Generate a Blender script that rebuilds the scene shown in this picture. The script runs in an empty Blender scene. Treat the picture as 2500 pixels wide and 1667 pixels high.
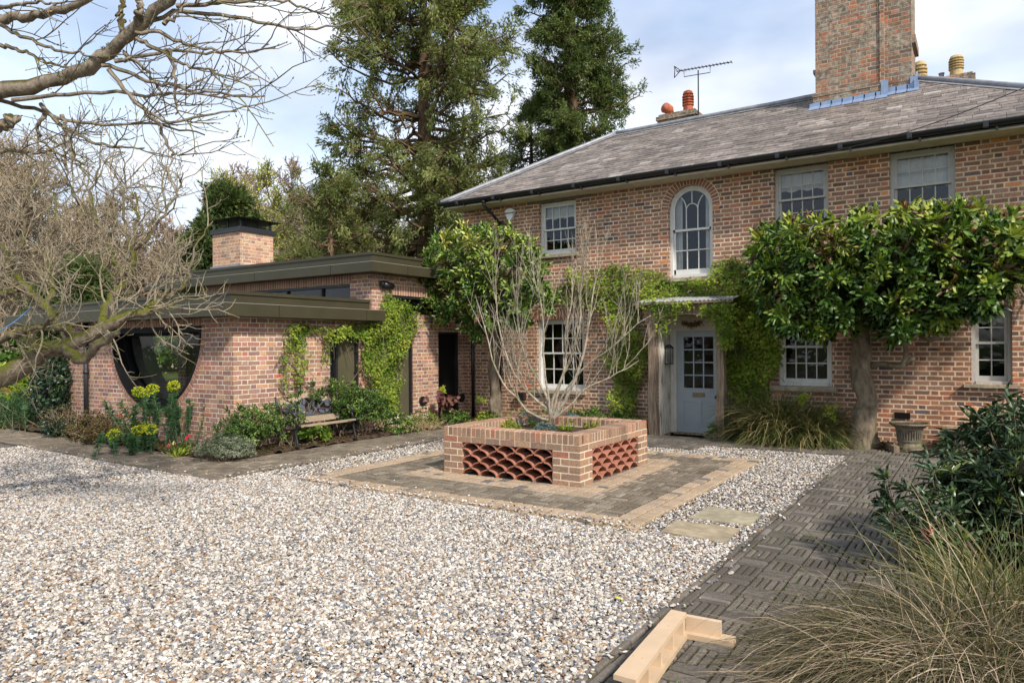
import bpy, math, random
import numpy as np
from mathutils import Matrix, Vector

# ---------------------------------------------------------------- camera, sky, sun, exposure
scene = bpy.context.scene
col = scene.collection
F_PX, YAW, ROLL, SY, EYE = 1732.1, -.5856, -.007, 8.6, 1.7
_fw = np.array([math.sin(YAW), math.cos(YAW), 0.])
_r = np.array([math.cos(YAW), -math.sin(YAW), 0.])
_u = np.array([0, 0, 1.])
_R = _r*math.cos(ROLL)+_u*math.sin(ROLL)
_U = -_r*math.sin(ROLL)+_u*math.cos(ROLL)
EYEP = np.array([0, 0, EYE])
cam = bpy.data.cameras.new('camera')
camo = bpy.data.objects.new('camera', cam)
col.objects.link(camo)
cam.sensor_width = 36
cam.lens = F_PX/2500*36
cam.shift_y = SY/2500
cam.clip_start = .05
cam.clip_end = 2000
m = Matrix.Identity(4)
for i in range(3):
    m[i][0] = _R[i]; m[i][1] = _U[i]; m[i][2] = -_fw[i]; m[i][3] = EYEP[i]
camo.matrix_world = m
scene.camera = camo

SUN = np.array([.74, -.36, .72]); SUN /= np.linalg.norm(SUN)
sl = bpy.data.lights.new('sun', 'SUN')
sl.energy = 2.9; sl.angle = math.radians(4); sl.color = (1, .94, .86)
so = bpy.data.objects.new('sun', sl); col.objects.link(so)
so.rotation_euler = Vector(SUN).to_track_quat('Z', 'Y').to_euler()
W = bpy.data.worlds.new('World'); scene.world = W; W.use_nodes = True
nt = W.node_tree; nt.nodes.clear()
def wn(t, **k):
    n = nt.nodes.new(t)
    for a, b in k.items(): setattr(n, a, b)
    return n
wo = wn('ShaderNodeOutputWorld'); bg = wn('ShaderNodeBackground'); bg.inputs[1].default_value = .15
sky = wn('ShaderNodeTexSky', sky_type='NISHITA', sun_disc=False)
sky.sun_elevation = math.asin(SUN[2]); sky.sun_rotation = math.atan2(SUN[0], SUN[1])
sky.air_density = 1.2; sky.dust_density = 1.5; sky.ozone_density = 1.5
tc = wn('ShaderNodeTexCoord'); mp = wn('ShaderNodeMapping'); mp.inputs['Scale'].default_value = (1, 1, 2.1); mp.inputs['Location'].default_value = (.33, .12, .1)
nz = wn('ShaderNodeTexNoise'); nz.inputs['Scale'].default_value = 2.0; nz.inputs['Detail'].default_value = 7; nz.inputs['Roughness'].default_value = .48; nz.inputs['Distortion'].default_value = .35
cr = wn('ShaderNodeValToRGB'); cr.color_ramp.elements[0].position = .40; cr.color_ramp.elements[1].position = .62
cr.color_ramp.elements[0].color = (.30, .30, .30, 1); cr.color_ramp.elements[1].color = (1, 1, 1, 1)
nz2 = wn('ShaderNodeTexNoise'); nz2.inputs['Scale'].default_value = 1.9; nz2.inputs['Detail'].default_value = 5
cr2 = wn('ShaderNodeValToRGB'); cr2.color_ramp.elements[0].color = (1.6, 1.93, 2.65, 1); cr2.color_ramp.elements[1].color = (4.2, 4.4, 4.8, 1)
cr2.color_ramp.elements[0].position = .38; cr2.color_ramp.elements[1].position = .60
mx = wn('ShaderNodeMix', data_type='RGBA')
L = nt.links.new
L(tc.outputs['Generated'], mp.inputs[0]); L(mp.outputs[0], nz.inputs[0]); L(mp.outputs[0], nz2.inputs[0])
L(nz.outputs[0], cr.inputs[0]); L(nz2.outputs[0], cr2.inputs[0])
L(cr.outputs[0], mx.inputs[0]); L(sky.outputs[0], mx.inputs[6]); L(cr2.outputs[0], mx.inputs[7])
L(mx.outputs[2], bg.inputs[0]); L(bg.outputs[0], wo.inputs[0])
scene.view_settings.view_transform = 'Standard'; scene.view_settings.look = 'None'
scene.view_settings.exposure = .84; scene.view_settings.gamma = 1
scene.render.engine = 'CYCLES'
scene.cycles.max_bounces = 6; scene.cycles.diffuse_bounces = 3; scene.cycles.glossy_bounces = 3
scene.cycles.transmission_bounces = 4; scene.cycles.transparent_max_bounces = 8

# ---------------------------------------------------------------- measuring helpers (photo 2500x1667 -> real planes)
def ray(x, y): return _R*((x-1250)/F_PX)-_U*((y-833.5-SY)/F_PX)+_fw
def GZ(x, y, z=0.): d = ray(x, y); return EYEP+d*(z-EYE)/d[2]
def PY(x, y, Y): d = ray(x, y); return EYEP+d*Y/d[1]
def PX(x, y, X): d = ray(x, y); return EYEP+d*X/d[0]
def PD(x, y, D): return EYEP+ray(x, y)*D
rng = np.random.default_rng(7)
random.seed(7)

# ---------------------------------------------------------------- scene graph helpers
def tag(o, label=None, cat=None, group=None, kind=None):
    if label: o['label'] = label
    if cat: o['category'] = cat
    if group: o['group'] = group
    if kind: o['kind'] = kind
    return o
def empty(name, loc, label, cat, group=None, rz=0):
    o = bpy.data.objects.new(name, None); col.objects.link(o)
    o.location = [float(v) for v in loc]; o.rotation_euler = (0, 0, rz); o.empty_display_size = .1
    return tag(o, label, cat, group)
def world_loc(o):
    p = np.zeros(3)
    while o is not None:
        p = p+np.array(o.location); o = o.parent
    return p
def mesh_np(name, V, Fs, mat, parent=None, tint=None, smooth=False):
    """V world coords (N,3); Fs list of (M,k) arrays; tint = per face values in the same order"""
    V = np.asarray(V, float)
    if parent is not None: V = V-world_loc(parent)
    me = bpy.data.meshes.new(name)
    Fs = [np.asarray(f, int) for f in Fs if len(f)]
    me.vertices.add(len(V)); me.vertices.foreach_set('co', V.astype(np.float32).ravel())
    li = np.concatenate([f.ravel() for f in Fs]); nl = np.concatenate([np.full(len(f), f.shape[1]) for f in Fs])
    me.loops.add(len(li)); me.loops.foreach_set('vertex_index', li.astype(np.int32))
    me.polygons.add(len(nl)); st = np.concatenate([[0], np.cumsum(nl)[:-1]])
    me.polygons.foreach_set('loop_start', st.astype(np.int32))
    me.polygons.foreach_set('use_smooth', np.full(len(nl), smooth))
    me.update(calc_edges=True)
    a = me.attributes.new('tint', 'FLOAT', 'FACE')
    if tint is None: tint = rng.random(len(nl))
    a.data.foreach_set('value', np.asarray(tint, np.float32))
    if isinstance(mat, (list, tuple)):
        for q in mat: me.materials.append(q)
    else: me.materials.append(mat)
    o = bpy.data.objects.new(name, me); col.objects.link(o)
    if parent is not None: o.parent = parent
    return o
class MB:
    """collects polygons, builds ONE mesh object"""
    def __init__(s): s.v = []; s.f = []; s.t = []; s.mi = []; s.cm = 0
    def add(s, vs, fs, t=None):
        b = len(s.v); s.v += [tuple(map(float, p)) for p in vs]
        t = random.random() if t is None else t
        for f in fs: s.f.append(tuple(b+i for i in f)); s.t.append(t); s.mi.append(s.cm)
    def box(s, a, b, t=None):
        x0, y0, z0 = a; x1, y1, z1 = b
        s.add([(x0, y0, z0), (x1, y0, z0), (x1, y1, z0), (x0, y1, z0), (x0, y0, z1), (x1, y0, z1), (x1, y1, z1), (x0, y1, z1)],
              [(0, 3, 2, 1), (4, 5, 6, 7), (0, 1, 5, 4), (1, 2, 6, 5), (2, 3, 7, 6), (3, 0, 4, 7)], t)
    def hexa(s, p, t=None):   # 8 arbitrary corners, bottom 4 then top 4
        s.add(p, [(0, 3, 2, 1), (4, 5, 6, 7), (0, 1, 5, 4), (1, 2, 6, 5), (2, 3, 7, 6), (3, 0, 4, 7)], t)
    def pbox(s, pt, u0, u1, v0, v1, d0, d1, t=None):
        s.hexa([pt(u0, v0, d0), pt(u1, v0, d0), pt(u1, v0, d1), pt(u0, v0, d1), pt(u0, v1, d0), pt(u1, v1, d0), pt(u1, v1, d1), pt(u0, v1, d1)], t)
    def quad(s, a, b, c, d, t=None): s.add([a, b, c, d], [(0, 1, 2, 3)], t)
    def bar(s, a, b, w, h=None, t=None, up=(0, 0, 1)):
        a = np.array(a, float); b = np.array(b, float); h = w if h is None else h
        d = b-a; d /= np.linalg.norm(d)+1e-9; up = np.array(up, float)
        if abs(d@up) > .98: up = np.array([1., 0, 0])
        x = np.cross(d, up); x /= np.linalg.norm(x); y = np.cross(x, d)
        x = x*w/2; y = y*h/2
        s.hexa([a-x-y, a+x-y, b+x-y, b-x-y, a-x+y, a+x+y, b+x+y, b-x+y], t)
    def tube(s, pts, rad, n=8, cap=True, t=None):
        pts = [np.array(p, float) for p in pts]; k = len(pts)
        rad = [rad]*k if np.isscalar(rad) else rad
        ring = []; ref = None; t = random.random() if t is None else t
        b = len(s.v)
        for i in range(k):
            d = pts[min(i+1, k-1)]-pts[max(i-1, 0)]; d = d/(np.linalg.norm(d)+1e-9)
            if ref is None: ref = np.array([0, 0, 1.]) if abs(d[2]) < .9 else np.array([1., 0, 0])
            x = ref-d*(ref@d); x /= np.linalg.norm(x)+1e-9; ref = x; y = np.cross(d, x)
            for j in range(n):
                a = 2*math.pi*j/n; s.v.append(tuple(pts[i]+rad[i]*(x*math.cos(a)+y*math.sin(a))))
        for i in range(k-1):
            for j in range(n):
                s.f.append((b+i*n+j, b+i*n+(j+1) % n, b+(i+1)*n+(j+1) % n, b+(i+1)*n+j)); s.t.append(t); s.mi.append(s.cm)
        if cap:
            s.f.append(tuple(b+j for j in reversed(range(n)))); s.t.append(t); s.mi.append(s.cm)
            s.f.append(tuple(b+(k-1)*n+j for j in range(n))); s.t.append(t); s.mi.append(s.cm)
    def lathe(s, c, prof, n=20, t=None):
        b = len(s.v); t = random.random() if t is None else t
        for r, z in prof:
            for j in range(n):
                a = 2*math.pi*j/n; s.v.append((c[0]+r*math.cos(a), c[1]+r*math.sin(a), c[2]+z))
        for i in range(len(prof)-1):
            for j in range(n):
                s.f.append((b+i*n+j, b+i*n+(j+1) % n, b+(i+1)*n+(j+1) % n, b+(i+1)*n+j)); s.t.append(t); s.mi.append(s.cm)
        s.f.append(tuple(b+j for j in reversed(range(n)))); s.t.append(t); s.mi.append(s.cm)
        s.f.append(tuple(b+(len(prof)-1)*n+j for j in range(n))); s.t.append(t); s.mi.append(s.cm)
    def build(s, name, mat, parent=None, smooth=False):
        off = world_loc(parent) if parent is not None else np.zeros(3)
        me = bpy.data.meshes.new(name)
        me.from_pydata([tuple(np.array(p)-off) for p in s.v], [], s.f)
        a = me.attributes.new('tint', 'FLOAT', 'FACE'); a.data.foreach_set('value', np.array(s.t, np.float32))
        mats = mat if isinstance(mat, (list, tuple)) else [mat]
        for q in mats: me.materials.append(q)
        me.polygons.foreach_set('material_index', np.array(s.mi, np.int32))
        me.polygons.foreach_set('use_smooth', np.full(len(s.f), smooth)); me.update()
        o = bpy.data.objects.new(name, me); col.objects.link(o)
        if parent is not None: o.parent = parent
        return o

# ---------------------------------------------------------------- materials
class NB:
    def __init__(s, name):
        s.m = bpy.data.materials.new(name); s.m.use_nodes = True; s.t = s.m.node_tree
        s.p = s.t.nodes['Principled BSDF']; s.out = s.t.nodes['Material Output']
    def n(s, t, ins=None, **k):
        q = s.t.nodes.new(t)
        for a, b in k.items(): setattr(q, a, b)
        for a, b in (ins or {}).items(): s.set(q.inputs[a], b)
        return q
    def set(s, inp, v):
        if isinstance(v, bpy.types.NodeSocket): s.t.links.new(v, inp)
        elif isinstance(v, tuple) and len(v) == 3 and inp.type == 'RGBA': inp.default_value = (*v, 1)
        else: inp.default_value = v
    def math(s, op, a, b=0., c=None, clamp=False):
        q = s.t.nodes.new('ShaderNodeMath'); q.operation = op; q.use_clamp = clamp
        s.set(q.inputs[0], a); s.set(q.inputs[1], b)
        if c is not None: s.set(q.inputs[2], c)
        return q.outputs[0]
    def ramp(s, fac, stops, interp='LINEAR'):
        q = s.t.nodes.new('ShaderNodeValToRGB'); e = q.color_ramp; e.interpolation = interp
        while len(e.elements) < len(stops): e.elements.new(.5)
        for el, (p, c) in zip(e.elements, stops): el.position = p; el.color = (*c, 1)
        s.set(q.inputs[0], fac); return q.outputs[0]
    def mix(s, f, a, b, bt='MIX'):
        q = s.t.nodes.new('ShaderNodeMix'); q.data_type = 'RGBA'; q.blend_type = bt
        s.set(q.inputs[0], f); s.set(q.inputs[6], a); s.set(q.inputs[7], b); return q.outputs[2]
    def pos(s): return s.n('ShaderNodeTexCoord').outputs['Object']
    def noise(s, sc, det=3, vec=None, rough=.5, col=False):
        q = s.n('ShaderNodeTexNoise', {'Scale': sc, 'Detail': det, 'Roughness': rough}); s.set(q.inputs[0], vec if vec is not None else s.pos())
        return q.outputs[1 if col else 0]
    def tint(s): return s.n('ShaderNodeAttribute', attribute_name='tint').outputs['Fac']
    def bump(s, h, st=.5, dist=.01):
        q = s.n('ShaderNodeBump', {'Height': h, 'Strength': st, 'Distance': dist}); s.set(s.p.inputs['Normal'], q.outputs[0]); return q
    def fin(s, color, rough=.8, spec=.3):
        s.set(s.p.inputs['Base Color'], color); s.set(s.p.inputs['Roughness'], rough); s.set(s.p.inputs['Specular IOR Level'], spec); return s.m

def flemish(name, palette, mortar, Ls=.2300, Lh=.1150, ch=.0775, joint=.0065, tone=1., patch=None, lichen=False, stain=False):
    b = NB(name); P = Ls+Lh
    p = b.pos()
    wob = b.noise(9, 2, p, col=True)
    w2 = b.n('ShaderNodeVectorMath', {0: wob, 1: (.5, .5, .5)}, operation='SUBTRACT').outputs[0]
    w3 = b.n('ShaderNodeVectorMath', {0: w2, 3: .012}, operation='SCALE').outputs[0]
    pw = b.n('ShaderNodeVectorMath', {0: p, 1: w3}, operation='ADD').outputs[0]
    sp = b.n('ShaderNodeSeparateXYZ', {0: pw}); geo = b.n('ShaderNodeNewGeometry')
    ns = b.n('ShaderNodeSeparateXYZ', {0: geo.outputs['True Normal']})
    sel = b.math('GREATER_THAN', b.math('ABSOLUTE', ns.outputs[0]), b.math('ABSOLUTE', ns.outputs[1]))
    um = b.n('ShaderNodeMix', data_type='FLOAT'); b.set(um.inputs[0], sel); b.set(um.inputs[2], sp.outputs[0]); b.set(um.inputs[3], sp.outputs[1])
    u = um.outputs[0]
    v = b.math('DIVIDE', sp.outputs[2], ch); row = b.math('FLOOR', v); fr = b.math('SUBTRACT', v, row)
    jit = b.n('ShaderNodeTexWhiteNoise', {'W': row}, noise_dimensions='1D').outputs[0]
    up = b.math('ADD', b.math('DIVIDE', u, P), b.math('MULTIPLY', b.math('FLOORED_MODULO', row, 2.), .5))
    up = b.math('ADD', up, b.math('MULTIPLY', jit, .06))
    cell = b.math('FLOOR', up); f = b.math('SUBTRACT', up, cell); k = Ls/P
    ish = b.math('GREATER_THAN', f, k)
    d1 = b.math('MINIMUM', f, b.math('ABSOLUTE', b.math('SUBTRACT', f, k)))
    dx = b.math('MULTIPLY', b.math('MINIMUM', d1, b.math('SUBTRACT', 1., f)), P)
    dz = b.math('MULTIPLY', b.math('MINIMUM', fr, b.math('SUBTRACT', 1., fr)), ch)
    dist = b.math('MINIMUM', dx, dz)
    fine = b.noise(70, 3, p)
    dist = b.math('SUBTRACT', dist, b.math('MULTIPLY', b.math('SUBTRACT', fine, .5), .010))
    mor = b.n('ShaderNodeMapRange', {'Value': dist, 'From Min': joint-.0015, 'From Max': joint+.002}, clamp=True).outputs[0]
    idv = b.n('ShaderNodeCombineXYZ', {0: b.math('ADD', cell, b.math('MULTIPLY', ish, .5)), 1: row, 2: b.math('MULTIPLY', sel, 7.)})
    wn_ = b.n('ShaderNodeTexWhiteNoise', {'Vector': idv.outputs[0]}, noise_dimensions='3D')
    rnd = wn_.outputs[0]
    if patch: rnd = b.math('ADD', rnd, b.math('MULTIPLY', b.math('SUBTRACT', b.noise(.6, 2, p), .5), patch), clamp=True)
    brick = b.ramp(rnd, palette, 'CONSTANT')
    hv = b.n('ShaderNodeHueSaturation', {'Hue': .5, 'Saturation': 1., 'Value': b.n('ShaderNodeMapRange', {'Value': b.noise(38, 4, p), 'From Min': .25, 'From Max': .75, 'To Min': .72, 'To Max': 1.28}).outputs[0], 'Color': brick})
    sepc = b.n('ShaderNodeSeparateColor', {0: wn_.outputs[1]})
    br2 = b.n('ShaderNodeHueSaturation', {'Value': b.n('ShaderNodeMapRange', {'Value': sepc.outputs[1], 'To Min': .78, 'To Max': 1.22}).outputs[0], 'Color': hv.outputs[0]})
    mort = b.mix(b.n('ShaderNodeMapRange', {'Value': b.noise(4, 5, p, .65), 'From Min': .3, 'From Max': .7}, clamp=True).outputs[0], tuple(c*.55 for c in mortar), tuple(min(1, c*1.15) for c in mortar))
    c = b.mix(mor, mort, br2.outputs[0])
    big = b.n('ShaderNodeMapRange', {'Value': b.noise(.9, 4, p, .6), 'From Min': .3, 'From Max': .7, 'To Min': .82*tone, 'To Max': 1.12*tone}).outputs[0]
    c = b.n('ShaderNodeHueSaturation', {'Value': big, 'Color': c}).outputs[0]
    if stain:
        s1 = b.n('ShaderNodeMapRange', {'Value': b.noise(.55, 5, p, .65), 'From Min': .42, 'From Max': .68}, clamp=True).outputs[0]
        c = b.mix(b.math('MULTIPLY', s1, .55), c, b.mix(1., c, (1.12, .80, .62), 'MULTIPLY'))
        s2 = b.n('ShaderNodeMapRange', {'Value': b.noise(2.3, 6, p, .7), 'From Min': .50, 'From Max': .72}, clamp=True).outputs[0]
        c = b.mix(b.math('MULTIPLY', s2, .6), c, b.mix(1., c, (.66, .62, .60), 'MULTIPLY'))
    if lichen:
        lm = b.n('ShaderNodeMapRange', {'Value': b.noise(1.1, 6, p, .75), 'From Min': .44, 'From Max': .56}, clamp=True).outputs[0]
        lc = b.mix(b.n('ShaderNodeMapRange', {'Value': b.noise(11, 6, p, .7), 'From Min': .4, 'From Max': .62}, clamp=True).outputs[0], (.10, .085, .065), (.44, .39, .30))
        c = b.mix(b.math('MULTIPLY', lm, .8), c, lc)
    h = b.math('ADD', b.math('MULTIPLY', mor, 1.), b.math('MULTIPLY', b.noise(60, 4, p), .35))
    b.bump(h, .9, .006)
    return b.fin(c, .88, .2)

def tinted(name, stops, rough=.85, spec=.25, nscale=40, namp=.25, bump=0, interp='LINEAR', bdist=.004, trans=0, metal=0, big=0, coord=None):
    b = NB(name); c = b.ramp(b.tint(), stops, interp)
    v = b.n('ShaderNodeMapRange', {'Value': b.noise(nscale, 4), 'From Min': .25, 'From Max': .75, 'To Min': 1-namp, 'To Max': 1+namp}).outputs[0]
    c = b.n('ShaderNodeHueSaturation', {'Value': v, 'Color': c}).outputs[0]
    if big:
        v = b.n('ShaderNodeMapRange', {'Value': b.noise(big, 3), 'From Min': .3, 'From Max': .7, 'To Min': .75, 'To Max': 1.2}).outputs[0]
        c = b.n('ShaderNodeHueSaturation', {'Value': v, 'Color': c}).outputs[0]
    if bump: b.bump(b.noise(nscale, 4), bump, bdist)
    b.set(b.p.inputs['Metallic'], metal)
    b.fin(c, rough, spec)
    if trans:
        tr = b.n('ShaderNodeBsdfTranslucent', {'Color': b.mix(1., c, (1.0, 1.0, .45), 'MULTIPLY')})
        ms = b.n('ShaderNodeMixShader', {0: trans, 1: b.p.outputs[0], 2: tr.outputs[0]})
        b.t.links.new(ms.outputs[0], b.out.inputs[0])
    return b.m
def plain(name, c, rough=.6, spec=.4, metal=0, nscale=25, namp=.12, bump=.0):
    return tinted(name, [(0, c), (1, c)], rough, spec, nscale, namp, bump, metal=metal)

HB = [(0, (.185, .110, .082)), (.15, (.23, .135, .096)), (.32, (.275, .15, .10)), (.48, (.205, .125, .095)), (.60, (.28, .135, .088)), (.74, (.225, .15, .115)), (.84, (.30, .125, .075)), (.91, (.135, .095, .088)), (.965, (.42, .19, .085)), (.99, (.10, .09, .10))]
M = {}
M['house_brick'] = flemish('house_brick', HB, (.60, .475, .335), joint=.0112, tone=1.13, patch=.2, stain=True)
AB = [(0, (.30, .17, .12)), (.2, (.36, .19, .13)), (.4, (.27, .155, .13)), (.55, (.40, .22, .13)), (.68, (.33, .16, .125)), (.8, (.23, .14, .12)), (.88, (.42, .25, .14)), (.96, (.38, .14, .09))]
M['annex_brick'] = flemish('annex_brick', AB, (.66, .55, .43), joint=.0078)
M['chimney_brick'] = flemish('chimney_brick', [(0, (.19, .12, .085)), (.22, (.27, .13, .08)), (.42, (.15, .105, .085)), (.58, (.33, .13, .07)), (.75, (.22, .155, .11)), (.88, (.38, .13, .065))], (.40, .34, .25), joint=.0085, patch=.6, lichen=True)
M['annex_chimney_brick'] = flemish('annex_chimney_brick', [(0, (.42, .24, .15)), (.3, (.48, .28, .17)), (.55, (.38, .20, .14)), (.75, (.44, .30, .19)), (.9, (.34, .20, .16))], (.70, .58, .43), joint=.0065)
M['brick_single'] = tinted('brick_single', [(0, (.20, .125, .085)), (.25, (.29, .18, .115)), (.5, (.34, .20, .125)), (.7, (.25, .165, .115)), (.85, (.38, .23, .14)), (.93, (.36, .12, .07)), (1, (.3, .17, .12))], .85, .2, 45, .28, .5)
M['soldier_brick'] = tinted('soldier_brick', [(0, (.2, .10, .075)), (.5, (.27, .13, .09)), (1, (.33, .16, .10))], .85, .2, 45, .25, .4)
M['mortar'] = plain('mortar', (.66, .55, .40), .95, .1, nscale=60, namp=.2, bump=.4)
M['slate'] = tinted('slate', [(0, (.115, .095, .080)), (.3, (.155, .128, .108)), (.6, (.185, .152, .128)), (.85, (.22, .182, .155)), (.96, (.27, .235, .20)), (1, (.33, .30, .27))], .6, .35, 14, .35, .4, big=.9)
M['lead'] = plain('lead', (.25, .25, .262), .5, .5, .25, 8, .25)
M['black_plastic'] = plain('black_plastic', (.012, .012, .014), .28, .5)
M['black_metal'] = plain('black_metal', (.018, .018, .02), .45, .5)
M['olive_metal'] = plain('olive_metal', (.046, .040, .021), .45, .35, .0, 3, .12)
M['olive_panel'] = plain('olive_panel', (.085, .075, .045), .25, .5, nscale=3)
M['white_paint'] = plain('white_paint', (.60, .59, .55), .45, .4, nscale=12, namp=.08)
M['grey_paint'] = plain('grey_paint', (.42, .40, .36), .5, .4, nscale=12, namp=.08)
M['door_paint'] = plain('door_paint', (.29, .325, .335), .42, .45, nscale=5, namp=.07)
M['cream'] = plain('cream', (.52, .46, .36), .8, .2, nscale=6, namp=.15)
M['stone'] = tinted('stone', [(0, (.27, .23, .16)), (1, (.36, .31, .22))], .9, .15, 18, .3, .5, big=2.5)
M['lintel'] = plain('lintel', (.16, .135, .11), .9, .15, nscale=14, namp=.35, bump=.4)
M['slab'] = tinted('slab', [(0, (.27, .225, .145)), (.5, (.33, .26, .17)), (1, (.29, .262, .175))], .85, .2, 12, .25, .35, big=4)
M['paver'] = tinted('paver', [(0, (.082, .070, .056)), (.5, (.115, .099, .080)), (.9, (.145, .125, .10)), (1, (.18, .155, .13))], .8, .25, 60, .25, .5, big=.8)
M['paver_left'] = tinted('paver_left', [(0, (.11, .088, .062)), (.5, (.15, .122, .088)), (.9, (.185, .152, .112)), (1, (.23, .19, .145))], .85, .2, 60, .25, .5, big=1.6)
M['buff'] = tinted('buff', [(0, (.27, .20, .135)), (.45, (.37, .275, .185)), (.8, (.32, .24, .155)), (.93, (.35, .26, .19)), (.97, (.12, .11, .10)), (1, (.12, .11, .10))], .85, .2, 50, .25, .4, interp='LINEAR')
M['dark_joint'] = tinted('dark_joint', [(0, (.028, .024, .014)), (1, (.028, .024, .014))], .95, .1, 6, .4)
M['moss_joint'] = tinted('moss_joint', [(0, (.045, .042, .014)), (1, (.045, .042, .014))], .95, .1, 6, .6)
M['sand_joint'] = tinted('sand_joint', [(0, (.36, .28, .11)), (1, (.36, .28, .11))], .95, .1, 9, .4)
M['soil'] = tinted('soil', [(0, (.075, .05, .033)), (1, (.075, .05, .033))], .95, .1, 22, .6, 1., bdist=.03)
M['terracotta'] = tinted('terracotta', [(0, (.33, .135, .085)), (1, (.40, .18, .12))], .75, .25, 30, .2)
M['cream_pot'] = plain('cream_pot', (.45, .34, .17), .8, .2, nscale=20, namp=.25)
M['dark'] = plain('dark', (.008, .0075, .007), .8, .1)
M['room'] = plain('room', (.016, .015, .014), .8, .2)
M['blind'] = plain('blind', (.70, .68, .64), .85, .2, nscale=6)
M['timber'] = tinted('timber', [(0, (.50, .36, .225)), (1, (.57, .42, .28))], .65, .3, 9, .08, .15)
def wood_mat():
    b = NB('old_oak'); p = b.pos()
    mpn = b.n('ShaderNodeMapping', {0: p, 'Scale': (14, 14, 1.2)}).outputs[0]
    c = b.ramp(b.noise(3, 6, mpn, .6), [(.3, (.09, .062, .04)), (.55, (.24, .175, .12)), (.75, (.36, .28, .20))])
    b.bump(b.noise(4, 6, mpn, .6), .6, .01); return b.fin(c, .85, .2)
M['oak'] = wood_mat()
def peeled():
    b = NB('peeling_white'); p = b.pos()
    mpn = b.n('ShaderNodeMapping', {0: p, 'Scale': (6, 6, 1.6)}).outputs[0]
    c = b.ramp(b.noise(2.2, 6, mpn, .6), [(.36, (.25, .20, .14)), (.47, (.50, .46, .38)), (.7, (.62, .59, .52))])
    return b.fin(c, .75, .2)
M['peeling'] = peeled()
def bench_wood():
    b = NB('bench_wood'); p = b.pos()
    mpn = b.n('ShaderNodeMapping', {0: p, 'Scale': (20, 2, 20)}).outputs[0]
    c = b.ramp(b.noise(3, 5, mpn, .6), [(.3, (.22, .16, .10)), (.7, (.42, .33, .23))])
    return b.fin(c, .8, .2)
M['bench_wood'] = bench_wood()
def glass_mat():
    b = NB('window_glass')
    gl = b.n('ShaderNodeBsdfGlossy', {'Color': (.9, .93, 1.0), 'Roughness': .015})
    tr = b.n('ShaderNodeBsdfTransparent', {'Color': (.80, .82, .82)})
    fr = b.n('ShaderNodeLayerWeight', {'Blend': .22})
    f = b.math('ADD', b.math('MULTIPLY', fr.outputs['Fresnel'], .8), .035, clamp=True)
    bp = b.n('ShaderNodeBump', {'Height': b.noise(3, 2), 'Strength': .12, 'Distance': .05}); b.set(gl.inputs['Normal'], bp.outputs[0])
    ms = b.n('ShaderNodeMixShader', {0: f, 1: tr.outputs[0], 2: gl.outputs[0]})
    b.t.links.new(ms.outputs[0], b.out.inputs[0]); return b.m
M['glass'] = glass_mat()
def bark_mat(name, a, c, moss=0., mosscol=(.13, .15, .02), sc=18):
    b = NB(name); p = b.pos()
    mpn = b.n('ShaderNodeMapping', {0: p, 'Scale': (1, 1, .45)}).outputs[0]
    cc = b.ramp(b.noise(sc, 5, mpn, .65), [(.3, a), (.7, c)])
    if moss:
        geo = b.n('ShaderNodeNewGeometry'); ns = b.n('ShaderNodeSeparateXYZ', {0: geo.outputs['Normal']})
        k = b.math('ADD', b.math('MULTIPLY', ns.outputs[2], .35), b.noise(2.6, 4, p))
        k = b.n('ShaderNodeMapRange', {'Value': k, 'From Min': .74-moss*.32, 'From Max': .88-moss*.32}, clamp=True).outputs[0]
        mc = b.mix(b.noise(60, 3, p), tuple(q*.45 for q in mosscol), tuple(q*1.5 for q in mosscol))
        cc = b.mix(k, cc, mc)
    b.bump(b.noise(sc*1.4, 5, mpn, .65), .9, .02)
    return b.fin(cc, .92, .12)
M['bark_mossy'] = bark_mat('bark_mossy', (.07, .05, .035), (.22, .18, .13), .62, (.095, .10, .018))
M['bark_grey'] = bark_mat('bark_grey', (.10, .08, .06), (.34, .28, .21), .35, (.07, .06, .015))
M['twig_pale'] = bark_mat('twig_pale', (.17, .14, .095), (.34, .285, .20), .08, (.14, .13, .03))
M['twig_dark'] = bark_mat('twig_dark', (.085, .066, .045), (.20, .165, .115), .3, (.15, .14, .03))
M['twig_far'] = bark_mat('twig_far', (.22, .17, .115), (.36, .29, .20), 0, sc=2)
M['twig_pink'] = bark_mat('twig_pink', (.22, .155, .115), (.34, .25, .19), 0, sc=2)
M['twig_green'] = bark_mat('twig_green', (.20, .19, .07), (.36, .35, .14), 0, sc=2)
M['bark_shrub'] = bark_mat('bark_shrub', (.17, .14, .10), (.48, .42, .32), .12, (.10, .12, .03), 30)
M['bark_trunk'] = bark_mat('bark_trunk', (.065, .05, .035), (.25, .20, .14), .2, (.08, .09, .03), 9)
M['bark_red'] = bark_mat('bark_red', (.07, .045, .03), (.17, .11, .07), .1, sc=6)
def leafm(name, stops, rough=.4, spec=.45, trans=.25): return tinted(name, stops, rough, spec, 5, .12, trans=trans)
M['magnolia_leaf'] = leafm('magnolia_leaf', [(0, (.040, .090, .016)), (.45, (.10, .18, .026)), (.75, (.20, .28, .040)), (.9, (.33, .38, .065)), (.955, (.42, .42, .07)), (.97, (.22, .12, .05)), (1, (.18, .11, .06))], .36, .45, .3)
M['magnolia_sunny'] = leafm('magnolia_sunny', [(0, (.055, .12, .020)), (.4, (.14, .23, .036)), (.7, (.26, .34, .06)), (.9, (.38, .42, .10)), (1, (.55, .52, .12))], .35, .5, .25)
M['vine_leaf'] = leafm('vine_leaf', [(0, (.09, .17, .022)), (.5, (.25, .34, .040)), (.85, (.42, .46, .065)), (.96, (.46, .44, .09)), (1, (.30, .15, .06))], .5, .25, .38)
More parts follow.
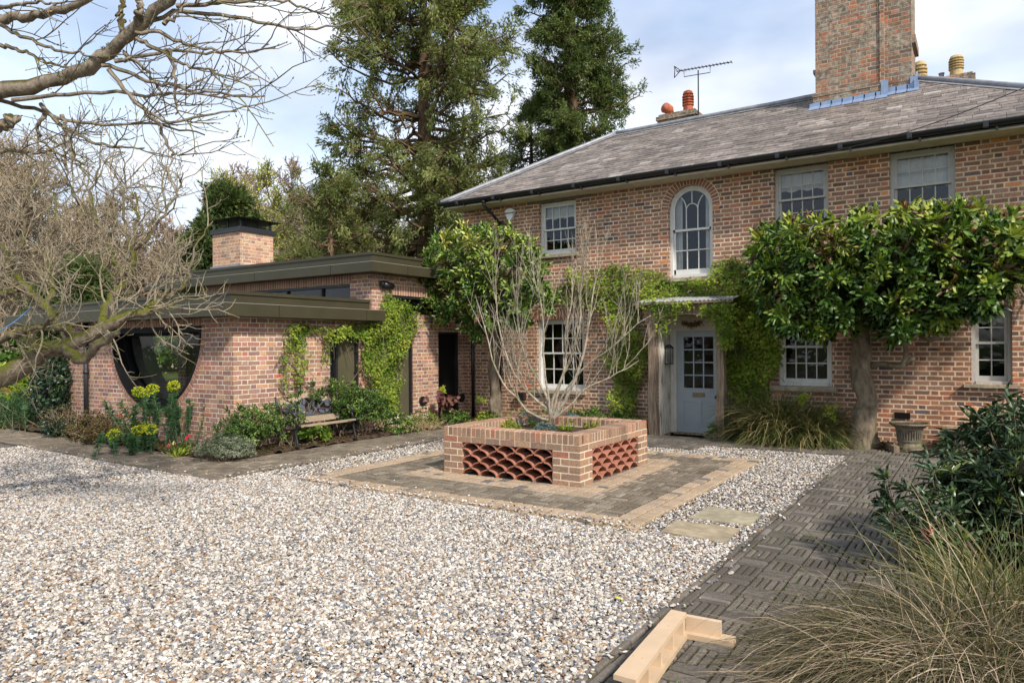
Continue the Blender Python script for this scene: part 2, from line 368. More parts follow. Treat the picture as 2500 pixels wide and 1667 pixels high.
M['sequoia'] = leafm('sequoia', [(0, (.10, .125, .045)), (.5, (.195, .225, .075)), (.85, (.30, .31, .11)), (1, (.32, .28, .12))], .75, .15, .3)
M['sequoia_dark'] = leafm('sequoia_dark', [(0, (.075, .11, .042)), (.5, (.155, .205, .070)), (.85, (.25, .29, .10)), (1, (.28, .30, .11))], .75, .15, .3)
M['evergreen'] = leafm('evergreen', [(0, (.035, .06, .016)), (.6, (.08, .115, .03)), (1, (.16, .18, .05))], .7, .2, .15)
M['shrub_leaf'] = leafm('shrub_leaf', [(0, (.04, .095, .02)), (.5, (.105, .19, .036)), (.85, (.19, .29, .06)), (1, (.30, .40, .10))], .35, .5, .25)
M['rhodo_leaf'] = leafm('rhodo_leaf', [(0, (.028, .056, .022)), (.6, (.068, .112, .045)), (.92, (.13, .18, .07)), (1, (.22, .26, .05))], .33, .5, .12)
M['ivy'] = leafm('ivy', [(0, (.008, .022, .010)), (.7, (.020, .048, .020)), (1, (.05, .09, .03))], .35, .5, .1)
M['euphorbia'] = leafm('euphorbia', [(0, (.022, .070, .028)), (.6, (.055, .13, .050)), (1, (.12, .20, .075))], .55, .3, .2)
M['lime_flower'] = leafm('lime_flower', [(0, (.30, .38, .015)), (.6, (.52, .56, .02)), (1, (.66, .66, .06))], .6, .2, .35)
M['grey_leaf'] = leafm('grey_leaf', [(0, (.085, .11, .062)), (.6, (.19, .22, .14)), (1, (.36, .38, .28))], .7, .2, .15)
M['blue_leaf'] = leafm('blue_leaf', [(0, (.085, .12, .11)), (.6, (.17, .22, .21)), (1, (.30, .36, .33))], .7, .2, .1)
M['brown_leaf'] = leafm('brown_leaf', [(0, (.05, .03, .017)), (.5, (.12, .075, .035)), (.8, (.08, .10, .03)), (1, (.24, .15, .07))], .8, .15, .15)
M['straw'] = leafm('straw', [(0, (.20, .13, .06)), (.6, (.42, .31, .17)), (1, (.60, .48, .30))], .7, .2, .2)
M['grass_green'] = leafm('grass_green', [(0, (.035, .06, .014)), (.5, (.09, .12, .028)), (.8, (.20, .18, .06)), (1, (.38, .30, .14))], .55, .3, .25)
M['grass_dry'] = leafm('grass_dry', [(0, (.030, .034, .012)), (.3, (.080, .078, .026)), (.55, (.15, .12, .055)), (.8, (.29, .215, .125)), (1, (.50, .39, .27))], .6, .3, .2)
M['red_leaf'] = leafm('red_leaf', [(0, (.09, .03, .03)), (.6, (.17, .06, .05)), (1, (.24, .13, .09))], .5, .3, .2)
M['pink'] = leafm('pink', [(0, (.65, .05, .08)), (.6, (.75, .12, .16)), (1, (.80, .35, .33))], .5, .3, .3)
M['white_flower'] = leafm('white_flower', [(0, (.55, .55, .32)), (1, (.75, .74, .58))], .7, .2, .2)
M['lawn'] = tinted('lawn', [(0, (.06, .08, .022)), (1, (.06, .08, .022))], .95, .1, 3, .5, .6, bdist=.05)

# ---------------------------------------------------------------- vegetation geometry (vectorised)
def unit(v): return v/(np.linalg.norm(v, axis=-1, keepdims=True)+1e-9)
TM = {
 'big': (np.array([[0, 0, 0], [.3, .36, .10], [.3, 0, 0.0], [.3, -.36, .10], [.66, .42, .05], [.66, 0, -.03], [.66, -.42, .05], [1, 0, -.10]]), [(0, 2, 1), (0, 3, 2), (4, 7, 5), (5, 7, 6)], [(1, 2, 5, 4), (2, 3, 6, 5)]),
 'small': (np.array([[0, 0, 0], [.45, .5, .12], [1, 0, -.1], [.45, -.5, .12]]), [(0, 2, 1), (0, 3, 2)], []),
 'lobed': (np.array([[0, 0, 0], [.5, .22, .05], [1, 0, -.1], [.5, -.22, .05], [.55, .65, 0], [.18, .42, .04], [.55, -.65, 0], [.18, -.42, .04]]), [(0, 2, 1), (0, 3, 2), (0, 1, 4), (0, 4, 5), (0, 6, 3), (0, 7, 6)], []),
 'spray': (np.array([[0, 0, 0], [.55, .13, .05], [1, 0, -.05], [.55, -.13, .05], [.2, .05, 0], [.85, .42, .08], [.2, -.05, 0], [.8, -.38, .1]]), [(0, 2, 1), (0, 3, 2), (0, 5, 4), (4, 5, 1), (0, 6, 7), (6, 3, 7)], []),
 'needle': (np.array([[0, .5, 0], [1, 0, 0], [0, -.5, 0]]), [(0, 2, 1)], []),
}
def leaves(P, D, N, Ln, Wd, kind, t=None, V0=None):
    T, tris, quads = TM[kind]; n = len(P)
    D = unit(D); S = unit(np.cross(D, N)); U2 = np.cross(S, D)
    Ln = np.broadcast_to(Ln, n); Wd = np.broadcast_to(Wd, n)
    V = P[:, None, :]+D[:, None, :]*(T[None, :, 0:1]*Ln[:, None, None])+S[:, None, :]*(T[None, :, 1:2]*Wd[:, None, None])+U2[:, None, :]*(T[None, :, 2:3]*Ln[:, None, None])
    k = len(T); base = (np.arange(n)*k)[:, None, None]
    out = []; tt = []
    t = rng.random(n) if t is None else t
    if tris: out.append((base+np.array(tris)[None]).reshape(-1, 3)); tt.append(np.repeat(t, len(tris)))
    if quads: out.append((base+np.array(quads)[None]).reshape(-1, 4)); tt.append(np.repeat(t, len(quads)))
    return V.reshape(-1, 3), out, tt
def join(parts):
    V = []; F3 = []; F4 = []; t3 = []; t4 = []; o = 0
    for v, fs, ts in parts:
        for f, t in zip(fs, ts):
            if f.shape[1] == 3: F3.append(f+o); t3.append(t)
            else: F4.append(f+o); t4.append(t)
        V.append(v); o += len(v)
    Fs = []; T = []
    if F3: Fs.append(np.concatenate(F3)); T.append(np.concatenate(t3))
    if F4: Fs.append(np.concatenate(F4)); T.append(np.concatenate(t4))
    return np.concatenate(V), Fs, np.concatenate(T)
def leaf_obj(name, parts, mat, parent=None, smooth=False):
    V, Fs, T = join(parts); return mesh_np(name, V, Fs, mat, parent, T, smooth)
def polys(start, d, ln, K, wig, up=0., droop=0.):
    """N wiggly polylines (N,K,3)"""
    n = len(start); P = np.zeros((n, K, 3)); P[:, 0] = start; d = unit(d); ln = np.broadcast_to(ln, n)
    for i in range(1, K):
        d = unit(d+rng.normal(0, wig, (n, 3))+np.array([0, 0, up-droop*i/K]))
        P[:, i] = P[:, i-1]+d*(ln/(K-1))[:, None]
    return P
def prisms(P, r0, r1, sides=4, t=None):
    """polylines (N,K,3) -> tapered tubes; r0,r1 arrays (N)"""
    n, K, _ = P.shape; r0 = np.broadcast_to(r0, n); r1 = np.broadcast_to(r1, n)
    d = np.empty_like(P); d[:, 1:-1] = P[:, 2:]-P[:, :-2]; d[:, 0] = P[:, 1]-P[:, 0]; d[:, -1] = P[:, -1]-P[:, -2]; d = unit(d)
    ref = np.where(np.abs(d[:, :1, 2:3]) < .85, np.array([0, 0, 1.]), np.array([1., 0, 0]))
    x = unit(np.cross(d, np.broadcast_to(ref, d.shape))); y = np.cross(d, x)
    s = np.linspace(0, 1, K)[None, :]; R = r0[:, None]*(1-s)+r1[:, None]*s
    a = np.arange(sides)*2*math.pi/sides
    V = P[:, :, None, :]+R[:, :, None, None]*(x[:, :, None, :]*np.cos(a)[None, None, :, None]+y[:, :, None, :]*np.sin(a)[None, None, :, None])
    idx = np.arange(n*K*sides).reshape(n, K, sides)
    A = idx[:, :-1, :]; B = np.roll(A, -1, 2); C = idx[:, 1:, :]; Dd = np.roll(C, -1, 2)
    F = np.stack([A, B, Dd, C], -1).reshape(-1, 4)
    t = rng.random(n) if t is None else t
    return V.reshape(-1, 3), [F], [np.repeat(t, (K-1)*sides)]
def at(P, s):   # point and tangent at parameter s (M indices into polylines)
    i, q = s; K = P.shape[1]; f = q*(K-1); j = np.minimum(f.astype(int), K-2); w = (f-j)[:, None]
    a = P[i, j]; b = P[i, j+1]; return a*(1-w)+b*w, unit(b-a)
def children(P, n_per, s0=.2, s1=1., spread=.8, up=.0):
    n = len(P); i = np.repeat(np.arange(n), n_per); q = rng.uniform(s0, s1, len(i))
    p, d = at(P, (i, q)); perp = rng.normal(0, 1, d.shape); perp = unit(perp-d*(perp*d).sum(1, keepdims=True))
    return i, q, p, unit(d*(1-spread*.5)+perp*spread+np.array([0, 0, up]))
def bare_tree(base, h, label, cat='bare tree', seed=1, mat='twig_far', limbs=9, lean=(0, 0), spread=.55, rt=.16, n2=8, n3=9, n4=6, tw=.012, group=None, name='bare_tree', up=.12, start=.25, buds=None):
    global rng
    old = rng; rng = np.random.default_rng(seed)
    base = np.array(base, float)
    root = empty(name, base, label, cat, group)
    T = polys(base[None], np.array([[lean[0], lean[1], 1.]]), h*.8, 9, .06)
    mb = leaf_obj('trunk', [prisms(T, rt, rt*.25, 8)], M[mat], root, True)
    _, q1, p1, d1 = children(T, limbs, start, 1., spread, .15)
    l1 = h*.50*(1.15-q1*.6)
    B1 = polys(p1, d1, l1, 7, .16, up); r1 = rt*.42*(1.1-q1*.7)
    i2, q2, p2, d2 = children(B1, n2, .15, 1., .75, .1); l2 = l1[i2]*.42*(1.1-q2*.4)
    B2 = polys(p2, d2, l2, 6, .2, up*.8); r2 = np.maximum(r1[i2]*.42, tw*1.5)
    i3, q3, p3, d3 = children(B2, n3, .1, 1., .8, .1); l3 = l2[i3]*.5
    B3 = polys(p3, d3, l3, 5, .22, up*.6); r3 = np.full(len(l3), tw*1.25)
    parts = [prisms(B1, r1, r1*.35, 5), prisms(B2, r2, tw, 4), prisms(B3, r3, tw*.8, 3)]
    if n4:
        i4, q4, p4, d4 = children(B3, n4, .1, 1., .8, .1); l4 = l3[i4]*rng.uniform(.4, .7, len(i4))
        B4 = polys(p4, d4, l4, 3, .2, up*.5); parts.append(prisms(B4, tw*.8, tw*.5, 3))
    leaf_obj('crown', parts, M[mat], root)
    if buds:
        e = B4[:, -1]; k = rng.choice(len(e), min(len(e), buds[1]), replace=False)
        leaf_obj('bud', [leaves(e[k], rng.normal(0, 1, (len(k), 3)), rng.normal(0, 1, (len(k), 3)), .16, .12, 'small')], M[buds[0]], root)
    rng = old
    return root

# ================================================================ GROUND
def struct(o): o['kind'] = 'structure'; return o
mb = MB(); mb.quad((-300, -150, -.06), (300, -150, -.06), (300, 500, -.06), (-300, 500, -.06)); struct(mb.build('ground', M['lawn']))
def gravel_bed_mat():
    b = NB('gravel_bed'); p = b.pos()
    v = b.n('ShaderNodeTexVoronoi', {'Vector': p, 'Scale': 55., 'Randomness': 1.}, feature='F1')
    sc = b.n('ShaderNodeSeparateColor', {0: v.outputs['Color']})
    c = b.ramp(sc.outputs[0], [(0, (.35, .31, .26)), (.3, (.26, .21, .15)), (.5, (.16, .15, .15)), (.62, (.4, .37, .32)), (.8, (.2, .13, .08)), (.9, (.08, .08, .08))], 'CONSTANT')
    c = b.mix(b.n('ShaderNodeMapRange', {'Value': v.outputs['Distance'], 'From Min': .3, 'From Max': .6}).outputs[0], c, (.07, .05, .035))
    b.bump(b.math('SUBTRACT', 1., v.outputs['Distance']), 1., .02); return b.fin(c, .8, .2)
M['gravel_bed'] = gravel_bed_mat()
PEB = [(0, (.52, .47, .40)), (.17, (.42, .355, .27)), (.30, (.22, .21, .20)), (.42, (.60, .56, .50)), (.54, (.33, .26, .18)), (.63, (.105, .105, .11)), (.70, (.46, .41, .34)), (.81, (.30, .18, .095)), (.87, (.17, .18, .205)), (.93, (.21, .11, .055)), (.96, (.66, .63, .59))]
def pebble_mat():
    b = NB('pebble'); r = b.n('ShaderNodeObjectInfo').outputs['Random']
    c = b.ramp(r, PEB, 'CONSTANT')
    w = b.n('ShaderNodeTexWhiteNoise', {'W': b.math('MULTIPLY', r, 917.)}, noise_dimensions='1D').outputs[0]
    v = b.n('ShaderNodeMapRange', {'Value': w, 'To Min': .72, 'To Max': 1.15}).outputs[0]
    c = b.n('ShaderNodeHueSaturation', {'Value': v, 'Color': c}).outputs[0]
    return b.fin(c, .62, .35)
M['pebble'] = pebble_mat()
XP = -1.71; XL = -8.15; YG = 11.35; PXA, PXB = -7.3, -2.65
mb = MB()
mb.quad((-40, -12, -.012), (XP, -12, -.012), (XP, 5.45, -.012), (-40, 5.45, -.012)); mb.quad((-40, 5.45, -.012), (-8.2, 5.45, -.012), (-8.2, 5.9, -.012), (-40, 6.6, -.012))
mb.quad((XL, 5.45, -.012), (XP, 5.45, -.012), (XP, YG+.25, -.012), (XL, YG+.25, -.012))
struct(mb.build('gravel_ground', M['gravel_bed']))
slabs = [((-2.387, 6.70), (-1.80, 6.71), (-1.834, 7.215), (-2.371, 7.255)), ((-2.435, 6.08), (-1.815, 6.0), (-1.86, 6.55), (-2.436, 6.53))]
def in_gravel(x, y):
    a = (x < XP-.01) & ((y < 5.42+(-8.2-x).clip(0, 20)*.027) | ((x > XL+.01) & (y < np.where(x > -3.85, 11.62, 11.05))))
    a &= ~((x > -7.28) & (x < -2.66) & (y > 6.03) & (y < 10.54))
    for s in slabs:
        xs = [q[0] for q in s]; ys = [q[1] for q in s]
        a &= ~((x > min(xs)+.03) & (x < max(xs)-.03) & (y > min(ys)+.03) & (y < max(ys)-.02))
    return a
def gravel_points(n, x0, x1, y0, y1):
    x = rng.uniform(x0, x1, n); y = rng.uniform(y0, y1, n)
    dep = x*_fw[0]+y*_fw[1]; lat = x*_r[0]+y*_r[1]
    ok = in_gravel(x, y) & (dep > 1.8) & (np.abs(lat) < dep*.76+1.0)
    dn = np.sin(x*1.3+.6*np.sin(y*1.1))*np.sin(y*.9+x*.4)+.6*np.sin(x*3.1+y*2.3)*np.sin(y*2.7-x*1.2)
    ok &= rng.random(n) < .86+.13*dn
    return np.stack([x[ok], y[ok], rng.uniform(-.012, .007, ok.sum())+.004*dn[ok]], 1)
def node_pebbles():
    g = bpy.data.node_groups.new('scatter_pebbles', 'GeometryNodeTree')
    g.interface.new_socket('Geometry', in_out='INPUT', socket_type='NodeSocketGeometry')
    g.interface.new_socket('Geometry', in_out='OUTPUT', socket_type='NodeSocketGeometry')
    N = g.nodes.new; gi = N('NodeGroupInput'); go = N('NodeGroupOutput'); Lk = g.links.new
    gj = N('GeometryNodeGeometryToInstance')
    for s, (sx, sy, sz) in enumerate([(1, .78, .5), (1.1, .62, .42), (.85, .8, .62), (1.2, .9, .34)]):
        ic = N('GeometryNodeMeshIcoSphere'); ic.inputs['Radius'].default_value = .0125; ic.inputs['Subdivisions'].default_value = 2
        tr = N('GeometryNodeTransform'); tr.inputs['Scale'].default_value = (sx, sy, sz); Lk(ic.outputs[0], tr.inputs[0])
        sp = N('GeometryNodeSetPosition'); nz_ = N('ShaderNodeTexNoise'); nz_.inputs['Scale'].default_value = 55+s*9; nz_.inputs['Detail'].default_value = 0
        vm = N('ShaderNodeVectorMath'); vm.operation = 'SUBTRACT'; vm.inputs[1].default_value = (.5, .5, .5); vs = N('ShaderNodeVectorMath'); vs.operation = 'SCALE'; vs.inputs[3].default_value = .014
        Lk(nz_.outputs[1], vm.inputs[0]); Lk(vm.outputs[0], vs.inputs[0]); Lk(vs.outputs[0], sp.inputs['Offset']); Lk(tr.outputs[0], sp.inputs[0])
        ss = N('GeometryNodeSetShadeSmooth'); Lk(sp.outputs[0], ss.inputs[0])
        sm = N('GeometryNodeSetMaterial'); sm.inputs['Material'].default_value = M['pebble']; Lk(ss.outputs[0], sm.inputs[0])
        Lk(sm.outputs[0], gj.inputs[0])
    mp_ = N('GeometryNodeMeshToPoints'); Lk(gi.outputs[0], mp_.inputs[0])
    io = N('GeometryNodeInstanceOnPoints'); Lk(mp_.outputs[0], io.inputs['Points']); Lk(gj.outputs[0], io.inputs['Instance']); io.inputs['Pick Instance'].default_value = True
    rr = N('FunctionNodeRandomValue'); rr.data_type = 'FLOAT_VECTOR'; rr.inputs[0].default_value = (-.55, -.55, 0); rr.inputs[1].default_value = (.55, .55, 6.28)
    rs = N('FunctionNodeRandomValue'); rs.data_type = 'FLOAT'; rs.inputs[2].default_value = .5; rs.inputs[3].default_value = 1.5
    Lk(rr.outputs[0], io.inputs['Rotation']); Lk(rs.outputs[1], io.inputs['Scale'])
    Lk(io.outputs[0], go.inputs[0]); return g
gp = np.concatenate([gravel_points(250000, -9, XP, 1.0, 6.1), gravel_points(80000, -14, -8.1, 2, 6.0), gravel_points(85000, XL, XP, 6.0, 11.65)])
sp = np.concatenate([np.stack([XP+rng.exponential(.05, 260), rng.uniform(2, 11.4, 260), np.full(260, .034)], 1), np.stack([rng.uniform(PXA, PXB, 500), 6.0+rng.exponential(.07, 500), np.full(500, .034)], 1), np.stack([XL-rng.exponential(.05, 160), rng.uniform(5.6, 11, 160), np.full(160, .034)], 1), np.stack([rng.uniform(-14, -8.2, 70), 5.48+rng.exponential(.12, 70), np.full(70, .036)], 1)])
gp = np.concatenate([gp, sp])
me = bpy.data.meshes.new('gravel'); me.vertices.add(len(gp)); me.vertices.foreach_set('co', gp.astype(np.float32).ravel())
go_ = bpy.data.objects.new('gravel', me); col.objects.link(go_)
md = go_.modifiers.new('scatter', 'NODES'); md.node_group = node_pebbles()
me.materials.append(M['pebble'])
tag(go_, 'pale mixed river pebbles covering the forecourt', 'gravel', kind='stuff')
print('pebbles', len(gp))

def paver(mb, x0, x1, y0, y1, z=.024, g=.0068, b=.009, t=None):
    x0 += g; x1 -= g; y0 += g; y1 -= g; z = z+random.uniform(-.003, .003); a, c = random.uniform(-.0025, .0025), random.uniform(-.0025, .0025)
    lo = [(x0, y0, 0), (x1, y0, 0), (x1, y1, 0), (x0, y1, 0)]; md_ = [(x, y, z-b) for x, y, _ in lo]
    tp = [(x0+b, y0+b, z+a), (x1-b, y0+b, z+c), (x1-b, y1-b, z-a), (x0+b, y1-b, z-c)]
    f = [(8, 9, 10, 11)]
    for k in range(4):
        q = (k+1) % 4; f.append((k, q, 4+q, 4+k)); f.append((4+k, 4+q, 8+q, 8+k))
    mb.add(lo+md_+tp, f, t)
def basket(mb, x0, x1, y0, y1, c=.2275, keep=None, nb=4, z=.024, g=.0068):
    nx = max(1, round((x1-x0)/c)); ny = max(1, round((y1-y0)/c)); cx = (x1-x0)/nx; cy = (y1-y0)/ny
    for i in range(nx):
        for j in range(ny):
            X = x0+i*cx; Y = y0+j*cy
            if keep and not keep(X+cx/2, Y+cy/2): continue
            for k in range(nb):
                if (i+j) % 2: paver(mb, X+k*cx/nb, X+(k+1)*cx/nb, Y, Y+cy, z, g)
                else: paver(mb, X, X+cx, Y+k*cy/nb, Y+(k+1)*cy/nb, z, g)
# right path with its double kerb row of pavers
mb = MB()
def run(mb, x0, x1, y0, y1, along, step, z=.022):
    n = max(1, round(((x1-x0) if along == 'x' else (y1-y0))/step))
    for k in range(n):
        if along == 'x': paver(mb, x0+(x1-x0)*k/n, x0+(x1-x0)*(k+1)/n, y0, y1, z)
        else: paver(mb, x0, x1, y0+(y1-y0)*k/n, y0+(y1-y0)*(k+1)/n, z)
run(mb, XP, XP+.055, 0.5, 11.6, 'y', .215, .03); run(mb, XP+.055, XP+.12, .39, 11.6, 'y', .215)
basket(mb, XP+.12, .80, .4, 11.66); run(mb, -3.85, XP+.12, 11.62, 11.70, 'x', .215, .03)
struct(mb.build('brick_path', M['paver']))
mb = MB(); basket(mb, -3.85, XP+.12, 11.70, 12.42); basket(mb, XP+.12, .8, 11.66, 12.42)
basket(mb, -9.25, -3.85, 11.05, 12.42, keep=lambda x, y: True); run(mb, XL, -3.85, 11.0, 11.05, 'x', .215, .03)
struct(mb.build('brick_path', M['paver']))
mb = MB()
basket(mb, -9.25, XL-.06, 6.3, 11.05); run(mb, XL-.06, XL, 5.4, 11.05, 'y', .215, .03)
def lft(x, y): # slow outward drift of the front path
    return y+(-8.2-x).clip(0, 20)*.027 if hasattr(x, 'clip') else y+max(0, -8.2-x)*.027
for i in range(46):
    X = XL-.06-i*.2275
    for j in range(4 if X > -9.5 else 4):
        Y = lft(X, 5.46)+j*.215
        for k in range(4):
            if (i+j) % 2: paver(mb, X-.2275+k*.0569, X-.2275+(k+1)*.0569, Y, Y+.215)
            else: paver(mb, X-.2275, X, Y+k*.0537, Y+(k+1)*.0537)
    paver(mb, X-.2275, X, lft(X, 5.40), lft(X, 5.46), .03)
struct(mb.build('brick_path', M['paver_left']))
mb = MB()
mb.quad((XP, .3, .004), (.85, .3, .004), (.85, 12.5, .004), (XP, 12.5, .004))
mb.quad((XL, 11.02, .003), (-3.85, 11.02, .003), (-3.85, 12.5, .003), (XL, 12.5, .003)); mb.quad((-3.85, 11.66, .002), (XP, 11.66, .002), (XP, 12.5, .002), (-3.85, 12.5, .002))
mb.quad((-9.25, 5.42, .005), (XL, 5.42, .005), (XL, 12.45, .005), (-9.25, 12.45, .005)); mb.quad((-19, 5.75, .0035), (-9, 5.43, .0035), (-9, 6.3, .0035), (-19, 6.75, .0035))
struct(mb.build('path_bedding', M['moss_joint']))
n = 2600; P = np.stack([XP+.12+np.round(rng.uniform(0, 2.3, n)/.2293)*.2293+rng.normal(0, .006, n), rng.uniform(2.2, 12.3, n), np.full(n, .016)], 1); P2 = np.stack([rng.uniform(XP+.12, .6, n), .4+np.round(rng.uniform(2, 11.2, n)/.2298)*.2298+rng.normal(0, .006, n), np.full(n, .016)], 1); P = np.concatenate([P, P2]); P = P[(np.sin(P[:, 0]*4.1+P[:, 1]*2.3)+np.sin(P[:, 1]*3.7-P[:, 0]*2)+rng.normal(0, .5, len(P))) > .35]
o = leaf_obj('moss', [leaves(P, rng.normal(0, 1, P.shape)+[0, 0, .5], rng.normal(0, 1, P.shape), .018, .012, 'small', rng.uniform(.1, .6, len(P)))], M['shrub_leaf']); tag(o, 'green moss and seedlings in the joints of the brick path', 'moss', kind='stuff')
# soil beds
def soil_patch(name, pts):
    n = len(pts); mb = MB()
    # rippled grid inside bounding box, clipped by polygon through many small quads
    xs = [p[0] for p in pts]; ys = [p[1] for p in pts]
    st = .09; nx = int((max(xs)-min(xs))/st)+1; ny = int((max(ys)-min(ys))/st)+1
    nzv = np.random.default_rng(3).normal(0, .014, (nx+1, ny+1))
    def inside(x, y):
        c = False; j = n-1
        for i in range(n):
            if (pts[i][1] > y) != (pts[j][1] > y) and x < (pts[j][0]-pts[i][0])*(y-pts[i][1])/(pts[j][1]-pts[i][1])+pts[i][0]: c = not c
            j = i
        return c
    V = []; F = []
    for i in range(nx+1):
        for j in range(ny+1):
            x = min(xs)+i*st; y = min(ys)+j*st; e = min(1, min(x-min(xs), max(xs)-x, y-min(ys)+.05)/.25)
            V.append((x, y, .02+max(0, e)*.05+nzv[i, j]))
    for i in range(nx):
        for j in range(ny):
            if inside(min(xs)+(i+.5)*st, min(ys)+(j+.5)*st): F.append((i*(ny+1)+j, (i+1)*(ny+1)+j, (i+1)*(ny+1)+j+1, i*(ny+1)+j+1))
    o = mesh_np(name, V, [np.array(F)], M['soil'], None, smooth=True); struct(o)
soil_patch('flower_bed', [(-19, 6.7), (-11.6, 6.36), (-9.25, 6.3), (-9.25, 13.0), (-9.95, 13.0), (-9.95, 6.95), (-19, 6.95)])
soil_patch('flower_bed', [(-9.25, 12.42), (-5.3, 12.42), (-5.3, 13.05), (-9.25, 13.05)])
soil_patch('flower_bed', [(-3.7, 12.42), (-1.15, 12.42), (-1.15, 13.05), (-3.7, 13.05)])
soil_patch('flower_bed', [(.0, 1.5), (4.5, 1.5), (4.5, 12), (.8, 12), (.8, 7.6), (.35, 5.2)])

# dead leaves, moss crumbs on the ground: one countless litter
n = 1500; P = np.stack([rng.uniform(-12.2, -9.3, n), rng.uniform(6.3, 6.95, n), np.full(n, .09)], 1)
P2 = np.stack([rng.uniform(-9.9, -9.2, 700), rng.uniform(6.9, 9.2, 700), np.full(700, .09)], 1); P3 = np.stack([rng.uniform(-3.6, -1.2, 1400), rng.uniform(12.4, 13, 1400), np.full(1400, .09)], 1)
P = np.concatenate([P, P2, P3]); n = len(P)
o = leaf_obj('leaf_litter', [leaves(P, rng.normal(0, 1, (n, 3))*[1, 1, .12], np.tile([0, 0, 1.], (n, 1))+rng.normal(0, .4, (n, 3)), rng.uniform(.03, .07, n), .02, 'small')], M['brown_leaf'])
tag(o, 'brown dead leaves scattered over the flower beds', 'leaf litter', kind='stuff')

# ================================================================ PLATFORM round the planter
PX0, PX1, PY0, PY1 = -7.3, -2.65, 6.0, 10.52
mb = MB(); mb.quad((PX0, PY0, .003), (PX1, PY0, .003), (PX1, PY1, .003), (PX0, PY1, .003)); struct(mb.build('platform_bedding', M['sand_joint']))
mb = MB()
for a, (d0, d1) in enumerate([(0, .155), (.165, .32)]):
    run(mb, PX0+d0, PX1-d0, PY0+d0, PY0+d1, 'x', .125, .027); run(mb, PX0+d0, PX1-d0, PY1-d1, PY1-d0, 'x', .125, .027)
    run(mb, PX0+d0, PX0+d1, PY0+d1, PY1-d1, 'y', .125, .027); run(mb, PX1-d1, PX1-d0, PY0+d1, PY1-d1, 'y', .125, .027)
IX0, IX1, IY0, IY1 = -6.42, -3.52, 6.95, 9.82
for x0, x1, y0, y1 in [(IX0, IX1, IY0, 7.40), (IX0, IX1, 9.36, IY1), (IX0, -5.98, 7.40, 9.36), (-3.96, IX1, 7.40, 9.36)]:
    nx = max(1, round((x1-x0)/.14)); ny = max(1, round((y1-y0)/.1))
    for i in range(nx):
        for j in range(ny): paver(mb, x0+(x1-x0)*i/nx, x0+(x1-x0)*(i+1)/nx, y0+(y1-y0)*j/ny, y0+(y1-y0)*(j+1)/ny, .024)
struct(mb.build('platform_border', M['buff']))
mb = MB()
basket(mb, PX0+.33, PX1-.33, PY0+.33, PY1-.33, .205, keep=lambda x, y: not (IX0 < x < IX1 and IY0 < y < IY1), nb=3, z=.027, g=.0085)
mb2 = MB(); mb2.quad((PX0+.32, PY0+.32, .0075), (PX1-.32, PY0+.32, .0075), (PX1-.32, PY1-.32, .0075), (PX0+.32, PY1-.32, .0075)); struct(mb2.build('platform_joints', M['dark_joint']))
struct(mb.build('platform_paving', M['paver_left']))
for k, s in enumerate(slabs):
    mb = MB(); z = .014
    r = [(x+random.uniform(-.008, .008), y+random.uniform(-.008, .008)) for x, y in s]
    mb.hexa([(x, y, -.03) for x, y in r]+[(x, y, z) for x, y in r], (.85, .35)[k])
    o = mb.build('stepping_stone', M['slab']); tag(o, ['greenish buff stone slab in the gravel, farther from the viewer', 'browner buff stone slab in the gravel, nearer to the viewer'][k], 'paving slab', 'stone slabs set in the gravel')

# ================================================================ PLANTER
pl = empty('brick_planter', (-4.97, 8.37, 0), 'square raised brick planter with terracotta half-tile grilles holding a bare shrub', 'planter')
AX0, AX1, AY0, AY1 = -5.99, -3.95, 7.38, 9.38; TH = .235; ZR = .515; ZT = .630; NC = 6; cz = ZR/NC
def course_bricks(mb, pt, u0, u1, v0, v1, flip, d0=-.004, d1=.12, Ls=.226, Lh=.113):
    u = u0; k = flip
    while u < u1-.01:
        l = Lh if k % 2 else Ls
        e = min(u1, u+l)
        if u1-e < .05: e = u1
        j = .0082; o = random.uniform(-.0018, .0018)
        mb.pbox(pt, u+(j if u > u0 else 0), e-(j if e < u1 else 0), v0+j, v1-j, d0+o, d1)
        u = e; k += 1
pf = lambda u, v, d: (u, AY0+d, v); pr_ = lambda u, v, d: (AX1-d, u, v); pb = lambda u, v, d: (u, AY1-d, v); plf = lambda u, v, d: (AX0+d, u, v)
FO = (-5.69, -4.32); RO = (7.70, 9.07)
core = MB(); bm_ = MB()
for pt, u0, u1, op in ((pf, AX0, AX1, FO), (pr_, AY0, AY1, RO), (pb, AX0, AX1, None), (plf, AY0, AY1, None)):
    a = .004
    if op:
        core.pbox(pt, u0+a, op[0]-a, 0, ZR, -.0015, TH); core.pbox(pt, op[1]+a, u1-a, 0, ZR, -.0015, TH); core.pbox(pt, op[0]-a, op[1]+a, ZR-cz+a, ZR, .001, TH)
    else: core.pbox(pt, u0+a, u1-a, 0, ZR, 0, TH)
    for c in range(NC):
        v0, v1 = c*cz, (c+1)*cz
        if op and c < NC-1:
            course_bricks(bm_, pt, u0, op[0], v0, v1, c+1); course_bricks(bm_, pt, op[1], u1, v0, v1, c)
        else: course_bricks(bm_, pt, u0, u1, v0, v1, c, Lh=.226 if op and c == NC-1 else .113)
core.pbox(pf, AX0+.012, AX1-.012, ZR, ZT-.004, -.002, TH); core.pbox(pb, AX0+.012, AX1-.012, ZR, ZT-.004, -.002, TH)
core.pbox(pr_, AY0+.083, AY1-.083, ZR+.001, ZT-.0055, -.002, TH); core.pbox(plf, AY0+.013, AY1-.013, ZR+.001, ZT-.0055, -.002, TH)
core.build('mortar_core', M['mortar'], pl)
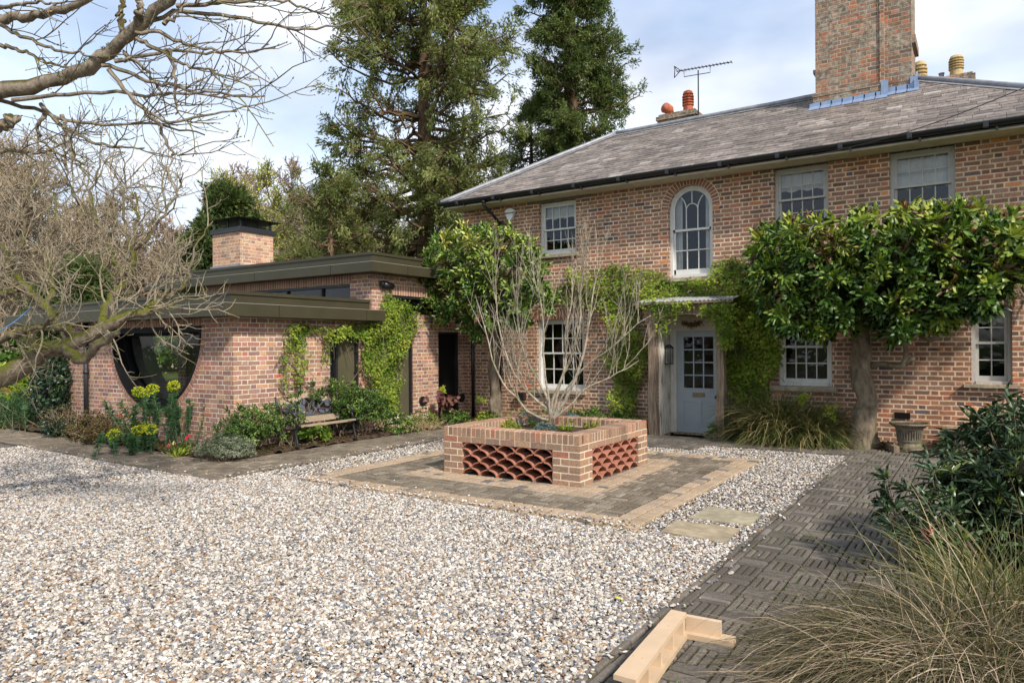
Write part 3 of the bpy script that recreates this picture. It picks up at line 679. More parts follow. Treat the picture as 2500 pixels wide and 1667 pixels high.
def rowlock(mb, pt, u0, u1):
    n = round((u1-u0)/.0765)
    for k in range(n):
        a = u0+(u1-u0)*k/n+.0072; b = u0+(u1-u0)*(k+1)/n-.0072; o = random.uniform(-.003, .003); h = random.uniform(-.002, .002)
        e = .007
        lo = [pt(a, ZR+.006, -.006+o), pt(b, ZR+.006, -.006+o), pt(b, ZR+.006, TH+.004), pt(a, ZR+.006, TH+.004)]
        mi = [pt(a, ZT-e+h, -.006+o), pt(b, ZT-e+h, -.006+o), pt(b, ZT-e+h, TH+.004), pt(a, ZT-e+h, TH+.004)]
        tp = [pt(a+e*.6, ZT+h, e-.006+o), pt(b-e*.6, ZT+h, e-.006+o), pt(b-e*.6, ZT+h, TH-e), pt(a+e*.6, ZT+h, TH-e)]
        f = [(8, 9, 10, 11)]
        for i in range(4):
            q = (i+1) % 4; f += [(i, q, 4+q, 4+i), (4+i, 4+q, 8+q, 8+i)]
        mb.add(lo+mi+tp, f)
rl = MB()
for q0, q1 in ((AY0+.078, AY0+TH), (AY1-TH, AY1-.078)):
    for k in range(2): rl.pbox(pr_, q0+(q1-q0)*k/2+.005, q0+(q1-q0)*(k+1)/2-.005, ZR+.007, ZT-.003, -.007, .05)
rowlock(rl, pf, AX0, AX1); rowlock(rl, pb, AX0, AX1); rowlock(rl, pr_, AY0+TH, AY1-TH); rowlock(rl, plf, AY0+TH, AY1-TH)
# right hand face shows the coping brick ends of the two end runs as separate bricks
bm_.build('wall', M['brick_single'], pl); rl.build('coping', M['brick_single'], pl)
def tile_grille(pt, u0, u1, v0, v1, name):
    mb = MB(); n = 5; w = (u1-u0)/n; rows = 5; rh = (v1-v0)/rows; th = .013
    for r in range(rows):
        off = -.5 if r % 2 else 0
        for k in range(n+(1 if r % 2 else 0)):
            c = u0+(k+.5+off)*w; t = random.random(); S = 12; R = w*.51; H = rh*1.02+.012
            P_ = []
            for s in range(S+1):
                a = math.pi*(1-s/S); cu, cv = math.cos(a), math.sin(a)
                P_.append(((c+cu*R, v0+r*rh+cv*H), (c+cu*(R-th), v0+r*rh+cv*(H-th))))
            for s in range(S):
                (o0, i0), (o1, i1) = P_[s], P_[s+1]
                if min(o0[0], o1[0]) < u0-.002 or max(o0[0], o1[0]) > u1+.002: continue
                d0, d1 = .004, .215
                q = [pt(*o0, d0), pt(*o1, d0), pt(*i1, d0), pt(*i0, d0), pt(*o0, d1), pt(*o1, d1), pt(*i1, d1), pt(*i0, d1)]
                mb.add(q, [(0, 1, 2, 3), (0, 4, 5, 1), (2, 6, 7, 3), (4, 7, 6, 5)], t)
    mb.build(name, M['terracotta'], pl)
tile_grille(pf, FO[0], FO[1], .012, ZR-cz, 'tile_grille'); tile_grille(pr_, RO[0], RO[1], .012, ZR-cz, 'tile_grille')
mb = MB(); mb.pbox(pf, FO[0]-.01, FO[1]+.01, 0, .012, .005, .3); mb.pbox(pr_, RO[0]-.01, RO[1]+.01, 0, .012, .005, .3); mb.build('base_slate', M['lintel'], pl)
mb = MB(); mb.box((AX0+TH+.02, AY0+TH+.02, .02), (AX1-TH-.02, AY1-TH-.02, .43)); mb.build('liner', M['dark'], pl)
mb = MB(); mb.box((AX0+TH+.0, AY0+TH+.0, .44), (AX1-TH-.0, AY1-TH-.0, .50)); mb.build('soil', M['soil'], pl)

# ================================================================ generic wall with openings
def strip_wall(mb, pt, u0, u1, v0, v1, ops, depth, top=None):
    es = {u0, u1}
    for o in ops:
        for k in range(o['n']+1): es.add(o['u0']+(o['u1']-o['u0'])*k/o['n'])
    es = sorted(es)
    for a, b in zip(es[:-1], es[1:]):
        if b-a < 1e-6: continue
        mid = (a+b)/2; lo0 = v0; lo1 = v0
        cur = sorted([o for o in ops if o['u0'] < mid < o['u1']], key=lambda o: o['lo'](mid))
        for o in cur:
            la, lb, ha, hb = o['lo'](a), o['lo'](b), o['hi'](a), o['hi'](b)
            if max(la-lo0, lb-lo1) > 1e-5: mb.quad(pt(a, lo0, 0), pt(b, lo1, 0), pt(b, lb, 0), pt(a, la, 0))
            mb.quad(pt(a, la, 0), pt(b, lb, 0), pt(b, lb, depth), pt(a, la, depth)); mb.quad(pt(a, ha, 0), pt(b, hb, 0), pt(b, hb, depth), pt(a, ha, depth))
            lo0, lo1 = ha, hb
        mb.quad(pt(a, lo0, 0), pt(b, lo1, 0), pt(b, v1, 0), pt(a, v1, 0))
    for o in ops:
        for u in (o['u0'], o['u1']):
            if o['hi'](u)-o['lo'](u) > 1e-4: mb.quad(pt(u, o['lo'](u), 0), pt(u, o['hi'](u), 0), pt(u, o['hi'](u), depth), pt(u, o['lo'](u), depth))
def rect(u0, u1, v0, v1): return dict(u0=u0, u1=u1, lo=lambda u: v0, hi=lambda u: v1, n=1)

# ================================================================ HOUSE
YF = 13.1; HX0, HX1 = -10.02, 2.6; ZE = 4.84
house = empty('brick_house', (-3.5, YF, 0), 'old two-storey red brick house with grey slate hipped roof and sash windows', 'house')
hp = lambda u, v, d: (u, YF+d, v)
AC = (-4.612, 4.285, .43)
arch = dict(u0=AC[0]-AC[2], u1=AC[0]+AC[2], lo=lambda u: 2.96, hi=lambda u: AC[1]+math.sqrt(max(0, AC[2]**2-(u-AC[0])**2)), n=24)
WIN = {'W1': (-7.96, -7.06, 3.62, 4.74), 'W3': (-3.075, -2.18, 3.66, 4.78), 'W4': (-1.25, -.34, 3.62, 4.79), 'W5': (-8.045, -6.89, .73, 2.23), 'W6': (-3.02, -2.145, .95, 2.12), 'W7': (-.145, .375, 1.045, 2.23)}
ops = [rect(*WIN[k]) for k in WIN]+[arch, rect(-5.05, -3.93, -.1, 2.13)]
mb = MB(); strip_wall(mb, hp, HX0, HX1, -.1, ZE+.05, ops, .14)
sx = lambda u, v, d: (HX0+d, u, v)
strip_wall(mb, sx, YF, YF+5.8, -.1, ZE+.05, [], .1)
mb.quad((HX1, YF, -.1), (HX1, YF+5.8, -.1), (HX1, YF+5.8, ZE+.05), (HX1, YF, ZE+.05)); mb.quad((HX0, YF+5.8, -.1), (HX1, YF+5.8, -.1), (HX1, YF+5.8, ZE+.05), (HX0, YF+5.8, ZE+.05))
mb.build('wall', M['house_brick'], house)
mb = MB(); mb.quad((HX0+.05, YF+1.6, 0), (HX1-.05, YF+1.6, 0), (HX1-.05, YF+1.6, 4.9), (HX0+.05, YF+1.6, 4.9)); mb.box((HX0+.1, YF+.15, 2.45), (HX1-.1, YF+1.6, 2.65)); mb.box((HX0+.1, YF+.15, -.09), (HX1-.1, YF+1.6, -.02))
mb.build('interior', M['room'], house)
# roof geometry
RE = YF-.5; RZ = 4.90; SL = .610; RD = 2.95; EX0 = -10.24; RL = EX0+RD; RR = -1.06
rz = lambda y: RZ+SL*(y-RE)
RXe = RR+RD   # right hip reaches the eaves here
mb = MB(); rows = 25
dy = RD/rows; th = .012
for k in range(-1, rows):
    y0 = RE-.02+k*dy if k >= 0 else RE-.05; y1 = RE+(k+1.9)*dy; y1 = min(y1, RE+RD)
    if k < 0: y0 = RE-.03; y1 = RE+1.2*dy
    xa0 = EX0+max(0, y0-RE); xa1 = EX0+max(0, y1-RE); xb0 = RXe-max(0, y0-RE); xb1 = RXe-max(0, y1-RE)
    w = .26; x = xa0-(w*.5 if k % 2 else 0)-random.uniform(0, .04)
    while x < xb0:
        ww = w*random.uniform(.86, 1.12); e = x+ww
        l0 = max(x, xa0); r0 = min(e-.006, xb0); l1 = max(x, xa1); r1 = min(e-.006, xb1)
        if r0-l0 > .01:
            if r1 < l1: l1 = r1 = (max(l0, xa1)+min(r0, xb1))/2
            lift = .024+random.uniform(-.004, .006); tw_ = random.uniform(-.003, .003)
            za, zb = rz(y0)+lift, rz(y1)+.004
            V = [(l0, y0, za-th+tw_), (r0, y0, za-th-tw_), (r0, y0, za-tw_), (l0, y0, za+tw_), (l1, y1, zb), (r1, y1, zb)]
            mb.add(V, [(3, 2, 5, 4), (0, 1, 2, 3), (0, 3, 4), (1, 5, 2)])
        x = e
# left hip slope and right hip slope and back as plain slated planes
zt = RZ+SL*RD; yr = RE+RD; yb = RE+2*RD
mb.quad((EX0, RE, RZ), (RL, yr, zt), (RL, yr, zt), (EX0, yb, RZ), .5); mb.quad((RXe, RE, RZ), (RR, yr, zt), (RR, yr, zt), (RXe, yb, RZ), .5)
mb.quad((EX0, yb, RZ), (RL, yr, zt), (RR, yr, zt), (RXe, yb, RZ), .5)
roof = mb.build('roof', M['slate'], house)
mb = MB(); mb.quad((EX0, RE, RZ-.004), (RXe, RE, RZ-.004), (RR, yr, zt-.004), (RL, yr, zt-.004)); mb.build('roof_underlay', M['dark'], roof)
mb = MB()
def roll(a, b, r=.05, wing=.17):
    a = np.array(a, float); b = np.array(b, float); n = 16
    mb.tube([a+(b-a)*i/n+[0, 0, .03+random.uniform(-.004, .004)] for i in range(n+1)], r, 8)
roll((EX0-.02, RE-.02, RZ+.02), (RL, yr, zt+.02)); roll((RL, yr, zt+.02), (RR, yr, zt+.02)); roll((RR, yr, zt+.02), (RXe, RE, RZ+.02))
for s in range(26):
    a = s/26; b = (s+.97)/26
    P0 = np.array([EX0, RE, RZ]); P1 = np.array([RL, yr, zt]); o = np.array([0, 0, .035])
    for sgn in (1,):
        p, q = P0+(P1-P0)*a, P0+(P1-P0)*b
        mb.add([p+o, q+o, q+o+[.16, 0, 0]-[0, 0, 0], p+o+[.16, 0, 0]], [(0, 1, 2, 3)])
    p, q = np.array([RL+(RR-RL)*a, yr, zt+.025]), np.array([RL+(RR-RL)*b, yr, zt+.025]); dn = np.array([0, -.13, -.13*SL+.01])
    mb.add([p+dn, q+dn, q, p], [(0, 1, 2, 3)])
    P0 = np.array([RXe, RE, RZ]); P1 = np.array([RR, yr, zt]); p, q = P0+(P1-P0)*a, P0+(P1-P0)*b
    mb.add([p+o, q+o, q+o-[.16, 0, 0], p+o-[.16, 0, 0]], [(0, 1, 2, 3)])
mb.build('ridge_lead', M['lead'], roof, True)
# eaves
mb = MB(); mb.box((EX0+.06, RE+.05, 4.80), (HX1+.4, YF+.02, 4.83)); mb.box((EX0+.06, YF+.02, 4.80), (HX0+.01, YF+6, 4.83)); mb.build('soffit', M['cream'], house)
mb = MB()
def gutter(x0, x1, y, z):
    n = 10; R = .062
    prof = [(math.cos(a)*R, math.sin(a)*R) for a in [math.pi+math.pi*i/n for i in range(n+1)]]
    prof = [(-R-.012, .012), (-R-.012, -.0)]+prof+[(R, .012)]
    V = []
    for x in (x0, x1):
        for a, b in prof: V.append((x, y+a, z+b))
    k = len(prof); mb.add(V, [(i, i+1, k+i+1, k+i) for i in range(k-1)])
    mb.add([V[i] for i in range(k)], [tuple(range(k))]); mb.add([V[k+i] for i in range(k)], [tuple(range(k))])
gutter(EX0-.06, HX1+.4, RE-.03, 4.915)
mb.box((EX0, RE+.03, 4.83), (HX1+.4, RE+.055, 4.90))
x = EX0+.5
while x < HX1:
    mb.box((x-.035, RE-.106, 4.845), (x+.035, RE-.01, 4.93)); mb.box((x+.12, RE-.02, 4.80), (x+.15, RE+.02, 4.86)); x += .98
gut = mb.build('gutter', M['black_plastic'], house)
# swan neck and downpipe
mb = MB(); mb.tube([(-9.05, RE-.03, 4.88), (-9.05, RE-.03, 4.76), (-9.02, RE+.05, 4.68), (-8.98, YF-.13, 4.48), (-8.97, YF-.07, 4.42), (-8.97, YF-.07, .1)], .036, 10)
for z in (4.40, 3.0, 1.4): mb.tube([(-8.97, YF-.07, z), (-8.97, YF-.07, z+.06)], .045, 10); mb.box((-9.04, YF-.03, z), (-8.90, YF, z+.05))
mb.tube([(-9.05, RE-.03, 4.86), (-9.05, RE-.03, 4.79)], .046, 10)
mb.build('downpipe', M['black_plastic'], house, True)
mb = MB(); mb.tube([(-9.72, YF-.07, 2.6), (-9.72, YF-.07, .05)], .04, 10); mb.tube([(-9.72, YF-.07, 1.1), (-9.72, YF-.07, 1.16)], .05, 10); mb.build('downpipe', M['black_plastic'], house, True)
# brick arches + lintels
def arc_box(mb, pt, cu, cv, r0, r1, a0, a1, d0, d1, n=18):
    for k in range(n):
        x, y = a0+(a1-a0)*k/n, a0+(a1-a0)*(k+1)/n; q = []
        for d in (d0, d1):
            for r, a in ((r0, x), (r1, x), (r1, y), (r0, y)): q.append(pt(cu+r*math.cos(a), cv+r*math.sin(a), d))
        mb.hexa(q, .5)
mb = MB()
ncz = 24
for k in range(ncz):
    a0 = math.pi*k/ncz+.013; a1 = math.pi*(k+1)/ncz-.013; r0, r1 = AC[2]+.004, AC[2]+.138; q = []
    for d in (-.005, .06):
        for r, a in ((r0, a0), (r1, a0), (r1, a1), (r0, a1)): q.append(hp(AC[0]+r*math.cos(a), AC[1]+r*math.sin(a), d))
    mb.hexa(q)
def soldiers(mb, pt, u0, u1, v0, v1, pitch=.077, d0=-.005, slope=0):
    mb.cm = 1; mb.pbox(pt, u0+.003, u1-.003, v0+.001, v1-.002, -.0025, .05); mb.cm = 0
    n = max(1, round((u1-u0)/pitch)); c = (u0+u1)/2
    for k in range(n):
        a = u0+(u1-u0)*k/n+.0065; b = u0+(u1-u0)*(k+1)/n-.0065; sa, sb = (a-c)*slope, (b-c)*slope
        mb.hexa([pt(a, v0, d0), pt(b, v0, d0), pt(b, v0, .05), pt(a, v0, .05), pt(a+sa, v1, d0), pt(b+sb, v1, d0), pt(b+sb, v1, .05), pt(a+sa, v1, .05)])
mb.cm = 1; arc_box(mb, hp, AC[0], AC[1], AC[2]+.001, AC[2]+.150, 0, math.pi, -.0025, .05, 24); mb.build('brick_arch', [M['soldier_brick'], M['mortar']], house)
for k_, z_ in (('W5', 2.235), ('W6', 2.125), ('W7', 2.235)): mb = MB(); soldiers(mb, hp, WIN[k_][0]-.04, WIN[k_][1]+.04, z_, z_+.215, slope=.0); mb.build('brick_arch', [M['soldier_brick'], M['mortar']], house)
mb = MB()
for k, (l, r) in {'W1': (.3, .35), 'W3': (.35, .3), 'W4': (.3, .32)}.items():
    w = WIN[k]; mb = MB(); mb.pbox(hp, w[0]-l, w[1]+r, w[3]-.0, 4.805, -.006, .05); mb.build('lintel', M['lintel'], house)
def arc_box(mb, pt, cu, cv, r0, r1, a0, a1, d0, d1, n=18):
    for k in range(n):
        x, y = a0+(a1-a0)*k/n, a0+(a1-a0)*(k+1)/n; q = []
        for d in (d0, d1):
            for r, a in ((r0, x), (r1, x), (r1, y), (r0, y)): q.append(pt(cu+r*math.cos(a), cv+r*math.sin(a), d))
        mb.hexa(q, .5)
def sash(pt, w, rail, cols, ru, rl, parent, mat, sill=None, blind=None, lab=None, R=.085, sill_d=.07):
    u0, u1, v0, v1 = w; m_ = MB(); j = .055; B = lambda *a: m_.pbox(pt, *a, .5)
    B(u0, u0+j, v0, v1, R, R+.1); B(u1-j, u1, v0, v1, R, R+.1); B(u0+j, u1-j, v1-.05, v1, R, R+.1); B(u0+j, u1-j, v0, v0+.05, R-.02, R+.1)
    a, b = u0+j, u1-j; s = .042; g = .009
    def one(x0, x1, y0, y1, d, rows, bot):
        B(x0, x0+s, y0, y1, d, d+.035); B(x1-s, x1, y0, y1, d, d+.035); B(x0+s, x1-s, y1-s, y1, d, d+.035); B(x0+s, x1-s, y0, y0+bot, d, d+.035)
        for c in range(1, cols): x = x0+s+(x1-x0-2*s)*c/cols; B(x-g, x+g, y0+bot, y1-s, d+.004, d+.03)
        for r in range(1, rows): y = y0+bot+(y1-s-y0-bot)*r/rows; B(x0+s, x1-s, y-g, y+g, d+.006, d+.028)
    one(a, b, rail-.02, v1-.05, R+.02, ru, .035); one(a, b, v0+.05, rail+.02, R+.058, rl, .075)
    o = m_.build('window', M[mat], parent)
    if lab: o['label'] = lab
    p = MB(); p.quad(pt(a+s, rail, R+.037), pt(b-s, rail, R+.037), pt(b-s, v1-.06, R+.037), pt(a+s, v1-.06, R+.037)); p.quad(pt(a+s, v0+.1, R+.075), pt(b-s, v0+.1, R+.075), pt(b-s, rail, R+.075), pt(a+s, rail, R+.075)); p.build('pane', M['glass'], o)
    if sill:
        q = MB(); q.pbox(pt, u0-sill[0], u1+sill[1], v0-sill[2], v0-.001, -sill_d, R, .5); q.build('sill', M['stone'], o)
    if blind:
        q = MB(); y1 = v1-.06; y0 = y1-blind*(v1-v0); n = 14
        for i in range(n):
            c0 = a+.01+(b-a-.02)*i/n; c1 = a+.01+(b-a-.02)*(i+1)/n
            q.quad(pt(c0, y0+.02*math.sin(i*1.3), R+.12+.012*(i % 2)), pt(c1, y0+.02*math.sin((i+1)*1.3), R+.12+.012*((i+1) % 2)), pt(c1, y1, R+.12+.012*((i+1) % 2)), pt(c0, y1, R+.12+.012*(i % 2)))
        q.build('blind', M['blind'], o)
    return o
sash(hp, WIN['W1'], 4.17, 4, 2, 2, house, 'white_paint', (.06, .06, .07), .24, 'white sash window with a gathered blind, upper floor beside the alarm box')
sash(hp, WIN['W3'], 4.235, 4, 2, 2, house, 'grey_paint', (.06, .06, .07), .29, 'grey sash window with a pale roller blind, nearest the arched window')
sash(hp, WIN['W4'], 4.235, 4, 2, 2, house, 'grey_paint', (.06, .06, .07), .44, 'grey sash window at the upper right, its blind drawn lowest')
w5 = sash(hp, WIN['W5'], 1.52, 4, 2, 2, house, 'white_paint', (.09, .05, .07), None, 'white sash window behind the planter shrub')
sash(hp, WIN['W6'], 1.635, 4, 2, 2, house, 'white_paint', (.13, .08, .085), None, 'white sash window between the door vine and the magnolia trunk', sill_d=.09)
sash(hp, WIN['W7'], 1.685, 2, 2, 2, house, 'grey_paint', (.10, .09, .05), .16, 'narrow two-pane-wide sash window at the far right', sill_d=.1)
# arched stair window
mb = MB(); cu, cv, ar = AC; R = .085; B = lambda *a: mb.pbox(hp, *a, .5)
B(cu-ar, cu-ar+.055, 2.96, cv, R, R+.1); B(cu+ar-.055, cu+ar, 2.96, cv, R, R+.1); arc_box(mb, hp, cu, cv, ar-.055, ar, 0, math.pi, R, R+.1); B(cu-ar+.055, cu+ar-.055, 2.96, 3.03, R-.02, R+.1)
x0, x1 = cu-ar+.055, cu+ar-.055; s = .038
B(x0, x0+s, 3.86, cv, R+.02, R+.055); B(x1-s, x1, 3.86, cv, R+.02, R+.055); arc_box(mb, hp, cu, cv, ar-.055-s, ar-.055, 0, math.pi, R+.02, R+.055); B(x0, x1, 3.86, 3.90, R+.02, R+.055)
B(x0, x0+s, 3.03, 3.88, R+.058, R+.093); B(x1-s, x1, 3.03, 3.88, R+.058, R+.093); B(x0, x1, 3.03, 3.13, R+.058, R+.093); B(x0, x1, 3.86, 3.895, R+.056, R+.09)
iw = (x1-x0-2*s)/3; ux = [x0+s+iw, x0+s+2*iw]
for u in ux: B(u-.009, u+.009, 3.13, 3.86, R+.062, R+.088); B(u-.009, u+.009, 3.90, cv-.02, R+.024, R+.05)
B(x0+s, x1-s, 3.485, 3.505, R+.062, R+.088)
arc_box(mb, hp, cu, cv-.02, iw/2-.009, iw/2+.009, 0, math.pi, R+.024, R+.05, 10); B(cu-.009, cu+.009, cv-.02+iw/2, cv+ar-.09, R+.024, R+.05)
rr = ar*.86
arc_box(mb, hp, ux[0]-rr, cv-.02, rr-.009, rr+.009, 0, 0, R+.024, R+.05, 1)
arc_box(mb, hp, ux[0]-.36, cv-.02, .351, .369, 0, .78, R+.026, R+.048, 8); arc_box(mb, hp, ux[1]+.36, cv-.02, .351, .369, math.pi-.78, math.pi, R+.026, R+.048, 8)
aw = mb.build('window', M['white_paint'], house); aw['label'] = 'tall round-headed window with curved glazing bars above the door'
mb = MB(); n = 20; rr = ar-.09
mb.add([hp(cu+rr*math.cos(math.pi*k/n), cv+rr*math.sin(math.pi*k/n), R+.037) for k in range(n+1)]+[hp(cu-rr, 3.88, R+.037), hp(cu+rr, 3.88, R+.037)], [tuple(range(n+3))]); mb.quad(hp(x0+.02, 3.1, R+.075), hp(x1-.02, 3.1, R+.075), hp(x1-.02, 3.88, R+.075), hp(x0+.02, 3.88, R+.075)); mb.build('pane', M['glass'], aw)
mb = MB(); mb.pbox(hp, cu-ar-.1, cu+ar+.1, 2.89, 2.959, -.07, R); mb.build('sill', M['stone'], aw)
for sd in (-1, 1):
    mb = MB(); n = 6
    for i in range(n):
        a = cu+sd*(.36-.022*i); b2 = cu+sd*(.36-.022*(i+1)); zt_ = cv+.25
        mb.quad(hp(a, 3.0, R+.14+.02*(i % 2)), hp(b2, 3.0, R+.14+.02*((i+1) % 2)), hp(b2, zt_, R+.14+.02*((i+1) % 2)), hp(a, zt_, R+.14+.02*(i % 2)))
    mb.build('curtain', M['blind'], aw)

# door
dy0 = YF+.05
mb = MB(); D = lambda *a: mb.pbox(hp, *a, .5)
x0, x1, z0, z1 = -4.905, -4.085, .0, 1.945; gx0, gx1, gz0, gz1 = -4.775, -4.20, .86, 1.83
def dpan(u0, u1, v0, v1, d=0.): D(u0, u1, v0, v1, .05+d, .095)
dpan(x0, gx0, z0, z1); dpan(gx1, x1, z0, z1); dpan(gx0, gx1, gz1, z1); dpan(gx0, gx1, .70, gz0); dpan(gx0, gx1, z0, .18); dpan((gx0+gx1)/2-.055, (gx0+gx1)/2+.055, .18, .60); dpan(gx0, gx1, .60, .70)
for a, b2 in ((gx0, (gx0+gx1)/2-.055), ((gx0+gx1)/2+.055, gx1)): dpan(a, b2, .18, .60, .012)
for k in (1, 2): u = gx0+(gx1-gx0)*k/3; D(u-.011, u+.011, gz0, gz1, .055, .09)
for k in (1, 2, 3): v = gz0+(gz1-gz0)*k/4; D(gx0, gx1, v-.011, v+.011, .057, .088)
door = mb.build('front_door', M['door_paint'], house)
mb = MB(); mb.quad(hp(gx0, gz0, .075), hp(gx1, gz0, .075), hp(gx1, gz1, .075), hp(gx0, gz1, .075)); mb.build('pane', M['glass'], door)
mb = MB(); mb.pbox(hp, -4.60, -4.365, .695, .775, .035, .05); mb.pbox(hp, -4.575, -4.39, .72, .75, .028, .036); mb.build('letterbox', plain('brass', (.22, .17, .11), .35, .5, .8), door)
mb = MB(); mb.lathe((0, 0, 0), [(.0, 0), (.012, 0), (.012, .025), (.028, .035), (.03, .05), (.018, .062), (0, .065)], 12)
mb.v = [(-4.14+a, YF+.05-c, .70+b2) for a, b2, c in mb.v]; mb.build('knob', M['black_metal'], door, True)
mb = MB(); D = lambda *a: mb.pbox(hp, *a, .5)
D(-5.03, -4.905, .0, 2.02, .0, .10); D(-4.085, -3.95, .0, 2.02, .0, .10); D(-4.905, -4.085, 1.945, 2.08, .0, .10); D(-5.03, -3.95, 2.02, 2.10, -.02, .05); D(-5.0, -4.97, 0, 2.0, -.012, .01); D(-4.94, -4.915, .0, 1.97, -.01, .01)
dfm = mb.build('door_frame', plain('frame_paint', (.50, .47, .40), .5, .3, nscale=6), house); mb = MB(); mb.pbox(hp, -4.95, -4.05, -.02, .012, -.06, .1); mb.build('threshold', M['oak'], dfm)
mb = MB(); mb.pbox(hp, -4.99, -4.965, 1.02, 1.12, -.03, -.012); mb.build('doorbell', M['white_paint'], dfm)

# porch
pc = MB()
YP = 12.5
def post(x, w, top):
    pts = []; n = 7
    for k in range(n+1):
        z = top*k/n; c = x+.012*math.sin(k*1.7+x); ww = w*(1.12 if k < 2 else 1)*(1+.05*math.sin(k*2.1))
        pts.append([(c-ww/2, YP-.06, z), (c+ww/2, YP-.06, z), (c+ww/2, YP+.07, z), (c-ww/2, YP+.07, z)])
    for k in range(n): pc.hexa(pts[k]+pts[k+1])
post(-5.13, .15, 2.36); post(-3.86, .13, 2.36)
pc.box((-5.36, YP-.05, 2.36), (-3.66, YP+.07, 2.44)); pc.box((-5.30, YP+.07, 2.34), (-5.2, YF, 2.43)); pc.box((-3.82, YP+.07, 2.34), (-3.72, YF, 2.43))
n = 12
for k in range(n):
    a0, a1 = math.pi*k/n, math.pi*(k+1)/n; c = -4.495; f = lambda a: (c-.56*math.cos(a), 2.0+.23*math.sin(a))
    (xa, za), (xb, zb) = f(a0), f(a1)
    pc.hexa([(xa, YP-.035, za), (xb, YP-.035, zb), (xb, YP+.03, zb), (xa, YP+.03, za), (xa, YP-.035, 2.36), (xb, YP-.035, 2.36), (xb, YP+.03, 2.36), (xa, YP+.03, 2.36)])
porch = pc.build('porch', M['oak'], house); porch['label'] = 'weathered oak porch frame around the front door'
mb = MB(); mb.box((-5.055, YP+.08, .0), (-5.02, YF, 2.1)); mb.build('side_panel', M['peeling'], porch); mb = MB(); mb.box((-3.93, YP+.08, 0), (-3.90, YF, 2.1)); mb.build('side_panel', M['peeling'], porch)
mb = MB()
for k in range(n):
    a0, a1 = math.pi*k/n, math.pi*(k+1)/n; c = -4.485; f = lambda a: (c-.54*math.cos(a), 2.0+.21*math.sin(a)); (xa, za), (xb, zb) = f(a0), f(a1)
    mb.quad((xa, YP+.03, za), (xb, YP+.03, zb), (xb, YF, zb), (xa, YF, za)); mb.quad((xa, YF-.002, 1.98), (xb, YF-.002, 1.98), (xb, YF-.002, zb), (xa, YF-.002, za))
mb.build('arch_lining', M['cream'], porch)
mb = MB(); nw = 150; V = []
for k in range(nw+1):
    x = -5.43+1.83*k/nw; z = 2.475+.010*math.sin(k/nw*24*2*math.pi)
    for y, dz in ((YP-.12, 0), (YF, .13)): V += [(x, y, z+dz), (x, y, z+dz-.006)]
F = []
for k in range(nw): b = 4*k; F += [(b, b+4, b+6, b+2), (b+1, b+3, b+7, b+5), (b, b+1, b+5, b+4)]
mb.add(V, F, .5); mb.build('corrugated_roof', plain('zinc', (.5, .5, .5), .45, .5, .5), porch)
mb = MB(); mb.box((-5.46, YP-.13, 2.425), (-3.6, YP-.11, 2.462)); mb.build('fascia_board', M['oak'], porch)
# wreath carving inside the arch
n = 260; a = rng.uniform(0, 1, n); P = np.stack([-4.66+.36*a, np.full(n, YP+.3)+rng.normal(0, .02, n), 2.10-.05*np.sin(a*math.pi)+rng.normal(0, .016, n)], 1)
leaf_obj('twig_garland', [leaves(P, rng.normal(0, 1, (n, 3)), rng.normal(0, 1, (n, 3)), .06, .02, 'small')], M['brown_leaf'], porch)
# lantern
mb = MB(); lx, ly, lz = -5.01, 12.80, 1.33
for dx, dy_ in ((0, 0), (.11, 0), (0, .11), (.11, .11)): mb.box((lx+dx-.006, ly+dy_-.006, lz), (lx+dx+.006, ly+dy_+.006, lz+.28))
mb.box((lx-.012, ly-.012, lz-.015), (lx+.122, ly+.122, lz+.002)); mb.box((lx-.012, ly-.012, lz+.28), (lx+.122, ly+.122, lz+.30)); mb.hexa([(lx-.01, ly-.01, lz+.30), (lx+.12, ly-.01, lz+.30), (lx+.12, ly+.12, lz+.30), (lx-.01, ly+.12, lz+.30), (lx+.03, ly+.03, lz+.36), (lx+.08, ly+.03, lz+.36), (lx+.08, ly+.08, lz+.36), (lx+.03, ly+.08, lz+.36)])
mb.box((lx-.02, ly+.03, lz-.03), (lx-.008, ly+.08, lz+.33)); lan = mb.build('wall_lantern', M['black_metal'], house)
mb = MB(); mb.box((lx+.004, ly+.004, lz+.005), (lx+.106, ly+.106, lz+.275)); mb.build('lantern_glass', M['glass'], lan)

# main chimney
ch = MB(); cyf = 14.9
ch.box((-2.70, cyf, 6.0), (-1.52, cyf+1.1, 9.6)); ch.box((-1.52, cyf+.10, 6.0), (-1.06, cyf+1.0, 9.6))
ch.box((-2.74, cyf-.035, 5.9), (-1.51, cyf+1.13, 6.50)); ch.box((-1.515, cyf+.06, 5.9), (-1.02, cyf+1.04, 6.52))
ch.box((-2.76, cyf-.045, 6.50), (-1.49, cyf+.02, 6.555)); ch.box((-1.50, cyf+.05, 6.52), (-1.0, cyf+.12, 6.575))
ch.box((-1.06, cyf+.2, 7.25), (-1.0, cyf+1.0, 7.4)); ch.box((-1.57, cyf-.03, 6.555), (-1.50, cyf+.1, 9.6)); ch.box((-2.78, cyf+.2, 7.05), (-2.70, cyf+.9, 7.12))
chim = ch.build('chimney', M['chimney_brick'], house); chim['label'] = 'tall broad weathered brick chimney at the right of the roof'
mb = MB()
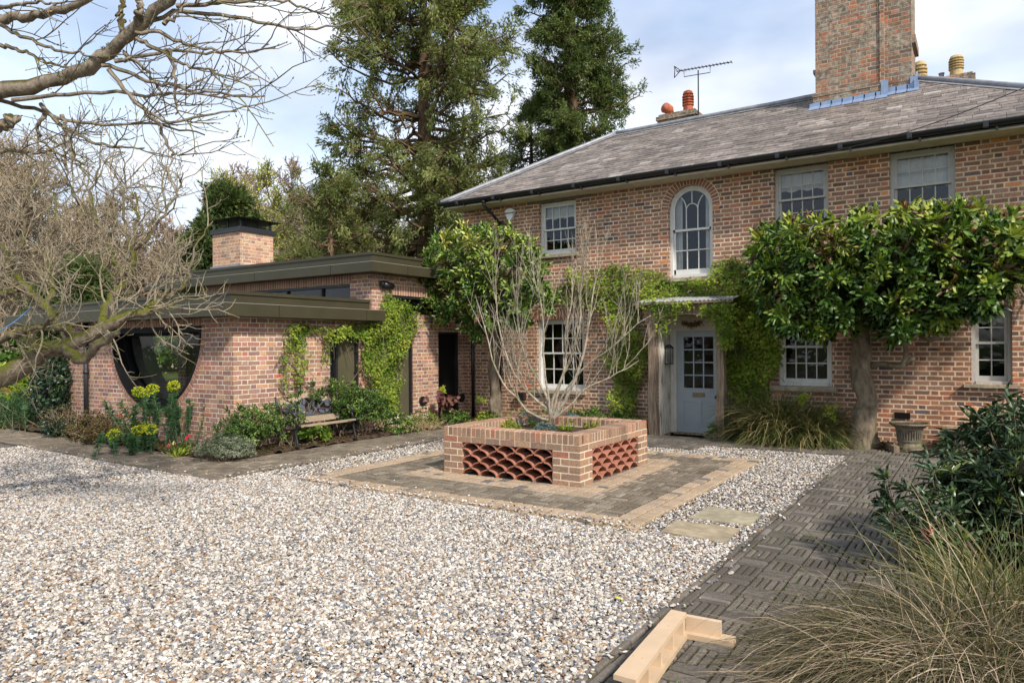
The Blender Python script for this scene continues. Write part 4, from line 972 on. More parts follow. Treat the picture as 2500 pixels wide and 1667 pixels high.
def flash(x0, x1, yf, h=.10):
    n = max(1, round((x1-x0)/.2))
    for k in range(n):
        a = x0+(x1-x0)*k/n; b2 = x0+(x1-x0)*(k+1)/n+.02; zz = rz(yf)
        mb.hexa([(a, yf-.012, zz-.05), (b2, yf-.012, zz-.05), (b2, yf-.003, zz-.05), (a, yf-.003, zz-.05), (a, yf-.012, zz+h), (b2, yf-.012, zz+h+.012), (b2, yf-.003, zz+h+.012), (a, yf-.003, zz+h)])
        mb.hexa([(a, yf-.16, rz(yf-.16)+.028), (b2, yf-.16, rz(yf-.16)+.028), (b2, yf, zz+.03), (a, yf, zz+.03), (a, yf-.16, rz(yf-.16)+.034), (b2, yf-.16, rz(yf-.16)+.034), (b2, yf, zz+.04), (a, yf, zz+.04)])
flash(-2.80, -1.46, cyf-.04, .10); flash(-1.50, -.96, cyf+.055, .11)
for x in (-1.55, -1.08): mb.box((x, cyf-.06+(.09 if x > -1.3 else 0), rz(cyf)-.02), (x+.12, cyf-.045+(.09 if x > -1.3 else 0), rz(cyf)+.27))
for k in range(3): y = cyf+k*.18; mb.hexa([(-1.015, y, rz(y)), (-.99, y, rz(y)), (-.99, y+.2, rz(y)), (-1.015, y+.2, rz(y)), (-1.015, y, rz(y)+.2), (-.99, y, rz(y)+.2), (-.99, y+.2, rz(y)+.3), (-1.015, y+.2, rz(y)+.3)])
mb.build('lead_flashing', plain('new_lead', (.22, .29, .42), .45, .5, .2, 8, .2), chim)

# small chimney with two red pots
c0 = np.array([-6.62, 16.6, 6.35])
mb = MB(); mb.box((-6.60, 16.6, 6.2), (-5.72, 17.2, 7.10)); mb.box((-6.64, 16.56, 7.10), (-5.68, 17.24, 7.18)); mb.box((-6.67, 16.53, 7.18), (-5.65, 17.27, 7.27)); mb.box((-6.62, 16.58, 7.27), (-5.70, 17.22, 7.33))
ch2 = mb.build('chimney', M['chimney_brick'], house); ch2['label'] = 'small brick chimney with two red clay pots and an aerial'
def louvre_pot(cx, cy, z, h, r, mat, parent, lab=None):
    mb = MB(); pr = [(r*1.1, 0), (r*1.12, h*.06), (r, h*.09), (r*.92, h*.35)]
    for k in range(4): z_ = h*(.38+.11*k); pr += [(r*1.12, z_), (r*1.14, z_+h*.05), (r*.8, z_+h*.06), (r*.8, z_+h*.10)]
    pr += [(r*1.05, h*.84), (r*.85, h*.95), (r*.4, h), (0.001, h)]
    mb.lathe((cx, cy, z), pr, 16); o = mb.build('chimney_pot', mat, parent, False)
    if lab: o['label'] = lab
    return o
red = plain('red_clay', (.40, .12, .06), .8, .2, nscale=20, namp=.25)
louvre_pot(-5.98, 16.9, 7.30, .60, .125, red, ch2, 'tall louvred red clay chimney pot')
mb = MB(); mb.lathe((-6.45, 16.9, 7.28), [(.13, 0), (.13, .1), (.10, .12), (.10, .18)], 14); mb.tube([(-6.45, 16.9, 7.42), (-6.45, 16.85, 7.50), (-6.49, 16.70, 7.52)], [.10, .12, .13], 14); mb.tube([(-6.49, 16.702, 7.52), (-6.492, 16.695, 7.521)], [.09, .09], 12); mb.build('chimney_pot', red, ch2, True)['label'] = 'short hooded red clay chimney pot'
# aerial
mb = MB(); ax, ay = -5.62, 16.6
mb.tube([(ax, ay, 7.0), (ax, ay, 8.22)], .016, 6); a = PY(1652, 175, ay); b = PY(1786, 152, ay); mb.tube([a, b], .012, 6)
for k in range(15): p = a+(b-a)*(.1+.9*k/14); mb.tube([p-[.0, .085, .0]+[0, 0, .0], p+[0, .085, 0]], .006, 4); mb.tube([p-[0, 0, .03], p+[0, 0, .03]], .006, 4)
p0 = a+(b-a)*.14; p1 = a+(b-a)*.62; q0 = p0-[0, 0, .16]; q1 = p1-[0, 0, .16]
mb.tube([p0, q0, q1, p1], .010, 6)
for dz in (-.14, .14): mb.tube([a+[0, -.12, 0], a+[-.06, 0, dz]], .01, 4); mb.tube([a+[0, .12, 0], a+[-.06, 0, dz]], .01, 4); mb.tube([a+[.1, 0, 0], a+[-.06, 0, dz]], .01, 4)
mb.build('tv_aerial', M['black_metal'], ch2)
# far chimney with two cream pots
mb = MB(); mb.box((-1.26, 18.0, 6.2), (-1.0, 18.6, 7.27)); mb.box((-1.0, 18.0, 6.4), (-.12, 18.6, 7.25)); mb.box((-1.03, 17.97, 7.25), (-.09, 18.63, 7.40)); mb.box((-.98, 18.02, 7.40), (-.14, 18.58, 7.45)); ch3 = mb.build('chimney', M['chimney_brick'], house); ch3['label'] = 'far brick chimney stack with two cream louvred pots, behind the right hip'
louvre_pot(-.44, 18.2, 7.42, .50, .13, M['cream_pot'], ch3, 'upper cream chimney pot on the stack'); louvre_pot(-1.13, 18.3, 7.28, .70, .13, M['cream_pot'], ch3, 'cream chimney pot beside the tall chimney')
mb = MB(); mb.lathe((-.72, 18.3, 7.4), [(.05, 0), (.05, .2), (.06, .2), (.06, .22)], 12); mb.build('flue', M['lead'], ch3)
# extra low vents, cables
mb = MB(); mb.box((-1.20, YF-.02, .46), (-.98, YF+.01, .56)); mb.build('air_vent', M['dark'], house)
mb = MB(); mb.box((-8.50, YF-.12, .50), (-8.33, YF, .66)); mb.build('vent_hood', M['black_plastic'], house)
mb = MB(); pts = [(-5.9+1.0, YF-.52, 4.7)]
A_ = PY(1985, 380, 12.45); B_ = PY(2500, 215, 12.0); mb.tube([A_+(B_-A_)*t_/12-np.array([0, 0, .10*math.sin(math.pi*t_/12)]) for t_ in range(15)], .007, 5); mb.build('overhead_cable', M['black_metal'], house)
# alarm box
AL = PY(1248, 524, YF); s = .125
mb = MB(); shape = []
for a in range(13): t_ = a/12; x = -1+2*t_; shape.append((x, .62+.38*math.cos(x*math.pi/2)*1.0))
for a in range(1, 8): t_ = a/8; shape.append((1-t_-.0+.16*math.sin(math.pi*t_), .62-2.0*t_))
shape.append((0, -1.32))
for a in range(7, 0, -1): t_ = a/8; shape.append((-1+t_-.16*math.sin(math.pi*t_), .62-2.0*t_))
n = len(shape); Vf = [(AL[0]+x*s, YF-.075, AL[2]+z*s) for x, z in shape]; Vb = [(AL[0]+x*s, YF, AL[2]+z*s) for x, z in shape]
mb.add(Vf+Vb, [tuple(range(n))]+[(i, (i+1) % n, n+(i+1) % n, n+i) for i in range(n)], .5)
al = mb.build('alarm_box', plain('alarm_white', (.78, .79, .80), .35, .4, namp=.03), house); al['label'] = 'white shield-shaped alarm box under the eaves'
def text(body, size, loc, rot, mat, parent, name='lettering', bold=.0):
    c = bpy.data.curves.new(name, 'FONT'); c.body = body; c.size = size; c.align_x = 'CENTER'; c.align_y = 'CENTER'; c.extrude = .001; c.offset = bold
    o = bpy.data.objects.new(name, c); col.objects.link(o); c.materials.append(mat)
    dg = bpy.context.evaluated_depsgraph_get(); me_ = bpy.data.meshes.new_from_object(o.evaluated_get(dg)); bpy.data.objects.remove(o)
    o = bpy.data.objects.new(name, me_); col.objects.link(o); o.location = Vector(loc)-Vector(world_loc(parent)); o.rotation_euler = rot; o.parent = parent
    if not me_.materials: me_.materials.append(mat)
    return o
text('BANHAM', .056, (AL[0], YF-.078, AL[2]+.02), (math.pi/2, 0, 0), M['black_metal'], al, bold=.0012)

# ================================================================ ANNEX
XA = -10.0; YA = 7.0; YU = 10.1
annex = empty('brick_annex', (-12, 9, 0), 'low modern brick annex with flat olive metal roofs and a half-round window', 'annex')
ap = lambda u, v, d: (u, YA+d, v); xp = lambda u, v, d: (XA-d, u, v); up_ = lambda u, v, d: (u, YU+d, v)
DC = (-12.31, 2.06, 1.46)
half = dict(u0=DC[0]-DC[2], u1=DC[0]+DC[2], lo=lambda u: DC[1]-math.sqrt(max(0, DC[2]**2-(u-DC[0])**2)), hi=lambda u: DC[1], n=48)
mb = MB()
strip_wall(mb, ap, -15.67, XA, -.1, 2.30, [half], .30)
side_ops = [rect(9.02, 9.75, .12, 2.02), rect(10.57, 11.30, .10, 2.04), rect(12.14, 12.87, .10, 2.0)]
strip_wall(mb, xp, YA, YU, -.1, 2.30, side_ops[:1], .22)
strip_wall(mb, xp, YU, 13.1, -.1, 3.35, side_ops[1:]+[rect(10.55, 12.1, 2.36, 2.73)], .22)
strip_wall(mb, up_, -15.67, XA, 2.2, 3.35, [rect(-14.6, -10.6, 2.62, 2.95)], .15)
strip_wall(mb, lambda u, v, d: (-15.67+d, u, v), YA, YU, -.1, 2.30, [rect(7.3, 9.9, .1, 2.1)], .1); strip_wall(mb, lambda u, v, d: (-15.67+d, u, v), YU, 13.1, -.1, 3.3, [], .1)  # wide opening in the unseen left wall, added to light the interior
mb.quad((-15.67, 13.1, -.1), (XA, 13.1, -.1), (XA, 13.1, 3.35), (-15.67, 13.1, 3.35))
mb.build('wall', M['annex_brick'], annex)
mb = MB()
M['annex_soldier'] = tinted('annex_soldier', [(0, (.22, .12, .09)), (.5, (.28, .15, .105)), (1, (.33, .19, .13))], .85, .2, 45, .2, .4)
soldiers(mb, ap, -13.85, -10.85, 2.065, 2.19, .077); mb.build('soldier_course', [M['annex_soldier'], M['mortar']], annex); mb = MB(); soldiers(mb, up_, -15.5, -10.55, 2.955, 3.15, .077); mb.build('soldier_course', [M['annex_soldier'], M['mortar']], annex); mb = MB(); soldiers(mb, xp, 10.5, 12.3, 2.735, 2.93, .077); mb.build('soldier_course', [M['annex_soldier'], M['mortar']], annex); mb = MB()
n = 74
for k in range(n):
    a0 = math.pi+math.pi*k/n+.007; a1 = math.pi+math.pi*(k+1)/n-.007; q = []
    for d in (-.004, .06):
        for r, a in ((DC[2]+.003, a0), (DC[2]+.105, a0), (DC[2]+.105, a1), (DC[2]+.003, a1)): q.append(ap(DC[0]+r*math.cos(a), DC[1]+r*math.sin(a), d))
    mb.hexa(q)
mb.build('round_brick_trim', M['annex_soldier'], annex)
# roofs: fascia box + recessed upstand with capping
def flat_roof(x0, x1, y0, y1, z0, zf, zu, ins, name, right_in=0):
    mb = MB(); mb.box((x0, y0, z0), (x1, y1, zf)); mb.box((x0+ins, y0+ins, zf), (x1-ins, y1-right_in, zu-.055)); mb.box((x0+ins-.02, y0+ins-.02, zu-.055), (x1-ins+.02, y1-right_in, zu))
    r = mb.build('roof', M['olive_metal'], annex)
    sm = MB(); sm.box((x0-.004, y0-.004, zf-.006), (x1+.004, y0+.02, zf+.003)); sm.box((x1-.02, y0+.02, zf-.006), (x1+.004, y1+.004, zf+.003)); sm.build('drip_edge', plain('edge_trim', (.30, .29, .24), .35, .5, .3), r)
    x = x1-1.15
    while x > x0: sm = MB(); sm.box((x-.0025, y0-.003, z0), (x+.0025, y0+.0, zf-.006)); sm.build('seam', M['dark'], r); x -= 2.4
    y = y0+1.0
    while y < y1: sm = MB(); sm.box((x1, y-.0025, z0), (x1+.003, y+.0025, zf-.006)); sm.build('seam', M['dark'], r); y += 2.0
    return r
flat_roof(-17.5, -9.7, 6.66, 10.16, 2.185, 2.39, 2.60, .30, 'roof', .12)
mb = MB(); mb.box((-15.9, 10.0, 2.4), (-10.15, 10.05, 2.61)); mb.build('upstand', M['olive_metal'], annex)
flat_roof(-17.6, -9.68, 9.8, 13.05, 3.13, 3.32, 3.54, .22, 'roof')
# half round window: deep dark ring, glass, inner ring
R_ = DC[2]
mb = MB(); arc_box(mb, ap, DC[0], DC[1], R_-.05, R_-.002, math.pi, 2*math.pi, -.012, .34, 48); arc_box(mb, ap, DC[0], DC[1], R_-.13, R_-.05, math.pi, 2*math.pi, .20, .32, 48)
mb.pbox(ap, DC[0]-R_, DC[0]+R_, DC[1]-.10, DC[1]-.001, .0, .32, .5); mb.pbox(ap, DC[0]-R_+.05, DC[0]+R_-.05, DC[1]-.15, DC[1]-.10, .2, .3, .5)
hw = mb.build('window', plain('matt_black', (.006, .006, .0065), .6, .15), annex); hw['label'] = 'half-round window with a deep black metal frame'
mb = MB(); n = 40; rr = R_-.12; mb.add([ap(DC[0]+rr*math.cos(math.pi+math.pi*k/n), DC[1]-.12+rr*math.sin(math.pi+math.pi*k/n), .26) for k in range(n+1)], [tuple(range(n+1))]); mb.build('pane', M['glass'], hw)
mb = MB(); arc_box(mb, ap, DC[0], DC[1], R_-.12, R_-.08, math.pi, 2*math.pi, .33, .75, 40); mb.build('inner_reveal', plain('reveal', (.16, .16, .12), .6, .3), hw)
def side_window(y0, y1, z0, z1, panel, strip, lab, name):
    mb = MB(); a, b2 = .04, .10; Bx = lambda *q: mb.pbox(xp, *q, .5)
    Bx(y0, y0+a, z0, z1, .02, .2); Bx(y1-a, y1, z0, z1, .02, .2); Bx(y0+a, y1-a, z1-a, z1, .02, .2); Bx(y0+a, y1-a, z0, z0+a, .02, .2)
    if strip: Bx(y0+strip, y0+strip+.05, z0+a, z1-a, .06, .2)
    o = mb.build(name, M['black_metal'], annex); o['label'] = lab
    if panel:
        q = MB(); q.pbox(xp, y0+(strip or 0)+.04, y1-a, z0+a, z1-a, .09, .13, .5); q.build('panel', M[panel], o)
    if strip or not panel:
        q = MB(); e = y0+strip if strip else y1-a; q.quad(xp(y0+a, z0+a, .12), xp(e, z0+a, .12), xp(e, z1-a, .12), xp(y0+a, z1-a, .12)); q.build('pane', M['glass'], o)
    return o
side_window(9.02, 9.75, .12, 2.02, 'olive_panel', .2, 'tall narrow opening with an olive panel behind the bench', 'window')
side_window(10.57, 11.30, .10, 2.04, 'olive_panel', .0, 'tall olive door panel beside the vine column', 'side_door')
side_window(12.14, 12.87, .10, 2.0, 'dark', 0, 'tall near-black door next to the old house', 'side_door')
mb = MB(); mb.pbox(xp, 10.55, 12.1, 2.36, 2.40, .02, .2); mb.pbox(xp, 10.55, 12.1, 2.68, 2.73, .02, .2)
for y in (10.55, 11.05, 11.6, 12.06): mb.pbox(xp, y, y+.04, 2.40, 2.68, .03, .18)
tw = mb.build('window', M['black_metal'], annex); tw['label'] = 'high strip window above the side doors'
mb = MB(); mb.quad(xp(10.6, 2.4, .1), xp(12.06, 2.4, .1), xp(12.06, 2.68, .1), xp(10.6, 2.68, .1)); mb.build('pane', M['glass'], tw)
mb = MB()
mb.pbox(up_, -14.6, -10.6, 2.90, 2.95, .02, .14); mb.pbox(up_, -14.6, -10.6, 2.62, 2.65, .02, .14)
for x in (-14.6, -13.6, -12.6, -11.5, -10.64): mb.pbox(up_, x, x+.04, 2.65, 2.90, .03, .13)
cw = mb.build('window', M['black_metal'], annex); cw['label'] = 'long clerestory window between the two flat roofs'
mb = MB(); mb.quad(up_(-14.58, 2.65, .08), up_(-10.62, 2.65, .08), up_(-10.62, 2.9, .08), up_(-14.58, 2.9, .08)); mb.build('pane', M['glass'], cw)
# interior: floor, back walls, brick pillar seen through the round window
mb = MB(); mb.box((-15.6, 7.36, -.05), (-10.25, 13.0, .02)); mb.quad((-15.6, 10.9, 0), (-10.2, 10.9, 0), (-10.2, 10.9, 3.1), (-15.6, 10.9, 3.1)); mb.build('interior', plain('annex_room', (.10, .09, .07), .7, .3), annex)
mb = MB(); mb.box((-14.45, 9.3, 0), (-13.85, 9.6, 2.1)); mb.box((-15.5, 9.4, 0), (-15.2, 9.7, 2.1)); mb.build('inner_pillar', M['annex_brick'], annex)
mb = MB(); mb.box((-13.45, 9.0, 0), (-13.38, 9.06, 2.1)); mb.box((-12.7, 9.0, 0), (-12.62, 9.1, 2.1)); mb.box((-12.1, 9.3, 0), (-11.8, 9.4, 1.2)); mb.build('inner_post', M['olive_panel'], annex)
# round flue grilles, wall light, downpipe
mb = MB()
for y, z in ((11.58, .52), (12.95, .50)):
    mb = MB(); mb.tube([(XA-.01, y, z), (XA+.03, y, z)], .10, 20); mb.tube([(XA+.03, y, z), (XA+.045, y, z)], .085, 20); mb.build('flue_grille', M['black_plastic'], annex)
mb = MB(); mb.tube([(XA, 10.36, 2.93), (XA+.05, 10.36, 2.93), (XA+.10, 10.36, 2.92)], [.05, .075, .075], 14); mb.tube([(XA+.06, 10.36, 2.92), (XA+.06, 10.62, 2.90)], .07, 14); mb.build('security_light', M['black_plastic'], annex, True)
mb = MB(); mb.tube([(-14.58, YA-.06, 2.18), (-14.58, YA-.06, .0)], .045, 10); mb.tube([(-14.58, YA-.06, 1.2), (-14.58, YA-.06, 1.26)], .055, 10); mb.build('downpipe', M['black_metal'], annex, True)
# annex chimney
mb = MB(); mb.box((-15.25, 10.14, 3.3), (-14.197, 11.05, 4.36)); ac = mb.build('chimney', M['annex_chimney_brick'], annex); ac['label'] = 'short pale brick chimney with a black cowl on the annex roof'
mb = MB(); mb.box((-15.29, 10.10, 4.36), (-14.157, 11.09, 4.47)); mb.build('coping', M['black_metal'], ac)
mb = MB()
for x in (-15.2, -14.72, -14.24):
    for y in (10.19, 11.0): mb.box((x-.015, y-.015, 4.47), (x+.015, y+.015, 4.66))
x0, x1, y0, y1 = -15.42, -14.03, 9.98, 11.21
mb.hexa([(x0, y0, 4.66), (x1, y0, 4.66), (x1, y1, 4.66), (x0, y1, 4.66), (x0+.62, y0+.55, 4.76), (x1-.62, y0+.55, 4.76), (x1-.62, y1-.55, 4.76), (x0+.62, y1-.55, 4.76)])
for k in range(22):
    x = -15.2+.96*k/21; mb.box((x-.002, 10.19, 4.47), (x+.002, 10.194, 4.64)); y = 10.19+.81*k/21; mb.box((-14.244, y-.002, 4.47), (-14.24, y+.002, 4.64))
for z in (4.51, 4.55, 4.59, 4.63): mb.box((-15.2, 10.19, z-.002), (-14.24, 10.194, z+.002)); mb.box((-14.244, 10.19, z-.002), (-14.24, 11.0, z+.002))
mb.build('cowl', M['black_metal'], ac)
mb = MB(); mb.box((-15.29, 10.10, 3.28), (-14.157, 11.09, 3.60)); mb.box((-14.19, 10.09, 3.2), (-14.16, 10.11, 3.62)); mb.build('lead_flashing', M['lead'], ac)

# ================================================================ BENCH
bx = -9.27
bench = empty('garden_bench', (bx, 8.3, 0), 'garden bench with black cast iron ends, wooden slats and a floral back panel', 'bench')
def iron_end(y):
    mb = MB()
    mb.tube([(bx+.02, y, .02), (bx-.0, y, .14), (bx-.045, y, .30), (bx-.02, y, .40), (bx+.05, y, .425), (bx+.08, y, .40)], [.026, .02, .018, .02, .024, .018], 8)
    mb.tube([(bx-.02, y, .385), (bx-.12, y, .34), (bx-.28, y, .33), (bx-.40, y, .38), (bx-.46, y, .55), (bx-.52, y, .80), (bx-.545, y, .86)], [.02, .02, .02, .022, .022, .02, .018], 8)
    mb.tube([(bx-.36, y, .36), (bx-.42, y, .2), (bx-.50, y, .02)], [.02, .018, .024], 8)
    mb.tube([(bx-.47, y, .60), (bx-.30, y, .62), (bx-.12, y, .62), (bx-.04, y, .585), (bx-.05, y, .55), (bx-.09, y, .56)], [.016, .018, .022, .024, .018, .014], 8)
    mb.tube([(bx-.10, y, .60), (bx-.07, y, .50), (bx-.03, y, .42)], .013, 8); mb.tube([(bx-.30, y, .61), (bx-.24, y, .5), (bx-.30, y, .36)], .01, 6)
    mb.build('iron_end', M['black_metal'], bench, True)
BY0, BY1 = 7.66, 8.93
iron_end(BY0); iron_end(BY1)
mb = MB(); mb.box((bx-.005, BY0+.02, .395), (bx+.045, BY1-.02, .42)); mb.build('seat_slat', M['bench_wood'], bench)
mb = MB(); mb.box((bx-.28, BY0+.02, .355), (bx-.16, BY1-.02, .378)); mb.build('seat_slat', M['bench_wood'], bench)
mb = MB(); mb.box((bx-.42, BY0+.02, .40), (bx-.395, BY1-.02, .50)); mb.build('seat_slat', M['bench_wood'], bench)
mb = MB(); n = 30; topz = lambda s_: .795+.10*math.exp(-((s_-.5)/.19)**2)+.012*abs(s_-.5)*2
for k in range(n):
    s0, s1 = k/n, (k+1)/n; y0, y1 = BY0+(BY1-BY0)*s0, BY0+(BY1-BY0)*s1; z0_, z1_ = topz(s0), topz(s1); h = .075
    mb.hexa([(bx-.535, y0, z0_-h), (bx-.535, y1, z1_-h), (bx-.510, y1, z1_-h), (bx-.510, y0, z0_-h), (bx-.56, y0, z0_), (bx-.56, y1, z1_), (bx-.53, y1, z1_), (bx-.53, y0, z0_)])
mb.build('back_rail', M['bench_wood'], bench)
mb = MB(); bp_ = lambda s_, z: np.array([bx-.43-(z-.45)*.24, BY0+.05+(BY1-BY0-.1)*s_, z])
mb.tube([bp_(0, .50), bp_(.25, .50), bp_(.5, .50), bp_(1, .50)], .008, 6); mb.tube([bp_(k/20, topz(.04+.92*k/20)-.085) for k in range(21)], .009, 6)
for c in ([(.0, .52), (.2, .60), (.33, .66), (.4, .78)], [(.2, .60), (.35, .55), (.5, .52)], [(.45, .80), (.52, .70), (.50, .60), (.6, .51)], [(.55, .52), (.66, .62), (.8, .72), (.86, .76)], [(.66, .62), (.82, .60), (.98, .55)], [(.33, .66), (.2, .72), (.06, .72)], [(.52, .70), (.62, .76), (.68, .80)], [(.80, .72), (.92, .70), (.99, .64)], [(.60, .56), (.72, .52)], [(.1, .50), (.12, .60), (.05, .68)]):
    mb.tube([bp_(*q) for q in c], .007, 5)
for (s_, z, r, a, e) in [(.37, .64, .075, 0, 1.0), (.44, .74, .05, 1, .6), (.52, .56, .06, .6, .55), (.47, .54, .04, 2.2, .6), (.60, .70, .055, 1.3, .45), (.70, .66, .05, 1.9, .5), (.74, .56, .065, -.4, .45), (.85, .57, .05, .3, .5), (.88, .70, .07, 0, .9), (.15, .68, .05, .4, .6), (.24, .66, .045, 2.6, .6), (.28, .74, .04, 1.3, .6), (.08, .63, .035, 0, .7), (.63, .61, .045, -.9, .45), (.93, .60, .04, 1, .6), (.33, .56, .035, .2, .6)]:
    vs = []; n = 12
    for k in range(n): t_ = 2*math.pi*k/n; x, y = r*math.cos(t_)*(1+.12*math.cos(3*t_)), r*e*math.sin(t_); vs.append(bp_(s_, z)+np.array([-.24*(x*math.sin(a)+y*math.cos(a)), x*math.cos(a)-y*math.sin(a), x*math.sin(a)+y*math.cos(a)]))
    bk = [v-np.array([.012, 0, 0]) for v in vs]; mb.add(vs+bk, [tuple(range(n)), tuple(range(2*n-1, n-1, -1))]+[(i, (i+1) % n, n+(i+1) % n, n+i) for i in range(n)])
mb.build('floral_panel', plain('grey_iron', (.10, .11, .13), .55, .4, .3), bench)

# ================================================================ TIMBER FRAME on the path
tf = empty('timber_trestle', (-1.43, 3.5, .02), 'new pale timber frame offcut lying on the brick path', 'trestle')
A = np.array([-1.516, 3.94]); B_ = np.array([-1.425, 3.94]); C_ = np.array([-1.335, 3.02]); D_ = np.array([-1.447, 3.02])
def prism(mb, q, z0, z1): mb.hexa([(x, y, z0) for x, y in q]+[(x, y, z1) for x, y in q])
mb = MB(); prism(mb, [A, D_, C_, B_], .135, .160)
for x, y in ((-1.49, 3.7), (-1.44, 3.7), (-1.45, 3.25), (-1.40, 3.25)): mb.cm = 1; mb.tube([(x, y, .1595), (x, y, .1608)], .0022, 8); mb.cm = 0
mb.build('top_board', [M['timber'], M['dark']], tf)
ax = (C_-B_)/np.linalg.norm(C_-B_); sd = np.array([ax[1], -ax[0]]);  # sd points to -x? keep right hand side
sd = sd if sd[0] > 0 else -sd
def off(p, a, s_): return p+ax*a+sd*s_
mb = MB(); prism(mb, [off(B_, .02, -.085), off(B_, .93, -.085), off(B_, .93, .012), off(B_, .02, .012)], .022, .050); mb.build('bottom_board', M['timber'], tf)
for a in (.0, .22, .45, .66, .86):
    mb = MB(); prism(mb, [off(B_, a+.02, -.07), off(B_, a+.055, -.07), off(B_, a+.055, -.004), off(B_, a+.02, -.004)], .0505, .1345); mb.build('spacer_block', M['timber'], tf)
mb = MB(); prism(mb, [(-1.47, 4.01), (-1.445, 3.905), (-1.16, 3.93), (-1.165, 4.02)], .022, .052); mb.build('arm_board', M['timber'], tf)
mb = MB(); prism(mb, [(-1.44, 3.985), (-1.435, 3.95), (-1.235, 3.965), (-1.24, 4.0)], .0525, .134); mb.build('upright_board', M['timber'], tf)
mb = MB(); prism(mb, [(-1.36, 3.07), (-1.355, 3.03), (-1.05, 2.98), (-1.05, 3.03)], .09, .125); mb.build('near_batten', M['timber'], tf)
# yellow leaf
P = GZ(1499, 1459, .012)[None]; o = leaf_obj('fallen_leaf', [leaves(P, np.array([[.8, -.1, .1]]), np.array([[0, 0, 1.]]), .07, .025, 'big', np.array([1.]))], plain('yellow', (.62, .60, .02), .6, .2)); tag(o, 'single yellow leaf lying on the gravel', 'leaf')

# ================================================================ STONE POTS, STONES, BLOCK
def urn(x, y, s_, lab, z0=.05):
    mb = MB(); pr = [(.20, 0), (.225, .01), (.225, .05), (.20, .07), (.185, .12), (.20, .15), (.205, .165), (.19, .18), (.185, .26), (.20, .33), (.24, .40), (.31, .45), (.335, .465), (.33, .49), (.30, .49), (.285, .46)]
    mb.lathe((x, y, z0), [(r*s_, z*s_) for r, z in pr], 32)
    for k in range(30): a = 2*math.pi*k/30; c = (x+.195*s_*math.cos(a), y+.195*s_*math.sin(a)); mb.tube([(c[0], c[1], z0+.19*s_), (x+.215*s_*math.cos(a), y+.215*s_*math.sin(a), z0+.35*s_)], .011*s_, 5)
    o = mb.build('stone_urn', bark_mat('urn_stone', (.10, .085, .06), (.24, .20, .145), .35, (.09, .085, .03), 14), None, False); tag(o, lab, 'urn', 'stone urns by the wall')
    q = MB(); q.lathe((x, y, z0+.455*s_), [(.29*s_, 0), (.29*s_, .005), (.001, .02)], 20); q.build('soil', M['soil'], o)
    return o
urn(-.95, 12.5, .84, 'large moss-topped stone urn beside the magnolia trunk'); urn(-.30, 12.75, .78, 'smaller stone urn half hidden by the rhododendron', .0)
mb = MB(); prism(mb, [(-1.28, 12.55), (-1.13, 12.2), (-1.06, 12.23), (-1.2, 12.58)], .0, .12); tag(mb.build('timber_block', M['oak']), 'weathered timber edging block by the large urn', 'timber block')
def rock(c, r, seed, lab, name='stone'):
    rg = np.random.default_rng(seed); me_ = bpy.data.meshes.new('t'); import bmesh
    bmm = bmesh.new(); bmesh.ops.create_icosphere(bmm, subdivisions=2, radius=1.)
    V = np.array([v.co[:] for v in bmm.verts]); F = np.array([[v.index for v in f.verts] for f in bmm.faces]); bmm.free()
    V = V*(1+rg.normal(0, .10, (len(V), 1)))*np.array(r)+np.array(c)
    o = mesh_np(name, V, [F], M['slab'], None); bpy.data.meshes.remove(me_); return tag(o, lab, 'stone', 'stones beside the porch')
rock((-4.12, 12.58, .05), (.10, .07, .055), 1, 'flat buff stone on the path before the door'); rock((-3.98, 12.55, .07), (.07, .07, .09), 2, 'upright lumpy stone beside the fern at the door'); rock((-5.34, 12.35, .10), (.12, .10, .13), 4, 'large mossy stone at the foot of the left porch post')

